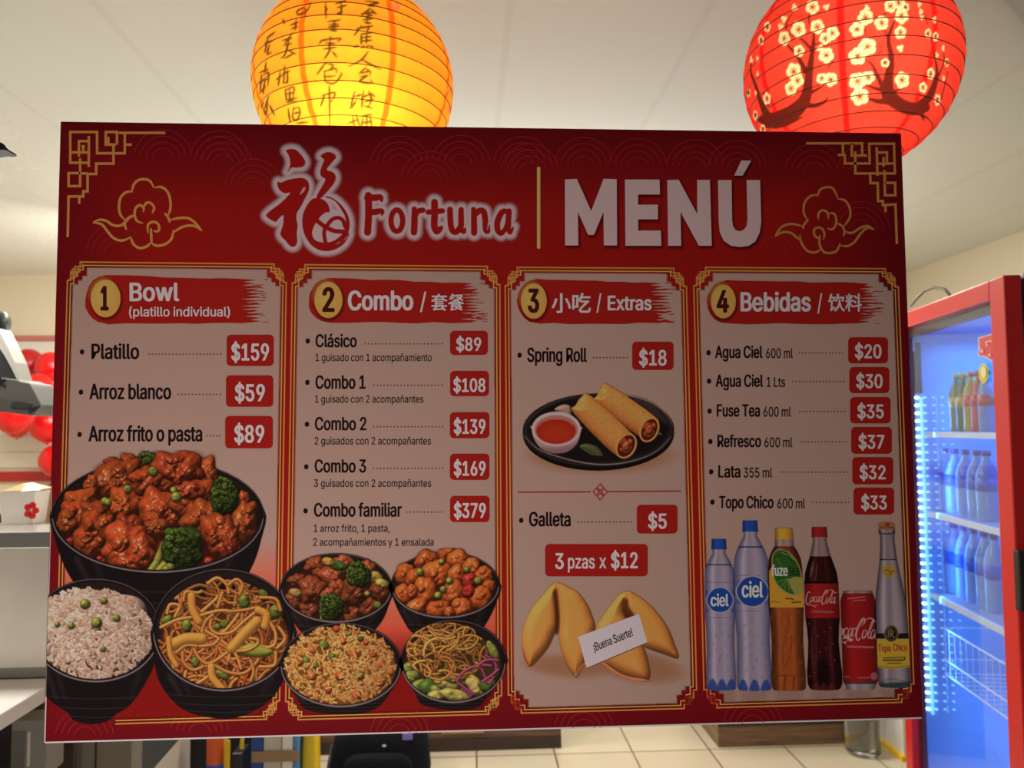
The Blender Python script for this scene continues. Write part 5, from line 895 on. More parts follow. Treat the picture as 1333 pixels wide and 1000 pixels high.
SCRIPT = [([(14, 7), (11, 3), (6, 3), (3, 9), (1, 18), (2, 28), (7, 34), (12, 31), (15, 26)], 2.6), ([(4, 33), (9, 37), (16, 36), (24, 37), (33, 41), (30, 37), (40, 36)], 1.6), ([(20, 15), (16, 18), (15, 24), (18, 28), (22, 25), (23, 18), (20, 15), (24, 17)], 2.2), ([(34, 17), (31, 14), (27, 17), (26, 24), (29, 28), (34, 25)], 2.3), ([(43, 17), (39, 14), (36, 19), (35, 25), (38, 28), (42, 22), (45, 14), (43, 25), (45, 28), (48, 24)], 2.2), ([(47, 15), (51, 14)], 2),
          ([(66, 6), (68, 1), (65, -3), (60, 1), (55, 11), (52, 22), (53, 30), (57, 34), (62, 30)], 3.2), ([(62, 9), (66, 6), (66, 1), (62, 4), (61, 10)], 1.2), ([(68, 0), (77, -4), (86, -1), (92, 4), (98, 2)], 2.2), ([(71, 16), (67, 18), (65, 25), (67, 30), (71, 28), (74, 20), (71, 16)], 2.4), ([(77, 26), (83, 10), (86, 1), (84, 0), (79, 14), (77, 26), (80, 30), (83, 25)], 2.0), ([(92, 18), (88, 15), (84, 20), (83, 27), (86, 30), (91, 24), (94, 15), (92, 27), (95, 30), (98, 26)], 2.2)]
def script(P, x0, y0, sc, col, slope=0, cut=-99):
    for pts, wd in SCRIPT:
        q = [(x0 + (x + (20 - y) * .12) * sc, y0 + y * sc * 1.25 + slope * x * sc) for x, y in pts if x > cut]
        if len(q) > 1: q = smooth(q, False, 4); P.stroke(q, [wd * sc * .5, wd * sc * 1.15, wd * sc * 1.2, wd * sc * .6], col, .6)

def bottle(ax, prof, zones, x0, y0, x1, y1, name, lab, extra=None, edge=(40, 44, 74)):
    k = K(890, 650, 3.334); ys = np.array([p[0] for p in prof], float); hs = np.array([p[1] for p in prof], float); yt, yb = ys[0], ys[-1]
    P = Pic(x0, y0, x1, y1, .62); cyr = (P.Y - 650) * 3.334; cxr = (P.X - 890) * 3.334
    axis = ax[0] + (ax[1] - ax[0]) * (cyr - yt) / (yb - yt); hw = np.interp(cyr, ys, hs); u = (cxr - axis) / np.maximum(hw, 1)
    inn = np.clip((hw - np.abs(cxr - axis)) / 2.6 + .5, 0, 1) * np.clip((cyr - yt) / 2.5, 0, 1) * np.clip((yb + 9 * (1 - u * u) * .5 - cyr) / 2.5, 0, 1)
    al = (slice(None), slice(None))
    for za, zb, col, mode in zones:
        cv = np.clip((cyr - za) / 2 + .5, 0, 1) * np.clip((zb - cyr + 4 * (1 - np.clip(u * u, 0, 1))) / 2 + .5, 0, 1) * inn; c = np.array(col, float)
        if mode == 'clear':                  # clear wall: dark blue rims, pale middle, soft vertical gleams
            e = np.clip((np.abs(u) - .55) / .45, 0, 1) ** 1.3; g = np.exp(-((u + .45) / .16) ** 2) * .22 + np.exp(-((u - .3) / .2) ** 2) * .1
            cc = c * (1 - e[..., None] * .62) + np.array(edge) * (e * .5)[..., None]; cc = cc * (1 + g)[..., None]
        elif mode == 'liquid':
            e = np.clip((np.abs(u) - .3) / .7, 0, 1); g = np.exp(-((u + .5) / .13) ** 2) * .55 + np.exp(-((u - .42) / .12) ** 2) * .25
            cc = c * (1.08 - .62 * e)[..., None] + np.array((150, 120, 110)) * (g * .28)[..., None]
        else:
            e = np.abs(u) ** 2; g = np.exp(-((u + .4) / .25) ** 2) * .12; cc = c * (1.04 - .4 * e + g)[..., None]
        P.over(al, cc, cv)
    if extra: extra(P, k, u, cyr, inn)
    P.c *= .8
    o = P.obj(name, 7, poster, lab); return o
BLU = (30, 62, 140)
def ciel(cx, cy, r, tx0, tx1, yb, cap, yl, yb2):
    def ex(P, k, u, cyr, inn):
        P.clip = inn; al = (slice(None), slice(None))
        for y in (yl - 70, yl + 84): P.stroke(k((0, y), (330, y + 2)), .7, (60, 68, 110), .8, .7)
        for dx in (-60, 58): P.ell(*k((cx + dx, cy - 30))[0], 3, 5, BLU, 0, 3, .5); P.ell(*k((cx + dx, cy + 45))[0], 3, 3, BLU, 0, 3, .5)
        d = [(cx - r * 1.12, cy), (cx - r * .72, cy - r * .78), (cx, cy - r * 1.06), (cx + r * .72, cy - r * .78), (cx + r * 1.12, cy), (cx + r * .72, cy + r * .78), (cx, cy + r * 1.04), (cx - r * .72, cy + r * .78)]
        P.poly(smooth(k(*[((x - cx) * 1.09 + cx, (y - cy) * 1.09 + cy) for x, y in d]), n=4), (158, 146, 158)); P.poly(smooth(k(*d), n=4), (28, 62, 142))
        sl = al; P.over(sl, (130, 128, 160), np.clip(wobble(P.X * 1.6, P.Y * .5, 7) - .35, 0, 1) * .55 * np.clip((cyr - yl - 90) / 20, 0, 1)); P.over(sl, (54, 66, 116), np.clip(wobble(P.X, P.Y * .6 + 4, 8) - .45, 0, 1) * .6 * np.clip((cyr - yl - 90) / 20, 0, 1))
        for q in (-.55, 0, .55):             # moulded feet
            x = cx + 8 + q * r * 1.5; P.poly(smooth(k((x - 22, yb2 + 8), (x - 14, yb2 - 26), (x, yb2 - 42), (x + 14, yb2 - 26), (x + 22, yb2 + 8)), n=3), (36, 58, 132), 2, .85)
        P.clip = None
    return ex
def ciel_words(o, x0, x1, yb, cap):
    t = Flat(); t.text('ciel', x0, x1, yb, cap, (178, 162, 174), .9); t.obj('label_lettering', 8, o)
def pic_drinks():
    k = K(890, 650, 3.334); WT = (138, 127, 146)
    o = bottle((152, 163), [(172, 31), (213, 32), (216, 36), (219, 28), (238, 27), (262, 42), (300, 61), (330, 64), (515, 65), (540, 63), (600, 60), (660, 60), (720, 63), (800, 64), (822, 62), (828, 56)],
               [(172, 218, (30, 66, 150), 'solid'), (218, 284, (140, 128, 140), 'clear'), (282, 287, (40, 46, 90), 'solid'), (287, 830, WT, 'clear')], 913, 698, 962, 902, 'bottle_picture', 'picture of the small water bottle with a blue cap', ciel(158, 438, 50, 0, 0, 0, 0, 430, 822), (34, 52, 118))
    ciel_words(o, 925, 948.5, 789, 15.5)
    o = bottle((287, 308), [(92, 32), (134, 33), (138, 38), (142, 29), (160, 28), (190, 44), (225, 62), (260, 72), (320, 76), (480, 76), (540, 74), (600, 70), (660, 71), (740, 75), (810, 76), (830, 66)],
               [(92, 141, (30, 66, 150), 'solid'), (141, 206, (140, 128, 140), 'clear'), (204, 210, (40, 46, 90), 'solid'), (210, 832, WT, 'clear')], 950, 675, 1008, 902, 'bottle_picture', 'picture of the tall water bottle with a blue cap', ciel(299, 401, 61, 0, 0, 0, 0, 400, 824), (34, 52, 118))
    ciel_words(o, 965.5, 993.5, 777.5, 20)
    def fz(P, kk, u, cyr, inn):
        P.clip = inn * np.clip((470 - cyr) / 2 + .5, 0, 1) * np.clip((cyr - 210) / 2, 0, 1)
        P.poly(k((360, 320), (540, 350), (540, 480), (360, 480)), (186, 136, 44)); P.poly(smooth(k((366, 330), (400, 330), (420, 400), (440, 420), (400, 340), (380, 300)), n=2), (186, 136, 44))
        P.poly(smooth(k((382, 260), (400, 222), (430, 218), (470, 240), (502, 290), (514, 345), (510, 405), (480, 420), (430, 400), (392, 350)), n=4), (148, 142, 76)); P.poly(smooth(k((386, 262), (402, 226), (430, 222), (468, 244), (498, 292), (509, 340), (505, 398), (476, 413), (434, 395), (396, 348)), n=4), (42, 84, 32))
        P.poly(smooth(k((452, 348), (512, 340), (514, 400), (486, 418)), n=2), (140, 132, 66), 2); 
        for a in ((405, 398), (430, 410), (460, 420), (392, 365)): P.stroke(k((452, 345), a), .8, (120, 142, 70), 1, .8)
        P.stroke(k((392, 255), (440, 232), (490, 290)), 1.2, (20, 38, 18), 1.5, .8); P.stroke(k((425, 232), (458, 243), (478, 262)), 1.1, (150, 160, 130), 1, .8); P.stroke(k((400, 250), (430, 300)), 1, (100, 130, 60), 1, .6)
        P.stroke(k((442, 432), (470, 432), (478, 438)), 1.3, INKD, 1, .8); P.stroke(k((470, 448), (508, 446)), 1.3, INKD, 1, .8); P.stroke(k((383, 444), (414, 446)), 1, (90, 60, 30), 1, .7)
        P.clip = inn * np.clip((cyr - 480) / 10, 0, 1)
        for pts in (((430, 740), (430, 660), (445, 610), (470, 600), (460, 680), (440, 735)), ((440, 600), (455, 540), (450, 500)), ((400, 500), (400, 620)), ((385, 765), (530, 765))): P.stroke(smooth(k(*pts), False, 4), 1.1, (96, 44, 18), 1.2, .75)
        for x in (400, 440, 480, 515): P.stroke(k((x, 770), (x - 4, 825)), 2, (84, 36, 14), 2, .8)
        P.over((slice(None), slice(None)), (190, 126, 60), np.clip(wobble(P.X, P.Y * .7, 13) - .4, 0, 1) * .4); P.clip = None
    o = bottle((434, 457), [(125, 38), (168, 39), (172, 42), (177, 40), (202, 40), (225, 55), (262, 70), (300, 74), (465, 76), (540, 71), (620, 68), (700, 71), (760, 74), (818, 73), (830, 66)],
               [(125, 174, (190, 142, 44), 'solid'), (174, 206, (140, 118, 112), 'clear'), (204, 340, (112, 46, 28), 'liquid'), (338, 466, (186, 136, 44), 'solid'), (466, 834, (138, 66, 30), 'liquid')], 998, 684, 1052, 904, 'bottle_picture', 'picture of the iced tea bottle with a yellow cap', fz)
    t = Flat(); t.text('fuze', 1004, 1025.5, 749.5, 13.5, (190, 176, 166), .9); t.text('tea', 1026.5, 1040.5, 749.5, 13.5, (24, 34, 20), .3); t.obj('label_lettering', 8, o)
    SC = (186, 150, 148)
    def ck(P, kk, u, cyr, inn):
        P.clip = inn; script(P, *k((530, 398))[0], .405, SC, .02); P.stroke(k((560, 487), (646, 490)), 2.6, (150, 96, 96), 1.2, .75)
        P.stroke(k((562, 270), (550, 340)), [1, 3, 1], (150, 110, 106), 2, .6); P.stroke(k((580, 280), (572, 350)), 1, (160, 120, 116), 1.2, .5)
        for q in range(14): P.ell(*k((545 + (q * 37) % 120, 540 + (q * 53) % 230))[0], .6, .9, (176, 140, 136), 0, .8, .7)
        P.stroke(k((560, 560), (556, 660), (566, 780)), [1, 4, 1], (112, 48, 48), 4, .6); P.stroke(k((640, 560), (638, 680), (650, 780)), [1, 4, 1], (100, 34, 36), 4, .6); P.ell(*k((606, 760))[0], 9, 20, (20, 6, 10), 0, 8, .8)
        for x in (572, 606, 642): P.poly(smooth(k((x - 15, 832), (x - 10, 806), (x, 796), (x + 10, 806), (x + 15, 832)), n=3), (88, 30, 34), 3, .7)
        P.clip = None
    bottle((588, 614), [(120, 32), (160, 34), (163, 37), (168, 29), (190, 31), (245, 44), (285, 58), (322, 69), (365, 74), (515, 75), (560, 69), (620, 66), (690, 70), (750, 76), (800, 75), (818, 68), (827, 60)],
           [(120, 165, (140, 30, 30), 'solid'), (165, 250, (130, 106, 104), 'clear'), (248, 366, (44, 14, 14), 'liquid'), (358, 366, (16, 8, 10), 'solid'), (366, 516, (138, 26, 26), 'solid'), (516, 834, (50, 14, 16), 'liquid')], 1045, 683, 1100, 904, 'bottle_picture', 'picture of the cola bottle with a red cap and red label', ck)
    def cn(P, kk, u, cyr, inn):
        P.clip = inn * np.clip((cyr - 408) / 2, 0, 1) * np.clip((796 - cyr) / 2, 0, 1); script(P, 1082.5, 806, .62, SC, .04, 15); P.stroke(k((690, 607), (704, 598), (728, 612), (718, 603), (736, 610)), [1, 4, 3, 1], SC, 1)
        P.stroke(k((712, 640), (750, 641)), 2.6, (176, 130, 130), 1.2, .7); P.stroke(k((758, 641), (822, 643)), 2.6, (176, 130, 130), 1.2, .7); P.stroke(k((712, 432), (786, 424)), 1.4, (180, 140, 136), 1, .7); P.stroke(k((736, 440), (790, 438)), 1.2, (180, 140, 136), 1, .7)
        P.stroke(k((700, 770), (722, 772)), 1.6, (170, 130, 128), 1, .6); P.stroke(k((758, 776), (808, 774)), 1.6, (170, 130, 128), 1, .6); P.ell(*k((826, 768))[0], 4.5, 5, (166, 130, 134), 0, 1, .6); P.clip = None
    bottle((755, 768), [(397, 60), (404, 64), (412, 66), (440, 76), (790, 76), (800, 70), (812, 64), (826, 60)],
           [(397, 410, (128, 120, 122), 'clear'), (408, 793, (138, 24, 26), 'solid'), (792, 802, (66, 54, 56), 'solid'), (802, 828, (134, 124, 126), 'clear')], 1090, 766, 1146, 902, 'can_picture', 'picture of the red cola can', cn)
    def tc(P, kk, u, cyr, inn):
        P.clip = inn; (X, Y), = k((890, 313)); P.poly(smooth(k((862, 300), (878, 288), (890, 282), (906, 290), (920, 302), (916, 325), (900, 338), (882, 340), (866, 328)), n=3), (176, 138, 46)); P.stroke(k((870, 314), (884, 306), (900, 318), (914, 308)), 1.3, (110, 66, 30), 1); P.stroke(k((876, 326), (904, 326)), .9, (110, 66, 30), 1, .8)
        P.poly(k((820, 582), (985, 582), (985, 606), (820, 606)), (26, 22, 36)); P.poly(k((820, 606), (985, 606), (985, 728), (905, 738), (820, 728)), (186, 152, 50)); P.stroke(k((828, 722), (905, 732), (982, 722)), .9, (60, 70, 40), 1, .7)
        (X, Y), = k((901, 583)); P.ell(X, Y, 9.4, 11.2, (150, 122, 60)); P.ell(X, Y, 8.4, 10.2, (24, 20, 22)); P.stroke(ellipse(X, Y, 6.8, 8.4), .7, (150, 124, 64), .9, .8)
        P.stroke([(X - 3.5, Y + 4), (X - 3.5, Y - 3), (X, Y - 5), (X + 3, Y - 2), (X + .5, Y + 1), (X + 3.5, Y + 5)], 1.1, (156, 130, 66), .8); P.stroke([(X - .5, Y + 4), (X - .5, Y - 2)], .9, (156, 130, 66), .8)
        P.stroke(k((866, 689), (962, 686)), 1, (40, 34, 30), .9); P.stroke(k((868, 699), (950, 699)), 2.4, (62, 54, 34), 1, .8); P.stroke(k((886, 712), (940, 712)), 1.5, (62, 54, 34), 1, .75); P.ell(*k((958, 694))[0], 1.2, 1.2, INKD)
        P.poly(k((886, 130), (896, 130), (902, 600), (882, 600)), (110, 96, 104), 6, .5); P.poly(k((886, 738), (902, 738), (902, 800), (884, 800)), (100, 90, 98), 5, .5)
        P.poly(k((835, 800), (990, 792), (990, 830), (835, 830)), (28, 48, 54), 3, .85); P.stroke(smooth(k((850, 800), (900, 780), (970, 795)), False, 4), 1, (60, 70, 78), 1.4, .7); P.clip = None
        P.poly(smooth(k((846, 120), (852, 104), (880, 100), (908, 104), (915, 122), (900, 132), (862, 132)), n=3), (160, 104, 66)); 
        for x in (856, 868, 880, 892, 904): P.ell(*k((x, 122))[0], 1, 1.6, (92, 40, 28), 0, 1)
        P.ell(*k((884, 110))[0], 3.5, 2, (140, 40, 34), 0, 1.5); P.stroke(k((846, 142), (862, 150), (900, 150), (914, 142)), 1.4, (30, 30, 50), 1)
    o = bottle((880, 916), [(104, 34), (128, 35), (140, 34), (150, 35), (158, 30), (180, 30), (260, 37), (330, 48), (400, 60), (470, 69), (540, 71), (640, 71), (780, 70), (806, 68), (816, 58)],
               [(100, 262, (132, 118, 124), 'clear'), (259, 264, (44, 42, 66), 'solid'), (264, 820, (140, 128, 138), 'clear')], 1130, 679, 1188, 902, 'bottle_picture', 'picture of the clear glass bottle with a yellow label', tc, (16, 16, 34))
    t = Flat(); t.text('Topo', 1143, 1160, 848.5, 9, (128, 44, 34), .8); t.text('Chico', 1162.5, 1181, 847.5, 9, (128, 44, 34), .8); t.obj('label_lettering', 8, o)
pic_glazed_chicken(); pic_white_rice(); pic_noodles(); pic_beef(); pic_orange_chicken(); pic_fried_rice(); pic_noodle_salad(); pic_plate(); pic_cookies(); pic_drinks()

# ------------------------------------------------------------------ the shop behind the glass: shell
CEIL = 2.55
def tile_mat():
    m = mat('floor_tile', (214, 196, 164), .3); nt = m.node_tree; b = nt.nodes['Principled BSDF']
    tc = nt.nodes.new('ShaderNodeTexCoord'); mp = nt.nodes.new('ShaderNodeMapping'); br = nt.nodes.new('ShaderNodeTexBrick'); nz = nt.nodes.new('ShaderNodeTexNoise')
    mp.inputs['Location'].default_value = (-.74 + 3.6, -2.53 + 3.6, 0)
    br.offset = 0; br.squash = 1
    for k_, v in (('Scale', 1), ('Mortar Size', .004), ('Mortar Smooth', .1), ('Brick Width', .36), ('Row Height', .36)): br.inputs[k_].default_value = v
    br.inputs['Color1'].default_value = tuple(srgb(212, 200, 176)) + (1,); br.inputs['Color2'].default_value = tuple(srgb(204, 191, 165)) + (1,); br.inputs['Mortar'].default_value = tuple(srgb(104, 88, 70)) + (1,)
    nz.inputs['Scale'].default_value = 9; nz.inputs['Detail'].default_value = 6
    mx = nt.nodes.new('ShaderNodeMix'); mx.data_type = 'RGBA'; mx.blend_type = 'MULTIPLY'; mx.inputs[0].default_value = .25
    nt.links.new(tc.outputs['Object'], mp.inputs[0]); nt.links.new(mp.outputs[0], br.inputs[0]); nt.links.new(tc.outputs['Object'], nz.inputs[0])
    nt.links.new(br.outputs[0], mx.inputs[6]); nt.links.new(nz.outputs['Color'], mx.inputs[7]); nt.links.new(mx.outputs[2], b.inputs['Base Color'])
    return m
def wood_mat(name, a, b_, sc=1.0):
    m = mat(name, a, .45); nt = m.node_tree; b = nt.nodes['Principled BSDF']
    tc = nt.nodes.new('ShaderNodeTexCoord'); mp = nt.nodes.new('ShaderNodeMapping'); nz = nt.nodes.new('ShaderNodeTexNoise'); cr_ = nt.nodes.new('ShaderNodeValToRGB')
    mp.inputs['Scale'].default_value = (2 * sc, 2 * sc, 34 * sc); nz.inputs['Scale'].default_value = 2; nz.inputs['Detail'].default_value = 5
    cr_.color_ramp.elements[0].position = .35; cr_.color_ramp.elements[0].color = tuple(srgb(*a)) + (1,); cr_.color_ramp.elements[1].position = .68; cr_.color_ramp.elements[1].color = tuple(srgb(*b_)) + (1,)
    nt.links.new(tc.outputs['Object'], mp.inputs[0]); nt.links.new(mp.outputs[0], nz.inputs[0]); nt.links.new(nz.outputs['Fac'], cr_.inputs[0]); nt.links.new(cr_.outputs[0], b.inputs['Base Color'])
    return m
def ceiling_mat():
    m = mat('ceiling_paint', (220, 222, 214), .7); nt = m.node_tree; b = nt.nodes['Principled BSDF']
    tc = nt.nodes.new('ShaderNodeTexCoord'); w_ = nt.nodes.new('ShaderNodeTexWave'); cr_ = nt.nodes.new('ShaderNodeValToRGB')
    w_.wave_profile = 'SIN'; w_.inputs['Scale'].default_value = .62; w_.inputs['Distortion'].default_value = .3; w_.inputs['Phase Offset'].default_value = 2.0
    cr_.color_ramp.elements[0].position = .992; cr_.color_ramp.elements[0].color = tuple(srgb(220, 222, 214)) + (1,); cr_.color_ramp.elements[1].position = 1.0; cr_.color_ramp.elements[1].color = tuple(srgb(214, 215, 206)) + (1,)
    nt.links.new(tc.outputs['Object'], w_.inputs[0]); nt.links.new(w_.outputs['Fac'], cr_.inputs[0]); nt.links.new(cr_.outputs[0], b.inputs['Base Color'])
    return m
m_wall = mat('wall_paint', (232, 222, 198), .6, noise=.02, nscale=3)
m_white = mat('white_panel', (228, 226, 220), .4)
setting(MB().box((-3.7, -1.6, -.1), (3.1, 4.3, 0)).obj('floor', tile_mat()))
setting(MB().box((-3.7, 0, CEIL), (3.1, 4.3, CEIL + .1)).obj('ceiling', ceiling_mat()))
setting(MB().box((-3.7, 4.2, 0), (3.1, 4.3, CEIL)).obj('wall_back', m_wall))
setting(MB().box((-3.7, 0, 0), (-3.6, 4.2, CEIL)).obj('wall_left', m_wall))
setting(MB().box((3.0, 0, 0), (3.1, 4.2, CEIL)).obj('wall_right', m_wall))
b = MB()
for i in range(8): b.box((-3.6, 4.188, 1.26 + i * .105), (2.99, 4.2, 1.362 + i * .105))
setting(b.obj('trim_1', m_white))            # white boarding on the back wall
setting(MB().box((-3.6, 4.17, 1.17), (2.99, 4.2, 1.235)).obj('trim_2', mat('red_rail', (176, 34, 30), .4)))
setting(MB().box((-3.6, 4.165, 2.105), (2.99, 4.2, 2.135)).obj('trim_3', mat('pink_glow', (196, 120, 112), .5)))  # pink strip in place of a reddish glow on the wall
setting(MB().box((-3.7, .0002, 0), (3.1, .0082, CEIL)).obj('window_1', thin_glass('shop_glass', (1, 1, 1), .5)))
# old glue smears and a scraped sticker on the pane, left of the board
m_glue = bpy.data.materials.new('dried_glue'); m_glue.use_nodes = True
_n = m_glue.node_tree; _t = _n.nodes.new('ShaderNodeBsdfTransparent'); _x = _n.nodes.new('ShaderNodeMixShader'); _nz = _n.nodes.new('ShaderNodeTexNoise'); _r = _n.nodes.new('ShaderNodeValToRGB'); _c = _n.nodes.new('ShaderNodeTexCoord')
_nz.inputs['Scale'].default_value = 70; _nz.inputs['Detail'].default_value = 5; _r.color_ramp.elements[0].position = .50; _r.color_ramp.elements[1].position = .85; _r.color_ramp.elements[1].color = (.22, .22, .22, 1)
_n.links.new(_c.outputs['Object'], _nz.inputs[0]); _n.links.new(_nz.outputs['Fac'], _r.inputs[0]); _n.links.new(_r.outputs[0], _x.inputs[0]); _n.links.new(_t.outputs[0], _x.inputs[1]); _tl = _n.nodes.new('ShaderNodeBsdfTranslucent'); _tl.inputs[0].default_value = (.9, .89, .86, 1); _n.links.new(_tl.outputs[0], _x.inputs[2]); _n.links.new(_x.outputs[0], _n.nodes['Material Output'].inputs[0])
def on_pane(pts, name, m, Y=-.0004, parent=None, th=.0003):
    q = np.array(pts, float); W = at(q[:, 0], q[:, 1], Y)
    return MB().prism([tuple(p) for p in W], (0, th, 0)).obj(name, m, parent)
st_ = on_pane(smooth([(-8, 184), (4, 187), (10, 194), (22, 202), (14, 204), (0, 200), (-8, 202)], n=3), 'scraped_sticker', mat('black_vinyl', (34, 34, 36), .4))
tag(st_, 'torn scrap of a black and white sticker on the glass at the left edge', 'sticker')
o = on_pane(smooth([(-4, 197), (6, 195), (16, 200), (21, 203), (8, 204), (-4, 205)], n=3), 'torn_backing', mat('white_vinyl', (214, 214, 216), .5), -.0008, st_, .0003)
sm = on_pane(smooth([(-8, 150), (22, 160), (34, 205), (60, 212), (52, 226), (24, 222), (20, 236), (-8, 240)], n=3), 'glue_smear', m_glue, -.0012)
tag(sm, 'faint whitish glue smear on the glass around the scraped sticker', 'smear', kind='stuff')
sm = on_pane(smooth([(42, 255), (66, 250), (68, 330), (46, 330), (38, 300)], n=3), 'glue_smear', m_glue, -.0012)
tag(sm, 'faint whitish glue smear on the glass beside the upper left corner of the menu board', 'smear', kind='stuff')

# ------------------------------------------------------------------ paper lanterns
def lantern_mat(name):
    m = bpy.data.materials.new(name); m.use_nodes = True; nt = m.node_tree; nt.nodes.clear()
    o = nt.nodes.new('ShaderNodeOutputMaterial'); a = nt.nodes.new('ShaderNodeAttribute'); a.attribute_name = 'ink'
    d = nt.nodes.new('ShaderNodeBsdfDiffuse'); t = nt.nodes.new('ShaderNodeBsdfTranslucent'); x = nt.nodes.new('ShaderNodeMixShader'); x.inputs[0].default_value = .62
    tc = nt.nodes.new('ShaderNodeTexCoord'); nz = nt.nodes.new('ShaderNodeTexNoise'); nz.inputs['Scale'].default_value = 60; nz.inputs['Detail'].default_value = 5
    mr = nt.nodes.new('ShaderNodeMapRange'); mr.inputs[3].default_value = .86; mr.inputs[4].default_value = 1.1
    mx = nt.nodes.new('ShaderNodeMix'); mx.data_type = 'RGBA'; mx.blend_type = 'MULTIPLY'; mx.inputs[0].default_value = 1
    nt.links.new(tc.outputs['Object'], nz.inputs[0]); nt.links.new(nz.outputs['Fac'], mr.inputs[0]); nt.links.new(a.outputs['Color'], mx.inputs[6]); nt.links.new(mr.outputs[0], mx.inputs[7])
    nt.links.new(mx.outputs[2], d.inputs[0]); nt.links.new(mx.outputs[2], t.inputs[0]); nt.links.new(d.outputs[0], x.inputs[1]); nt.links.new(t.outputs[0], x.inputs[2]); nt.links.new(x.outputs[0], o.inputs[0])
    return m
M_PAPER = lantern_mat('lantern_paper'); M_WIRE = mat('lantern_wire', (60, 36, 20), .5); M_CORD = mat('black_cord', (22, 22, 22), .5)
M_BULB = mat('bulb_glass', (255, 240, 210), .3, emit=(1, .75, .4), es=1.2)
def lantern(px, py, pr_, R, base, strip, strip_ang, art, nrib, label, energy, color, bulb_off, wire):
    z = R * F / pr_ * 1.004; C = CAM + rays(px, py) * z; C = np.array(C)
    o = empty('paper_lantern', C.tolist(), label, 'lantern', 'round paper lanterns hanging from the ceiling' if False else None)
    nu, nv = 560, 300
    lon = np.linspace(0, 2 * math.pi, nu, endpoint=False); lat = np.linspace(-1.42, 1.42, nv); LO, LA = np.meshgrid(lon, lat)
    rr = R * (1 - .014 * (1 - np.abs(np.sin((LA + 1.42) / 2.84 * (nrib + 1) * math.pi))) ** 1.0)
    D = np.stack([np.cos(LA) * np.sin(LO), -np.cos(LA) * np.cos(LO), np.sin(LA)], -1); P = D * rr[..., None]
    toC = CAM - C; fwd = np.array([toC[0], toC[1], 0]); fwd /= np.linalg.norm(fwd)
    M_ = np.where((D @ fwd)[..., None] < .0, D - 2 * (D @ fwd)[..., None] * fwd, D) * rr[..., None]   # the far side repeats the same print
    Q = to_px(M_ + C); jx = (Q[..., 0] - art.x0) / art.st; jy = (Q[..., 1] - art.y0) / art.st
    H_, W_ = art.a.shape; i0 = np.clip(jx.astype(int), 0, W_ - 2); j0 = np.clip(jy.astype(int), 0, H_ - 2); fx = np.clip(jx - i0, 0, 1); fy = np.clip(jy - j0, 0, 1)
    def smp(A):
        f = fx if A.ndim == 2 else fx[..., None]; g_ = fy if A.ndim == 2 else fy[..., None]
        return (A[j0, i0] * (1 - f) + A[j0, i0 + 1] * f) * (1 - g_) + (A[j0 + 1, i0] * (1 - f) + A[j0 + 1, i0 + 1] * f) * g_
    pm = art.c * art.a[..., None]; al_ = smp(art.a); cp = smp(pm)
    a0 = math.atan2(fwd[0], -fwd[1])
    c = np.broadcast_to(np.array(base, float), P.shape).copy()
    for s_ in strip_ang:
        dl = (LO - (a0 + math.radians(s_)) + math.pi) % (2 * math.pi) - math.pi
        k_ = np.clip((.028 - np.abs(dl) * (.35 + .65 * np.cos(LA)) * R / .2) * 90 + .5, 0, 1)[..., None]; c = c * (1 - k_) + np.array(strip) * k_
    c = c * (1 - al_[..., None]) + cp
    k_ = np.arange(nu * nv).reshape(nv, nu); k2 = np.roll(k_, -1, 1)
    q = np.stack([k_[:-1], k2[:-1], k2[1:], k_[1:]], -1).reshape(-1, 4).astype('i')
    grid_mesh('paper_shade', P.reshape(-1, 3), q, np.hstack([srgb_arr(c.reshape(-1, 3)), np.ones((nu * nv, 1))]), M_PAPER, o, None, True)
    for i in range(nrib + 2):
        la = -1.42 + 2.84 * i / (nrib + 1); r = R * .9865 * math.cos(la); zz = R * .9865 * math.sin(la)
        r2 = (r + .0012) if 0 < i < nrib + 1 else r
        MB().tube([(r2 * math.cos(a), r2 * math.sin(a), zz) for a in np.linspace(0, 2 * math.pi, 72, endpoint=False)], wire, 5, True).obj('wire_rib', M_WIRE, o, True)
    top = R * .9865 * math.sin(1.42)
    MB().tube([(-.028, 0, top), (-.02, 0, top + .03), (0, 0, top + .04), (.02, 0, top + .03), (.028, 0, top)], .0012, 6).obj('wire_handle', M_WIRE, o)
    MB().tube([(0, 0, CEIL - C[2]), (0, 0, top + .038), tuple(np.array(bulb_off) + (0, 0, .05))], .003, 8).obj('cord', M_CORD, o)
    MB().lathe([(.004, .05), (.013, .045), (.014, .02), (.028, 0), (.03, -.012), (.022, -.03), (.004, -.038)], 20, bulb_off).obj('bulb', M_BULB, o, True)
    l = lamp('lantern_lamp', 'POINT', (C + np.array(bulb_off) + fwd * .05 + np.array((0, 0, -.03))).tolist(), energy, color, .035)
    return o
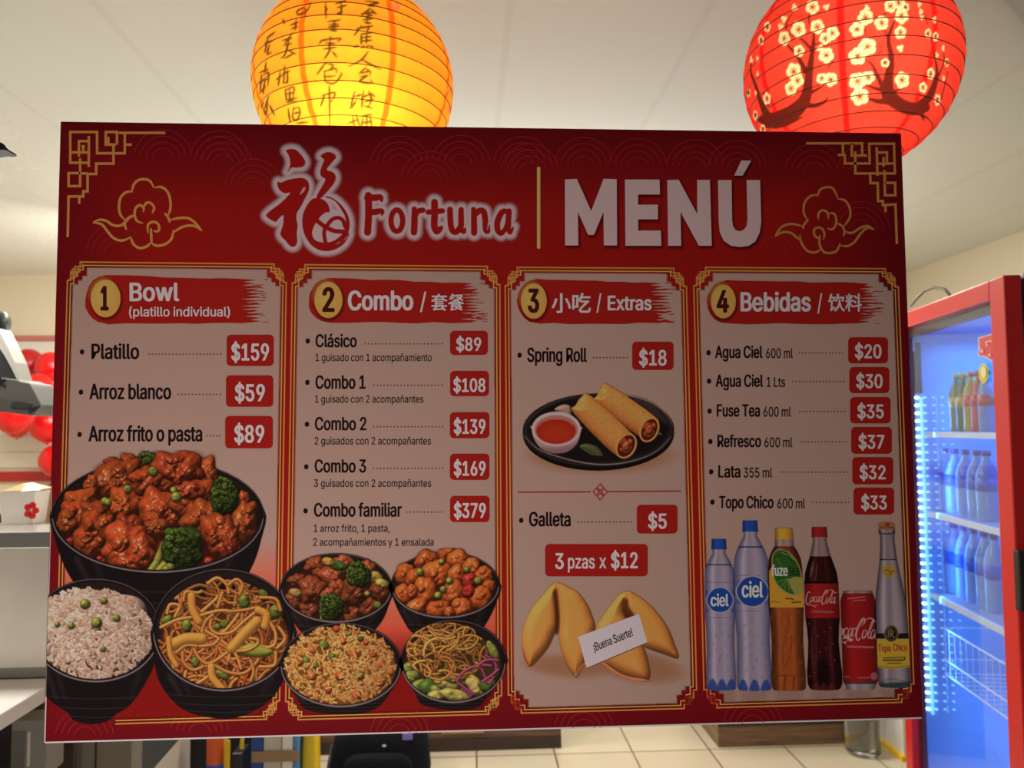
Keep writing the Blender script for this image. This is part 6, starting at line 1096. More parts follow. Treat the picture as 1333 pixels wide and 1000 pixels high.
def calligraphy():
    P = Pic(320, -40, 600, 190, .55); k = K(310, 0, 4.3); B = (96, 84, 40)
    S_ = [((490, 15), (492, 100)), ((483, 40), (500, 52)), ((545, 22), (602, 4)), ((555, 42), (606, 30)), ((577, 8), (577, 80)), ((553, 78), (582, 68)), ((500, 121), (570, 112)), ((510, 137), (560, 135)), ((541, 115), (535, 165)), ((505, 152), (566, 147)), ((515, 170), (552, 172)),
          ((514, 204), (521, 222)), ((455, 245), (475, 225), (572, 215), (552, 236)), ((490, 240), (542, 245)), ((516, 225), (508, 290)), ((478, 275), (548, 264)), ((522, 270), (484, 328)), ((525, 285), (552, 320)), ((492, 348), (443, 415)), ((490, 355), (532, 365), (503, 398)), ((480, 400), (545, 385), (550, 410)), ((484, 405), (490, 455), (540, 465), (577, 420), (576, 405)), ((480, 430), (540, 425)),
          ((510, 480), (512, 580), (513, 705)), ((470, 535), (542, 520), (520, 572)), ((485, 530), (463, 592)), ((712, 5), (782, 15), (728, 30), (765, 36)), ((738, 45), (692, 88)), ((740, 50), (772, 78)), ((688, 77), (766, 70)), ((715, 92), (752, 85)), ((732, 60), (720, 125)), ((698, 112), (752, 104)), ((705, 126), (742, 130)),
          ((665, 160), (752, 145)), ((692, 143), (650, 197)), ((735, 150), (723, 172)), ((690, 185), (690, 247)), ((690, 190), (747, 184)), ((694, 210), (742, 205)), ((690, 230), (747, 225)), ((720, 185), (718, 242)), ((648, 263), (672, 257)), ((690, 266), (706, 259)), ((715, 263), (731, 257)), ((738, 257), (757, 266)),
          ((727, 288), (690, 335), (618, 372)), ((688, 330), (740, 360), (797, 387)), ((716, 378), (679, 411)), ((715, 385), (742, 402)), ((690, 411), (736, 400), (735, 427)), ((680, 431), (722, 424), (680, 456), (747, 466), (740, 444)), ((652, 513), (628, 607)), ((655, 540), (692, 529)), ((662, 560), (638, 602)), ((702, 508), (690, 602)), ((690, 546), (732, 530)), ((730, 508), (746, 560), (724, 602)), ((705, 571), (757, 555)), ((700, 590), (752, 607)), ((740, 520), (763, 540)),
          ((640, 648), (650, 707)), ((612, 692), (672, 670)), ((660, 638), (681, 707)), ((690, 651), (747, 640)), ((700, 660), (690, 702)), ((720, 643), (720, 707)), ((688, 691), (747, 680)), ((740, 650), (746, 707)), ((407, 13), (385, 60), (338, 82), (333, 60), (372, 44), (376, 92)), ((326, 108), (319, 167)), ((293, 141), (337, 124)), ((298, 162), (332, 149)), ((302, 187), (263, 242)), ((248, 226), (302, 214)), ((253, 256), (297, 244)), ((286, 213), (265, 300), (239, 327)), ((258, 327), (312, 299)), ((274, 279), (323, 302)),
          ((261, 368), (254, 467)), ((213, 447), (247, 419)), ((236, 398), (225, 477)), ((250, 411), (287, 399)), ((275, 388), (275, 460), (253, 456)), ((264, 498), (270, 557)), ((265, 505), (312, 489), (306, 547)), ((270, 526), (312, 519)), ((288, 498), (289, 572)), ((265, 561), (327, 549)), ((268, 574), (322, 564)), ((280, 608), (291, 682)), ((311, 598), (305, 660), (330, 671), (346, 630), (335, 600), (308, 617)), ((310, 637), (342, 629)), ((328, 692), (392, 683)), ((249, 108), (259, 132)),
          ((207, 178), (163, 212)), ((148, 241), (192, 229)), ((166, 213), (150, 292)), ((176, 248), (164, 302), (187, 291)), ((156, 348), (150, 402)), ((118, 407), (167, 389)), ((131, 418), (124, 502)), ((140, 421), (171, 409), (165, 482)), ((113, 462), (172, 439)), ((118, 522), (152, 488)), ((150, 448), (140, 522)), ((171, 538), (150, 602)), ((140, 568), (130, 602)), ((166, 573), (155, 642), (143, 602)), ((176, 588), (202, 642))]
    for s_ in S_:
        q = k(*s_); P.stroke(smooth(q, False, 4) if len(q) > 2 else q, [1.6, 3.0, 2.5, 1.3] if len(q) > 2 else [1.5, 3.2, 2.0], B, .8)
    for x, y, r in ((880, 40, 30), (1180, 505, 18), (1188, 610, 24)):
        (X, Y), = k((x, y))
        for a in range(5): P.ell(X + r / 9 * math.cos(a * 1.2566), Y + r / 7 * math.sin(a * 1.2566), r / 10, r / 9, (250, 150, 110), 0, 1)
    return P
def blossoms():
    rng = random.Random(3); P = Pic(962, -60, 1250, 250, .55); k = K(950, 0, 4.3); TR = (96, 34, 26)
    br_ = [([(165, 668), (230, 672), (300, 650), (370, 615), (425, 545), (445, 410), (462, 290), (470, 190), (442, 110), (455, 60)], [30, 80, 78, 84, 62, 40, 26, 16, 9, 5]), ([(425, 400), (375, 310), (318, 248)], [34, 20, 10]), ([(450, 270), (405, 222), (330, 185), (318, 130), (372, 40)], [18, 14, 8, 6, 4]), ([(400, 575), (470, 592), (530, 570), (548, 545)], [40, 24, 16, 5]), ([(440, 525), (490, 500), (530, 475)], [22, 14, 4]),
           ([(465, 255), (500, 240), (525, 233)], [12, 8, 4]), ([(545, 385), (570, 352), (594, 318)], [5, 6, 4]), ([(205, 640), (170, 560), (145, 480), (118, 400), (125, 320)], [44, 24, 16, 9, 4]), ([(215, 590), (190, 520)], [14, 5]), ([(200, 700), (260, 700), (320, 690), (410, 655)], [30, 40, 30, 4]),
           ([(1090, 600), (1030, 610), (960, 590), (890, 530), (888, 440), (905, 330), (888, 225), (905, 160), (930, 100)], [60, 74, 76, 84, 52, 34, 22, 14, 7]), ([(885, 215), (872, 180), (858, 158)], [14, 9, 5]), ([(862, 500), (825, 420), (795, 360), (755, 335)], [36, 20, 12, 5]), ([(870, 510), (800, 490), (750, 468)], [30, 16, 6]), ([(1040, 605), (1110, 550), (1150, 460), (1160, 400), (1148, 320), (1128, 220)], [50, 44, 30, 18, 9, 5]), ([(880, 570), (820, 565), (770, 550)], [34, 26, 8]), ([(920, 510), (950, 500), (985, 488)], [16, 10, 4]), ([(1060, 610), (1075, 640), (1085, 672)], [34, 24, 8]), ([(1075, 645), (1110, 655)], [10, 3]),
           ([(830, 302), (848, 285), (838, 240)], [7, 6, 4]), ([(765, 212), (760, 170), (752, 130)], [6, 5, 3]), ([(822, 95), (860, 80), (905, 62)], [8, 7, 5]), ([(945, 320), (955, 290)], [5, 4]), ([(1180, 560), (1200, 490), (1220, 400)], [8, 6, 3]), ([(1105, 130), (1090, 70)], [6, 3]), ([(1170, 420), (1200, 340), (1190, 260)], [10, 6, 4])]
    for p, wd in br_: P.stroke(smooth(k(*p), False, 5), [x / 4.3 for x in wd], TR, .9)
    fl = [(463, 40, 42), (540, 40, 20), (362, 42, 22), (303, 107, 22), (285, 150, 22), (385, 165, 48), (490, 150, 42), (575, 185, 38), (535, 215, 35), (305, 215, 42), (388, 285, 35), (507, 272, 22), (540, 310, 45), (358, 400, 50), (380, 450, 40), (343, 495, 42), (515, 440, 32), (565, 445, 40), (208, 552, 35), (155, 413, 16), (155, 332, 20), (120, 335, 22), (175, 225, 30), (210, 150, 30), (105, 520, 24), (145, 520, 15), (143, 645, 28), (185, 722, 26),
          (768, 45, 18), (760, 98, 45), (712, 165, 42), (850, 128, 42), (900, 35, 38), (945, 15, 40), (962, 90, 45), (955, 182, 38), (985, 40, 24), (770, 262, 52), (715, 315, 50), (955, 270, 22), (870, 352, 26), (775, 435, 38), (715, 455, 50), (728, 540, 52), (965, 448, 48), (1110, 188, 28), (1152, 205, 28), (1125, 412, 34), (1082, 490, 32), (1162, 560, 34), (1070, 65, 18), (1075, 98, 16), (1215, 350, 26), (1197, 440, 20), (1160, 310, 18), (1195, 270, 20), (1145, 110, 22), (1062, 25, 16)]
    for x, y, r in fl:
        (X, Y), = k((x, y)); r /= 4.3; a0 = rng.uniform(0, 6.28); n = 5 if r > 5.5 else 3
        W = (252, 238, 190) if r > 5 else (250, 226, 180); sq = max(.45, math.sqrt(max(.05, 1 - ((x - 667) / 585) ** 2)))
        for a in range(n):
            t = a0 + a * 6.2832 / n; P.ell(X + r * .52 * math.cos(t) * sq, Y + r * .52 * math.sin(t), r * .5 * sq, r * .5, W, 0, 1)
        if n == 5:
            P.ell(X, Y, r * .3 * sq, r * .3, (236, 176, 110), 0, 2)
            for a in range(7):
                t = a0 + a * .9; P.stroke([(X, Y), (X + r * .42 * math.cos(t) * sq, Y + r * .42 * math.sin(t))], .7, (110, 44, 30), .8, .9); P.ell(X + r * .45 * math.cos(t) * sq, Y + r * .45 * math.sin(t), .7, .7, (96, 40, 28))
            P.ell(X, Y, 1.1, 1.1, (96, 36, 26))
    return P
lantern(461.5, 113, 129, .20, (255, 182, 62), (250, 120, 30), (-28, 20, 65, 110, 155, 200, 245, 290), calligraphy(), 18, 'lit yellow round paper lantern with brush calligraphy', 2.1, (1, .74, .36), (.0, -.03, -.05), .0009)
lantern(1105, 92, 132.5, .20, (228, 72, 58), (222, 30, 30), (-3, 44, 91, 138, 185, 232, 279, 311), blossoms(), 17, 'lit red round paper lantern with white blossom branches', 1.9, (1, .80, .52), (.0, -.03, .0), .0009)

# ------------------------------------------------------------------ drinks fridge with its door towards the left
N0 = atz(1306, 358, 1.9); _far = atz(1183, 405, 1.9); E1 = (_far - N0); E1 /= np.linalg.norm(E1); E2 = np.array([E1[1], -E1[0], 0])
FRZ = math.atan2(E1[1], E1[0])
fridge = empty('drinks_fridge', (float(N0[0]), float(N0[1]), 0), 'tall red framed drinks fridge glowing blue behind its glass door', 'fridge', None, FRZ)
def fr(px, py, d):                           # pixel -> local fridge coordinates on the upright plane d behind the door front
    r = rays(px, py); n = E2; s_ = (N0 + E2 * d - CAM).dot(n) / r.dot(n); X = CAM + r * s_ - np.array([N0[0], N0[1], 0]); return np.array([X.dot(E1), -X.dot(E2), X[2]])
def frx(px, py, t):                          # on the plane across the fridge at t along the door
    r = rays(px, py); s_ = (N0 + E1 * t - CAM).dot(E1) / r.dot(E1); X = CAM + r * s_ - np.array([N0[0], N0[1], 0]); return np.array([X.dot(E1), -X.dot(E2), X[2]])
m_red = mat('red_enamel', (206, 26, 26), .35, spec=.4); m_blk = mat('black_enamel', (16, 16, 18), .45); m_lin = mat('pale_blue_liner', (150, 192, 238), .3); m_drk = mat('dark_plastic', (30, 30, 34), .4); m_wire = mat('white_wire', (220, 228, 240), .35)
LW = .82; HT = 1.9
door = MB().box((0, -.045, .10), (.08, 0, HT)).box((LW - .06, -.045, .10), (LW, 0, HT)).box((.08, -.045, HT - .055), (LW - .06, 0, HT)).box((.08, -.045, .10), (LW - .06, 0, .24)).obj('door', m_red, fridge, bevel=.004)
MB().box((.08, -.028, .24), (LW - .06, -.022, HT - .055)).obj('door_glass', thin_glass('fridge_glass', (.93, .96, 1), .2), door)
MB().box((.08, -.045, HT - .085), (LW - .06, -.03, HT - .055)).box((LW - .075, -.045, .24), (LW - .06, -.03, HT - .085)).obj('gasket', m_drk, door)
zt, zb_ = frx(1316, 716, 0)[2], frx(1316, 795, 0)[2]
hd = MB().prism([(-.022, -.052, zb_ + .01), (-.022, -.052, zt - .01), (-.016, -.052, zt), (.006, -.052, zt), (.006, -.052, zb_), (-.016, -.052, zb_)], (0, .056, 0)).obj('handle', m_blk, door, bevel=.004)
MB().box((0, -.68, 0), (LW, -.055, .10)).obj('plinth', m_blk, fridge)
MB().box((0, -.68, .10), (.03, -.055, HT - .01)).box((LW - .03, -.68, .10), (LW, -.055, HT - .01)).box((.03, -.68, .10), (LW - .03, -.65, HT - .01)).box((.03, -.65, .10), (LW - .03, -.055, .13)).obj('cabinet', m_blk, fridge)
MB().box((0, -.68, HT - .01), (LW, -.05, HT + .005)).obj('top_panel', m_white, fridge)
MB().box((.03, -.64, .13), (.04, -.06, HT - .02)).box((LW - .04, -.64, .13), (LW - .03, -.06, HT - .02)).box((.04, -.65, .13), (LW - .04, -.63, HT - .02)).box((.04, -.64, HT - .07), (LW - .04, -.06, HT - .02)).box((.04, -.64, .13), (LW - .04, -.06, .16)).obj('liner', m_lin, fridge)
SH = [1.475, 1.19, .90]
for z_ in SH:
    b = MB().box((.045, -.10, z_ - .018), (LW - .045, -.085, z_))
    for i in range(24): b.box((.05 + i * .031, -.62, z_ - .008), (.054 + i * .031, -.10, z_ - .003))
    for y_ in (-.25, -.42, -.6): b.box((.045, y_, z_ - .012), (LW - .045, y_ + .006, z_ - .006))
    b.obj('shelf', m_wire, fridge)
b = MB(); z0, z1 = .62, .78                   # wire basket in the lower half
for z_ in (z0, z0 + .05, z1): b.tube([(.06, -.12, z_), (LW - .06, -.12, z_), (LW - .06, -.6, z_), (.06, -.6, z_)], .003, 6, True)
for i in range(17):
    x = .06 + i * .0437; b.tube([(x, -.12, z1), (x, -.12, z0), (x, -.6, z0), (x, -.6, z1)], .002, 5)
b.obj('wire_basket', m_wire, fridge)
m_led = [mat('led_white', (255, 255, 255), .3, emit=(.55, .92, 1.0), es=3.6), mat('led_reflection', (200, 225, 255), .3, emit=(.22, .60, 1.0), es=1.7), mat('led_reflection_dim', (190, 215, 255), .3, emit=(.18, .46, 1.0), es=1.15)]
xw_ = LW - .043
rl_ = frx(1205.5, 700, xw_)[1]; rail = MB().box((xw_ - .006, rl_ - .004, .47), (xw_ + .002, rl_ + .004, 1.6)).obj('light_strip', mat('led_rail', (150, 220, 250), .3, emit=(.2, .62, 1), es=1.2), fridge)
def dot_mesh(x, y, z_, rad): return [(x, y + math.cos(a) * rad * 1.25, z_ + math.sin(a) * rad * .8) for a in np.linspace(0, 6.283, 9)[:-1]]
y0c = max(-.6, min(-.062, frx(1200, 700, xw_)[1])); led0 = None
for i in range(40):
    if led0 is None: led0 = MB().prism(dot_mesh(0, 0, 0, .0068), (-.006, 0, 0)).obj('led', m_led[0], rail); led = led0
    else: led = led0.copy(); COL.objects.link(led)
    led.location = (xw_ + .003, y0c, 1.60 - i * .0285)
b = MB(); b2 = MB()  # rows of glowing beads in place of the strip's reflections in the glazing
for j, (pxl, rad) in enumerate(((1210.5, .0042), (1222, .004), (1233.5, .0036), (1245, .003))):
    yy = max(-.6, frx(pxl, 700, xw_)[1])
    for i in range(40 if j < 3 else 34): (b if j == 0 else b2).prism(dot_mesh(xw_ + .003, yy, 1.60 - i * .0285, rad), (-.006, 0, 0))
for bb, m_ in ((b, m_led[1]), (b2, m_led[2])): bb.obj('reflected_leds', m_, fridge)['kind'] = 'stuff'
y0_, y1_ = frx(1184, 460, xw_)[1], frx(1197, 460, xw_)[1]
cp_ = MB().box((xw_ - .012, min(-.06, y0_), 1.615), (xw_ + .003, y1_, 1.80)).obj('control_panel', m_drk, fridge)
y0_, y1_ = frx(1185, 450, xw_ - .013)[1], frx(1190.5, 450, xw_ - .013)[1]; MB().box((xw_ - .0145, y0_, frx(1187, 458, xw_)[2]), (xw_ - .011, y1_, frx(1187, 443, xw_)[2])).obj('display', m_white, cp_)
def pane_art(pts, name, m, lift, parent):
    q = [tuple(fr(x, y, .021 - lift)) for x, y in pts]; return MB().prism(q, (0, -.0008, 0)).obj(name, m, parent)
ka = K(1260, 340, 7.137)
s0 = pane_art(ka((95, 720), (110, 705), (235, 672), (262, 700), (262, 930), (215, 925), (165, 895), (140, 885), (105, 890), (92, 870), (100, 830)), 'door_sticker', mat('sticker_white', (226, 190, 190), .4), 0, fridge); s0['label'] = 'red arrow shaped sticker with white outline'
s1 = pane_art(ka((104, 726), (116, 713), (235, 682), (256, 706), (256, 920), (215, 915), (172, 887), (140, 876), (110, 880), (100, 862), (110, 825)), 'sticker_face', mat('sticker_red', (206, 54, 54), .4), .002, s0)
m_pk = mat('sticker_pink', (236, 176, 170), .4)
for pts in (((160, 750), (190, 735), (192, 752), (164, 768)), ((196, 738), (226, 730), (226, 748), (198, 754)), ((166, 775), (188, 770), (188, 788), (170, 795)), ((116, 845), (130, 805), (148, 845), (132, 855)), ((184, 868), (210, 855), (214, 880), (190, 888))):
    pane_art(ka(*pts), 'sticker_mark', m_pk, .004, s0)
kb = K(1160, 330, 2.942)
s2 = pane_art(ellipse(1280.3, 486, 6.4, 13), 'door_sticker', mat('sticker_lime', (196, 196, 60), .4), 0, fridge); s2['label'] = 'round yellow green sticker'
pane_art(ellipse(1280.3, 485, 3.6, 7.5), 'sticker_mark', mat('sticker_cream', (226, 224, 160), .4), .002, s2)
def world_of(l): return (N0 * (1, 1, 0) + E1 * l[0] - E2 * l[1] + np.array((0, 0, l[2])))
m_pet = mat('blue_water_bottle', (140, 182, 236), .15, trans=.3); m_cap = mat('blue_cap', (20, 44, 150), .4); m_lbl = mat('blue_label', (40, 86, 200), .4)
def drink(px, base_z, d, h, r, mb, mc, ml, label, group, cat='bottle', can=False):
    l = fr(px, 600, d); l[2] = base_z + .0006; W = world_of(l)
    o = empty('soda_can' if can else 'drink_bottle', W.tolist(), label, cat, group)
    if can:
        MB().lathe([(r * .8, 0), (r, h * .06), (r, h * .9), (r * .82, h), (r * .78, h * .985)], 20).obj('can_body', mb, o, True); return
    MB().lathe([(r * .9, 0), (r, h * .03), (r * .97, h * .2), (r, h * .4), (r, h * .62), (r * .8, h * .74), (r * .4, h * .86), (r * .34, h * .93)], 20).obj('bottle_body', mb, o, True)
    MB().lathe([(r * .42, h * .925), (r * .42, h)], 16).obj('cap', mc, o, True)
    MB().lathe([(r * 1.02, h * .42), (r * 1.02, h * .6)], 20).obj('bottle_label', ml, o, True)
W_ = ['nearest the light strip', 'second from the light strip', 'third from the light strip', 'fourth from the light strip', 'fifth from the light strip', 'sixth from the light strip']
for i, px in enumerate((1230, 1243, 1257, 1272, 1284)): drink(px, 1.19, .16, .225, .033, m_pet, m_cap, m_lbl, 'blue water bottle on the middle fridge shelf, ' + W_[i], 'water bottles on the middle fridge shelf')
for i, px in enumerate((1238, 1250, 1263, 1277, 1289)): drink(px, .90, .17, .25, .030, m_pet, m_cap, m_lbl, 'blue water bottle on the lower fridge shelf, ' + W_[i], 'water bottles on the lower fridge shelf')
cols_ = [((120, 110, 70), (190, 170, 60)), ((70, 100, 70), (190, 170, 60)), ((180, 160, 60), (200, 60, 40)), ((190, 70, 70), (190, 40, 40)), ((120, 140, 190), (200, 60, 60))]
nm_ = ['amber', 'green', 'yellow', 'red', 'pale blue']
for i, px in enumerate((1250, 1259, 1269, 1279, 1289)):
    a_, b_ = cols_[i]; drink(px, 1.475, .15, .20, .028, mat(nm_[i] + '_drink', a_, .2), mat(nm_[i] + '_drink_cap', b_, .4), mat(nm_[i] + '_drink_label', b_, .4), nm_[i] + ' drink bottle on the top fridge shelf', 'soft drinks on the top fridge shelf')
l_ = lamp('fridge_lamp', 'AREA', (0, 0, 0), 4.2, (.07, .36, 1), .5, .2, parent=fridge); l_.location = (.42, -.30, 1.80)
l_ = lamp('fridge_lamp', 'AREA', (0, 0, 0), 2.6, (.07, .35, 1), .03, 1.1, parent=fridge); l_.location = (.70, -.09, 1.05); l_.rotation_euler = Vector((-.5, -.85, 0)).to_track_quat('-Z', 'Y').to_euler()
l_ = lamp('fridge_lamp', 'AREA', (0, 0, 0), 1.8, (.07, .38, 1), .4, .2, parent=fridge); l_.location = (.42, -.35, .60); 
c_ = [world_of(frx(x, y, t)) for x, y, t in ((1186, 398, .74), (1191, 391, .7), (1203, 379, .66), (1217, 374, .62), (1230, 377, .58), (1238, 386, .54))]
cb = MB().tube(smooth([tuple(p) for p in c_], False, 5) if False else [tuple(p) for p in c_], .005, 8).obj('power_cable', mat('grey_cable', (120, 118, 116), .5), None, True); tag(cb, 'grey cable looping above the top of the red fridge', 'cable')

# ------------------------------------------------------------------ left side: counter, steel case, device, balloons
m_steel = mat('brushed_steel', (228, 220, 208), .4, .3, noise=.16, nscale=7, bump=.08)
ct = empty('white_counter', (-1.4, .7, 0), 'white topped counter at the left below the steel case', 'counter')
def lobj(b, o, name, m, **kw): 
    L = Vector(o.location); b.v = [tuple(Vector(p) - L) for p in b.v]; return b.obj(name, m, o, **kw)
m_ctop = mat('white_worktop', (240, 238, 230), .3)
lobj(MB().box((-2.2, .42, .865), (-1.0, .885, .90)), ct, 'worktop', m_ctop, bevel=.003)
lobj(MB().box((-2.2, .6, .62), (-1.09, 1.0, .65)), ct, 'lower_shelf', mat('dark_shelf', (44, 38, 34), .5))
for x, y in ((-1.32, .63), (-2.15, .63), (-1.32, .97), (-2.15, .97)): lobj(MB().box((x - .02, y - .02, 0), (x + .02, y + .02, .62 if y < .7 and x > -1.1 else .62)), ct, 'leg', m_drk)
lobj(MB().box((-2.2, 1.25, 0), (float(at(53, 980, 1.25)[0]), 1.27, .9)), ct, 'back_panel', mat('dark_back_panel', (26, 26, 32), .6))
bx = empty('card_reader_box', tuple(at(29, 996, .92)), 'small grey box with a white slot under the white counter', 'box')
bz = float(bx.location.z); bx.location.z = .651
p0, p1 = at(13, 996, .92), at(45, 996, .92); hh = float(at(13, 939, .92)[2] - .651)
lobj(MB().box((p0[0], .92, .651), (p1[0] + .03, 1.0, .651 + hh)), bx, 'case', mat('grey_box', (150, 148, 142), .4), bevel=.004)
lobj(MB().box((at(37, 950, .92)[0], .917, .651 + hh * .2), (at(40, 950, .92)[0], .9205, .651 + hh * .8)), bx, 'slot', m_white)
lobj(MB().box((at(16, 950, .92)[0], .9175, .651 + hh * .15), (at(33, 950, .92)[0], .9205, .651 + hh * .82)), bx, 'front_plate', mat('grey_plate', (122, 120, 114), .35))
cs = empty('steel_food_case', (-1.4, 1.1, .9), 'brushed steel food case with a flat top shelf at the left', 'food case')
lobj(MB().box((-2.2, .89, .901), (-.62, 1.5, 1.235)), cs, 'case_body', m_steel)
lobj(MB().box((-2.2, .80, 1.225), (-.6, 1.55, 1.264)), cs, 'top_shelf', mat('bright_steel', (206, 204, 200), .28, .85), bevel=.003)
lobj(MB().box((-2.2, .889, .901), (-.62, .893, .925)), cs, 'base_strip', mat('dull_steel', (150, 150, 148), .35, .8))
# take-out box
tb = empty('takeout_box', tuple(at(30, 694, .98)), 'white paper take-out box with open flaps and red flower print on the steel case', 'box'); tb.location.z = 1.2645
m_pap = mat('white_card', (226, 220, 208), .6); x0, x1 = at(8, 690, .98)[0], at(54, 690, .98)[0]; h_ = float(at(30, 652, .98)[2] - at(30, 694, .98)[2]); d_ = .06
b = MB().add([(x0 + .006, .95, 1.2645), (x1 - .006, .95, 1.2645), (x1 - .006, .95 + d_, 1.2645), (x0 + .006, .95 + d_, 1.2645), (x0, .945, 1.2645 + h_), (x1, .945, 1.2645 + h_), (x1, .955 + d_, 1.2645 + h_), (x0, .955 + d_, 1.2645 + h_)],
             [(0, 3, 2, 1), (0, 1, 5, 4), (1, 2, 6, 5), (2, 3, 7, 6), (3, 0, 4, 7)]); lobj(b, tb, 'box_body', m_pap)
b = MB(); b.prism([(x0, .95, 1.2645 + h_), (x0 + .04, .97, 1.2645 + h_ + .018), (x0 + .09, .975, 1.2645 + h_ + .004)], (0, .05, .0)); lobj(b, tb, 'flap', mat('yellowed_card', (222, 196, 140), .6))
b = MB(); b.prism([(x0 + .05, .95, 1.2645 + h_), (x0 + .055, .97, 1.2645 + h_ + .02), (x1, .955, 1.2645 + h_ + .002)], (0, .03, .0)); lobj(b, tb, 'flap', m_pap)
b = MB()
for a in range(5): b.prism([(x1 - .008 + .008 * math.cos(t) + .011 * math.cos(a * 1.257), .9440, 1.2645 + h_ * .42 + .008 * math.sin(t) + .014 * math.sin(a * 1.257)) for t in np.linspace(0, 6.283, 13)[:-1]], (0, .004, 0))
lobj(b, tb, 'printed_flower', m_red)
cb2 = MB().box((at(55, 690, 1.02)[0], 1.03, 1.2645), (at(75, 690, 1.02)[0], 1.12, 1.2645 + .075)).obj('cardboard_box', mat('brown_card', (176, 140, 92), .7)); tag(cb2, 'small brown cardboard box beside the white take-out box', 'box')
tr = MB().box((at(-12, 690, 1.0)[0], .99, 1.2645), (at(6, 690, 1.0)[0], 1.08, 1.285)).obj('black_tray', m_blk, bevel=.003); tag(tr, 'black tray corner on the steel case at the left edge of the picture', 'tray')
# angled device on its arm
dv = empty('wall_speaker_arm', tuple(at(10, 520, 1.1)), 'grey angular device on a white edged arm with a black knob at the left edge', 'device'); dv.name = 'angled_device'
k = K(0, 400, 6.257)
def devp(pts, name, m, Y, th, parent=dv, **kw):
    q = np.array(k(*pts)); W = at(q[:, 0], q[:, 1], Y) - np.array(dv.location); return MB().prism([tuple(p) for p in W], (0, th, 0)).obj(name, m, parent, **kw)
m_dg = mat('grey_plastic', (84, 83, 79), .5); m_dd = mat('dark_grey_plastic', (46, 46, 45), .5)
devp(((-60, 570), (0, 572), (140, 590), (165, 603), (235, 616), (250, 640), (335, 800), (330, 815), (265, 885), (0, 852), (-60, 845)), 'head', m_dg, 1.10, .12, bevel=.003)
devp(((-60, 735), (0, 740), (200, 775), (328, 802), (262, 878), (0, 848), (-60, 840)), 'underside', mat('mid_grey_plastic', (74, 72, 68), .5), 1.097, .02)
devp(((80, 800), (110, 765), (180, 770), (262, 790), (228, 822), (90, 815)), 'grille', mat('dark_grille', (38, 37, 35), .7), 1.0955, .01)
devp(((228, 850), (250, 825), (326, 800), (332, 812), (270, 838)), 'vent', m_blk, 1.0955, .01)
devp(((-60, 300), (0, 338), (60, 430), (145, 592), (0, 572), (-60, 566)), 'arm_panel', m_dd, 1.12, .05)
devp(((-20, 170), (0, 200), (60, 320), (120, 450), (165, 600), (140, 592), (95, 500), (40, 400), (0, 338), (-20, 310)), 'arm_edge', mat('pale_plastic', (188, 186, 180), .4), 1.112, .06)
devp(((-8, 572), (4, 568), (14, 600), (30, 580), (44, 590), (40, 600), (28, 596), (20, 612), (36, 636), (44, 632), (40, 646), (24, 646), (8, 622), (-8, 644)), 'lettering', m_blk, 1.0985, .01)
kc = at(*k((22, 125))[0], 1.15) - np.array(dv.location)
b = MB().lathe([(.003, -.012), (.028, -.008), (.034, 0), (.028, .008), (.003, .012)], 20); b.v = [(kc[0] + z_ * 1.0, kc[1] + y_, kc[2] + x_ * .95) for x_, y_, z_ in b.v]; b.obj('knob', mat('green_black_plastic', (40, 48, 44), .35), dv, True)
MB().tube([(kc[0] - .30, kc[1] + .03, kc[2] - .02), (kc[0] - .05, kc[1] + .01, kc[2] - .002), tuple(kc)], .01, 10).obj('knob_stem', m_dd, dv)
lm = at(-60, 540, 1.15) - np.array(dv.location); MB().tube([tuple(lm), (lm[0] - .12, lm[1] + .02, lm[2]), (lm[0] - .12, lm[1] + .02, 1.2645 - dv.location[2])], .018, 12).obj('post', m_dd, dv)
# balloons
m_bal = [mat('red_balloon', (224, 22, 26), .25, spec=.5), mat('deep_red_balloon', (196, 18, 24), .25, spec=.5), mat('orange_red_balloon', (230, 60, 36), .25, spec=.5)]
BL = [(37, 476, 21, 3.93, 1, 'deep red balloon at the top of the cluster behind the grey device'), (66, 478, 19, 3.8, 0, 'red balloon at the top of the cluster touching the menu board edge'), (50, 506, 19, 3.6, 0, 'red balloon in the middle of the cluster right of the grey device'), (33, 500, 13, 4.12, 2, 'orange red balloon half hidden behind the grey device'), (18, 540, 25, 3.66, 0, 'red balloon below the grey device at the left'), (62, 552, 24, 3.95, 0, 'large red balloon below the cluster beside the menu board'), (72, 600, 20, 4.0, 0, 'red balloon just above the red wall rail beside the menu board'), (70, 645, 15, 4.11, 1, 'small red balloon below the red wall rail beside the menu board'), (22, 554, 16, 4.08, 2, 'orange red balloon peeping out lowest under the grey device')]
for px, py, r, Y, mi, lab in BL:
    d = rays(px, py); C_ = CAM + d * ((Y - CAM[1]) / d[1]); R_ = .95 * r / F * (Y - CAM[1]); o = empty('balloon', C_.tolist(), lab, 'balloon', 'red balloons on the back wall')
    MB().lathe([(R_ * math.sin(t) * (1 - .10 * (t > 1.7) * (t - 1.7)), -R_ * 1.06 * -math.cos(t)) for t in np.linspace(.02, 3.12, 20)][::-1], 28).obj('balloon_skin', m_bal[mi], o, True)
    MB().lathe([(R_ * .1, -R_ * 1.16), (R_ * .05, -R_ * 1.06)], 10).obj('knot', m_bal[mi], o)

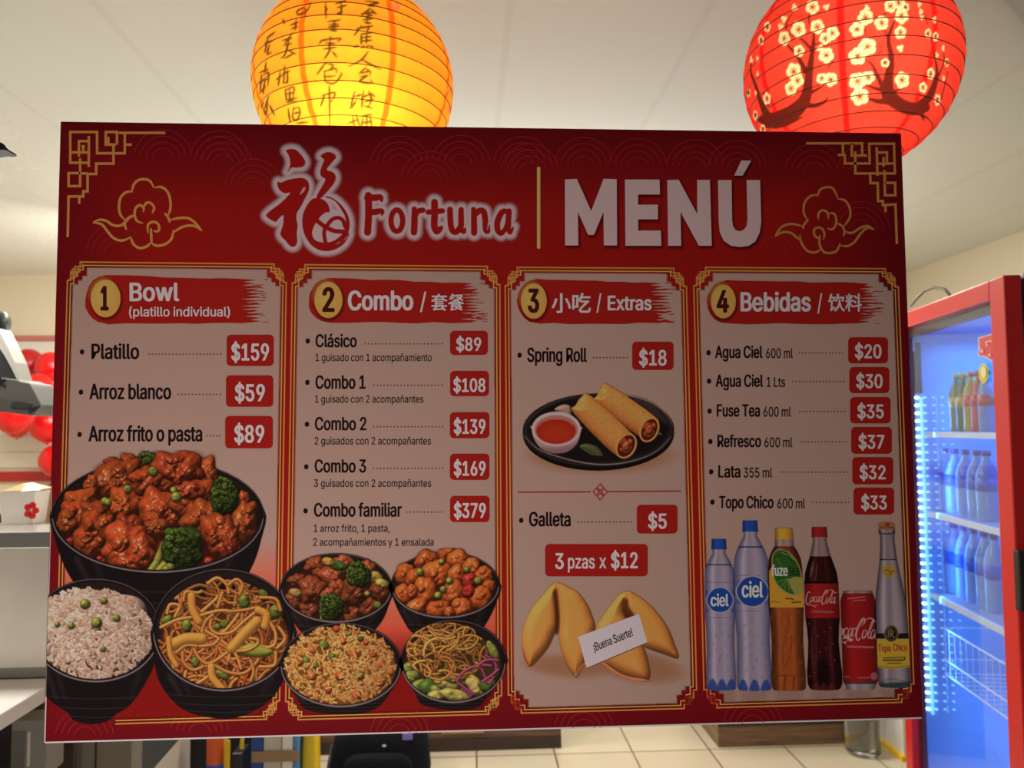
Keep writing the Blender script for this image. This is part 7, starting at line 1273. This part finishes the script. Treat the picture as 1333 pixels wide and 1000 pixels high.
# ------------------------------------------------------------------ along the floor, seen below the board
m_wd = wood_mat('brown_laminate', (92, 66, 48), (128, 96, 70)); m_wd2 = wood_mat('grey_brown_laminate', (104, 76, 54), (146, 112, 82))
x0, x1 = atz(385, 980, 0)[0], atz(731, 975, 0)[0]
a_ = empty('wood_counter', ((x0 + x1) / 2, 2.8, 0), 'brown wooden counter whose base shows behind the navy bag', 'counter')
lobj(MB().box((x0, 2.6, 0), (x1, 3.1, .9)), a_, 'body', m_wd); lobj(MB().box((x0 - .02, 2.57, .9), (x1 + .02, 3.12, .94)), a_, 'worktop', m_wd2); lobj(MB().box((x0, 2.592, 0), (x1, 2.6, .055)), a_, 'kick_board', mat('dark_laminate', (58, 42, 32), .5))
lobj(MB().box((atz(577, 958, 0)[0], 2.584, .085), (atz(629, 958, 0)[0], 2.6, .125)), a_, 'pale_strip', mat('orange_wood', (206, 150, 92), .5))
x0 = atz(935, 973, 0)[0]; x1 = atz(1101, 968, 0)[0]
a_ = empty('wood_counter', ((x0 + x1) / 2, 2.8, 0), 'grey brown wooden counter whose base shows beside the water jug', 'counter')
lobj(MB().box((x0, 2.55, 0), (x1 + .05, 3.1, .9)), a_, 'body', m_wd2); lobj(MB().box((x0 - .02, 2.53, .9), (x1 + .07, 3.12, .94)), a_, 'worktop', m_wd)
lobj(MB().box((x0, 2.544, .095), (x1 + .05, 2.55, .108)), a_, 'edge_line', mat('dark_joint', (50, 38, 30), .5))
jc = atz(1129, 984, 0); jg = empty('water_jug', (jc[0], 2.45, 0), 'clear plastic water jug standing on the tiles by the right counter', 'jug')
m_clear = mat('clear_plastic', (236, 240, 238), .05, trans=.96); R_ = .078
MB().lathe([(R_ * .9, .002), (R_, .015), (R_ * .96, .05), (R_, .07), (R_ * .96, .1), (R_, .13), (R_, .2), (R_ * .8, .25), (R_ * .35, .285), (R_ * .3, .3)], 28).obj('jug_body', m_clear, jg, True); MB().lathe([(R_ * .36, .295), (R_ * .36, .325)], 18).obj('cap', m_cap, jg, True)
wp = empty('white_partition', (1.98, 2.7, 0), 'white partition end with a yellow floor stripe left of the fridge', 'partition')
lobj(MB().box((1.935, 2.36, 0), (1.97, 3.1, 1.0)), wp, 'panel', m_white); lobj(MB().box((1.915, 2.34, .0), (1.935, 3.1, .022)), wp, 'yellow_stripe', mat('yellow_tape', (232, 186, 24), .5))
# navy bag
bc = atz(500, 1003, 0); bg_ = empty('backpack', (bc[0], 2.30, 0), 'dark navy backpack slumped on the tiles in front of the wooden counter', 'bag')
m_nv = mat('navy_fabric', (11, 13, 21), .9, spec=.2, noise=.25, nscale=30, bump=.3)
def sack(w_, d_, h_, n=24, seed=1):
    r_ = random.Random(seed); V = []; Fs = []; lv = [(0, .96), (.06, 1.0), (.25, 1.02), (.5, 1.0), (.72, .95), (.88, .85), (.97, .66), (1, .3)]
    for z_, s_ in lv:
        for i in range(n):
            a = 6.28318 * i / n; c, s = math.cos(a), math.sin(a); e = .62
            V.append((w_ * s_ * abs(c) ** e * (1 if c > 0 else -1) * (1 + r_.uniform(-.02, .02)), d_ * s_ * abs(s) ** e * (1 if s > 0 else -1) * (1 + r_.uniform(-.03, .03)), h_ * z_))
    for j in range(len(lv) - 1): Fs += [(j * n + i, j * n + (i + 1) % n, (j + 1) * n + (i + 1) % n, (j + 1) * n + i) for i in range(n)]
    Fs += [tuple(range(n))[::-1], tuple(range((len(lv) - 1) * n, len(lv) * n))]; return MB().add(V, Fs)
sack(.205, .12, .285).obj('bag_body', m_nv, bg_, True); b = sack(.15, .04, .17, seed=2); b.v = [(x, y - .115, z_) for x, y, z_ in b.v]; b.obj('front_pocket', m_nv, bg_, True)
MB().tube([(-.05, 0, .28), (-.03, 0, .32), (.03, 0, .32), (.05, 0, .28)], .008, 8).obj('grab_handle', m_nv, bg_, True)
MB().tube([(-.20, -.02, .17), (-.205, -.10, .1), (-.19, -.12, .01)], .008, 8).obj('strap', mat('navy_webbing', (40, 44, 56), .7), bg_, True)
q = at(500, 971, 2.30 - .125) - np.array(bg_.location); MB().lathe([(.001, -.004), (.009, -.002), (.009, .002), (.001, .004)], 12, (q[0], q[1], q[2])).obj('stud', mat('metal_stud', (220, 214, 200), .3, .8), bg_)
q = at(531, 957, 2.30 - .11) - np.array(bg_.location); MB().box((q[0] - .02, q[1] - .02, q[2] - .012), (q[0] + .02, q[1] - .012, q[2] + .012)).obj('tag', mat('pink_blue_tag', (120, 110, 190), .5), bg_)
# goods under the board, left of the bag
def on_floor_box(name, xa, xb, Y, d, z0, z1, m, lab, cat, group=None):
    A, B = at(xa, 980, Y), at(xb, 980, Y); o = MB().box((A[0], Y, z0), (B[0], Y + d, z1)).obj(name, m, None, bevel=.003); tag(o, lab, cat, group); return o
on_floor_box('carton', 326.5, 342, 1.9, .2, 0, .40, mat('blue_carton', (34, 74, 160), .5), 'slim blue carton standing left of the grey carton', 'carton')
on_floor_box('carton', 343, 366, 1.9, .2, 0, .40, mat('grey_carton', (196, 192, 182), .5), 'pale grey carton between the blue carton and the white carton', 'carton')
on_floor_box('carton', 367, 381, 1.9, .2, 0, .40, mat('white_carton', (232, 230, 224), .5), 'white carton right of the grey carton', 'carton')
on_floor_box('carton', 381.6, 388, 1.9, .2, 0, .40, mat('sky_blue_carton', (84, 140, 196), .5), 'narrow light blue carton beside the yellow sack', 'carton')
A, B = at(327, 985, 1.89), at(388.5, 985, 1.89); tp = MB().box((A[0], 1.894, at(350, 993, 1.89)[2]), (B[0], 1.8985, at(350, 979, 1.89)[2])).obj('packing_tape', mat('brown_tape', (150, 126, 92), .35)); tag(tp, 'brown packing tape strip holding the row of cartons together', 'tape')
c_ = at(403, 1000, 1.95); yb_ = empty('yellow_sack', (c_[0], 1.98, 0), 'bright yellow sack right of the cartons', 'sack'); sack(.032, .045, .42, 20, 5).obj('sack_body', mat('yellow_plastic', (232, 200, 30), .4), yb_, True); MB().box((-.028, -.004, .41), (.028, .004, .43)).obj('seam', mat('yellow_seam', (214, 180, 24), .5), yb_)
c_ = at(282, 1000, 1.9); cl_ = empty('cleaner_bottle', (c_[0], 1.9, 0), 'cleaning bottle with an orange top and blue label beside the steel cabinet', 'bottle')
MB().lathe([(.03, 0), (.035, .02), (.035, .19), (.036, .21)], 20).obj('bottle_body', mat('blue_bottle', (40, 84, 150), .3), cl_, True); MB().lathe([(.0362, .205), (.0362, .39), (.02, .42), (.015, .43)], 20).obj('shoulder', mat('orange_bottle', (222, 96, 40), .4), cl_, True); MB().lathe([(.017, .425), (.017, .46)], 16).obj('cap', mat('orange_cap', (226, 84, 30), .4), cl_, True)
MB().lathe([(.0358, .24), (.0366, .242), (.0366, .27), (.0358, .272)], 20).obj('bottle_label', m_lbl, cl_, True)
c_ = at(308, 1000, 1.9); dr = empty('hand_tool', (c_[0], 1.9, 0), 'yellow and black hand tool standing right of the cleaning bottle', 'tool')
MB().box((-.012, -.03, .0), (.03, .06, .31)).obj('tool_body', m_drk, dr, bevel=.006); MB().tube([(-.028, -.035, .31), (-.03, -.035, .395), (.0, -.035, .41), (.03, -.035, .39), (.028, -.035, .33)], .008, 8).obj('handle', mat('yellow_grip', (230, 190, 30), .4), dr, True); MB().box((-.034, -.045, .16), (-.014, -.03, .36)).obj('side_grip', mat('yellow_grip_side', (224, 184, 30), .4), dr, bevel=.003)
x0, x1, x2 = at(82, 980, 1.5)[0], at(172, 980, 1.5)[0], at(182, 980, 1.5)[0]
sc_ = empty('steel_cabinet', ((x0 + x1) / 2, 1.7, 0), 'dull steel cabinet below the lower left corner of the menu board', 'cabinet')
lobj(MB().box((x0, 1.5, 0), (x1, 1.95, .72)), sc_, 'body', mat('cabinet_steel', (158, 150, 138), .45, .15, noise=.05, nscale=6)); lobj(MB().box((x1, 1.495, 0), (x2, 1.95, .72)), sc_, 'corner_post', mat('pale_steel', (206, 198, 184), .4, .1))
p_ = [tuple(at(x, y, 1.52)) for x, y in ((182, 930), (262, 930), (190, 1012), (182, 1012))]; lobj(MB().prism(p_, (0, .01, 0)), sc_, 'shadow_cut_side', mat('side_steel', (112, 118, 118), .4, .1)); lobj(MB().box((x0 + .10, 1.497, 0), (x0 + .105, 1.501, .72)), sc_, 'seam', m_dd)  # side plate cut along the diagonal where shadow falls on the cabinet side
x0, x1 = at(54, 980, 1.35)[0], at(80, 980, 1.35)[0]; wb = MB().box((x0, 1.4, 0), (x1 + .01, 1.42, .6)).obj('plywood_board', mat('dark_wood', (74, 54, 44), .5)); tag(wb, 'dark brown wooden panel between the counter and the steel cabinet', 'board')
x0, x1 = at(184, 980, 2.1)[0], at(330, 980, 2.1)[0]; db = MB().box((x0, 2.1, 0), (x1, 2.5, .55)).obj('dark_crate', mat('navy_plastic', (22, 26, 36), .5), None, bevel=.01); tag(db, 'dark navy crate behind the cleaning bottle', 'crate')
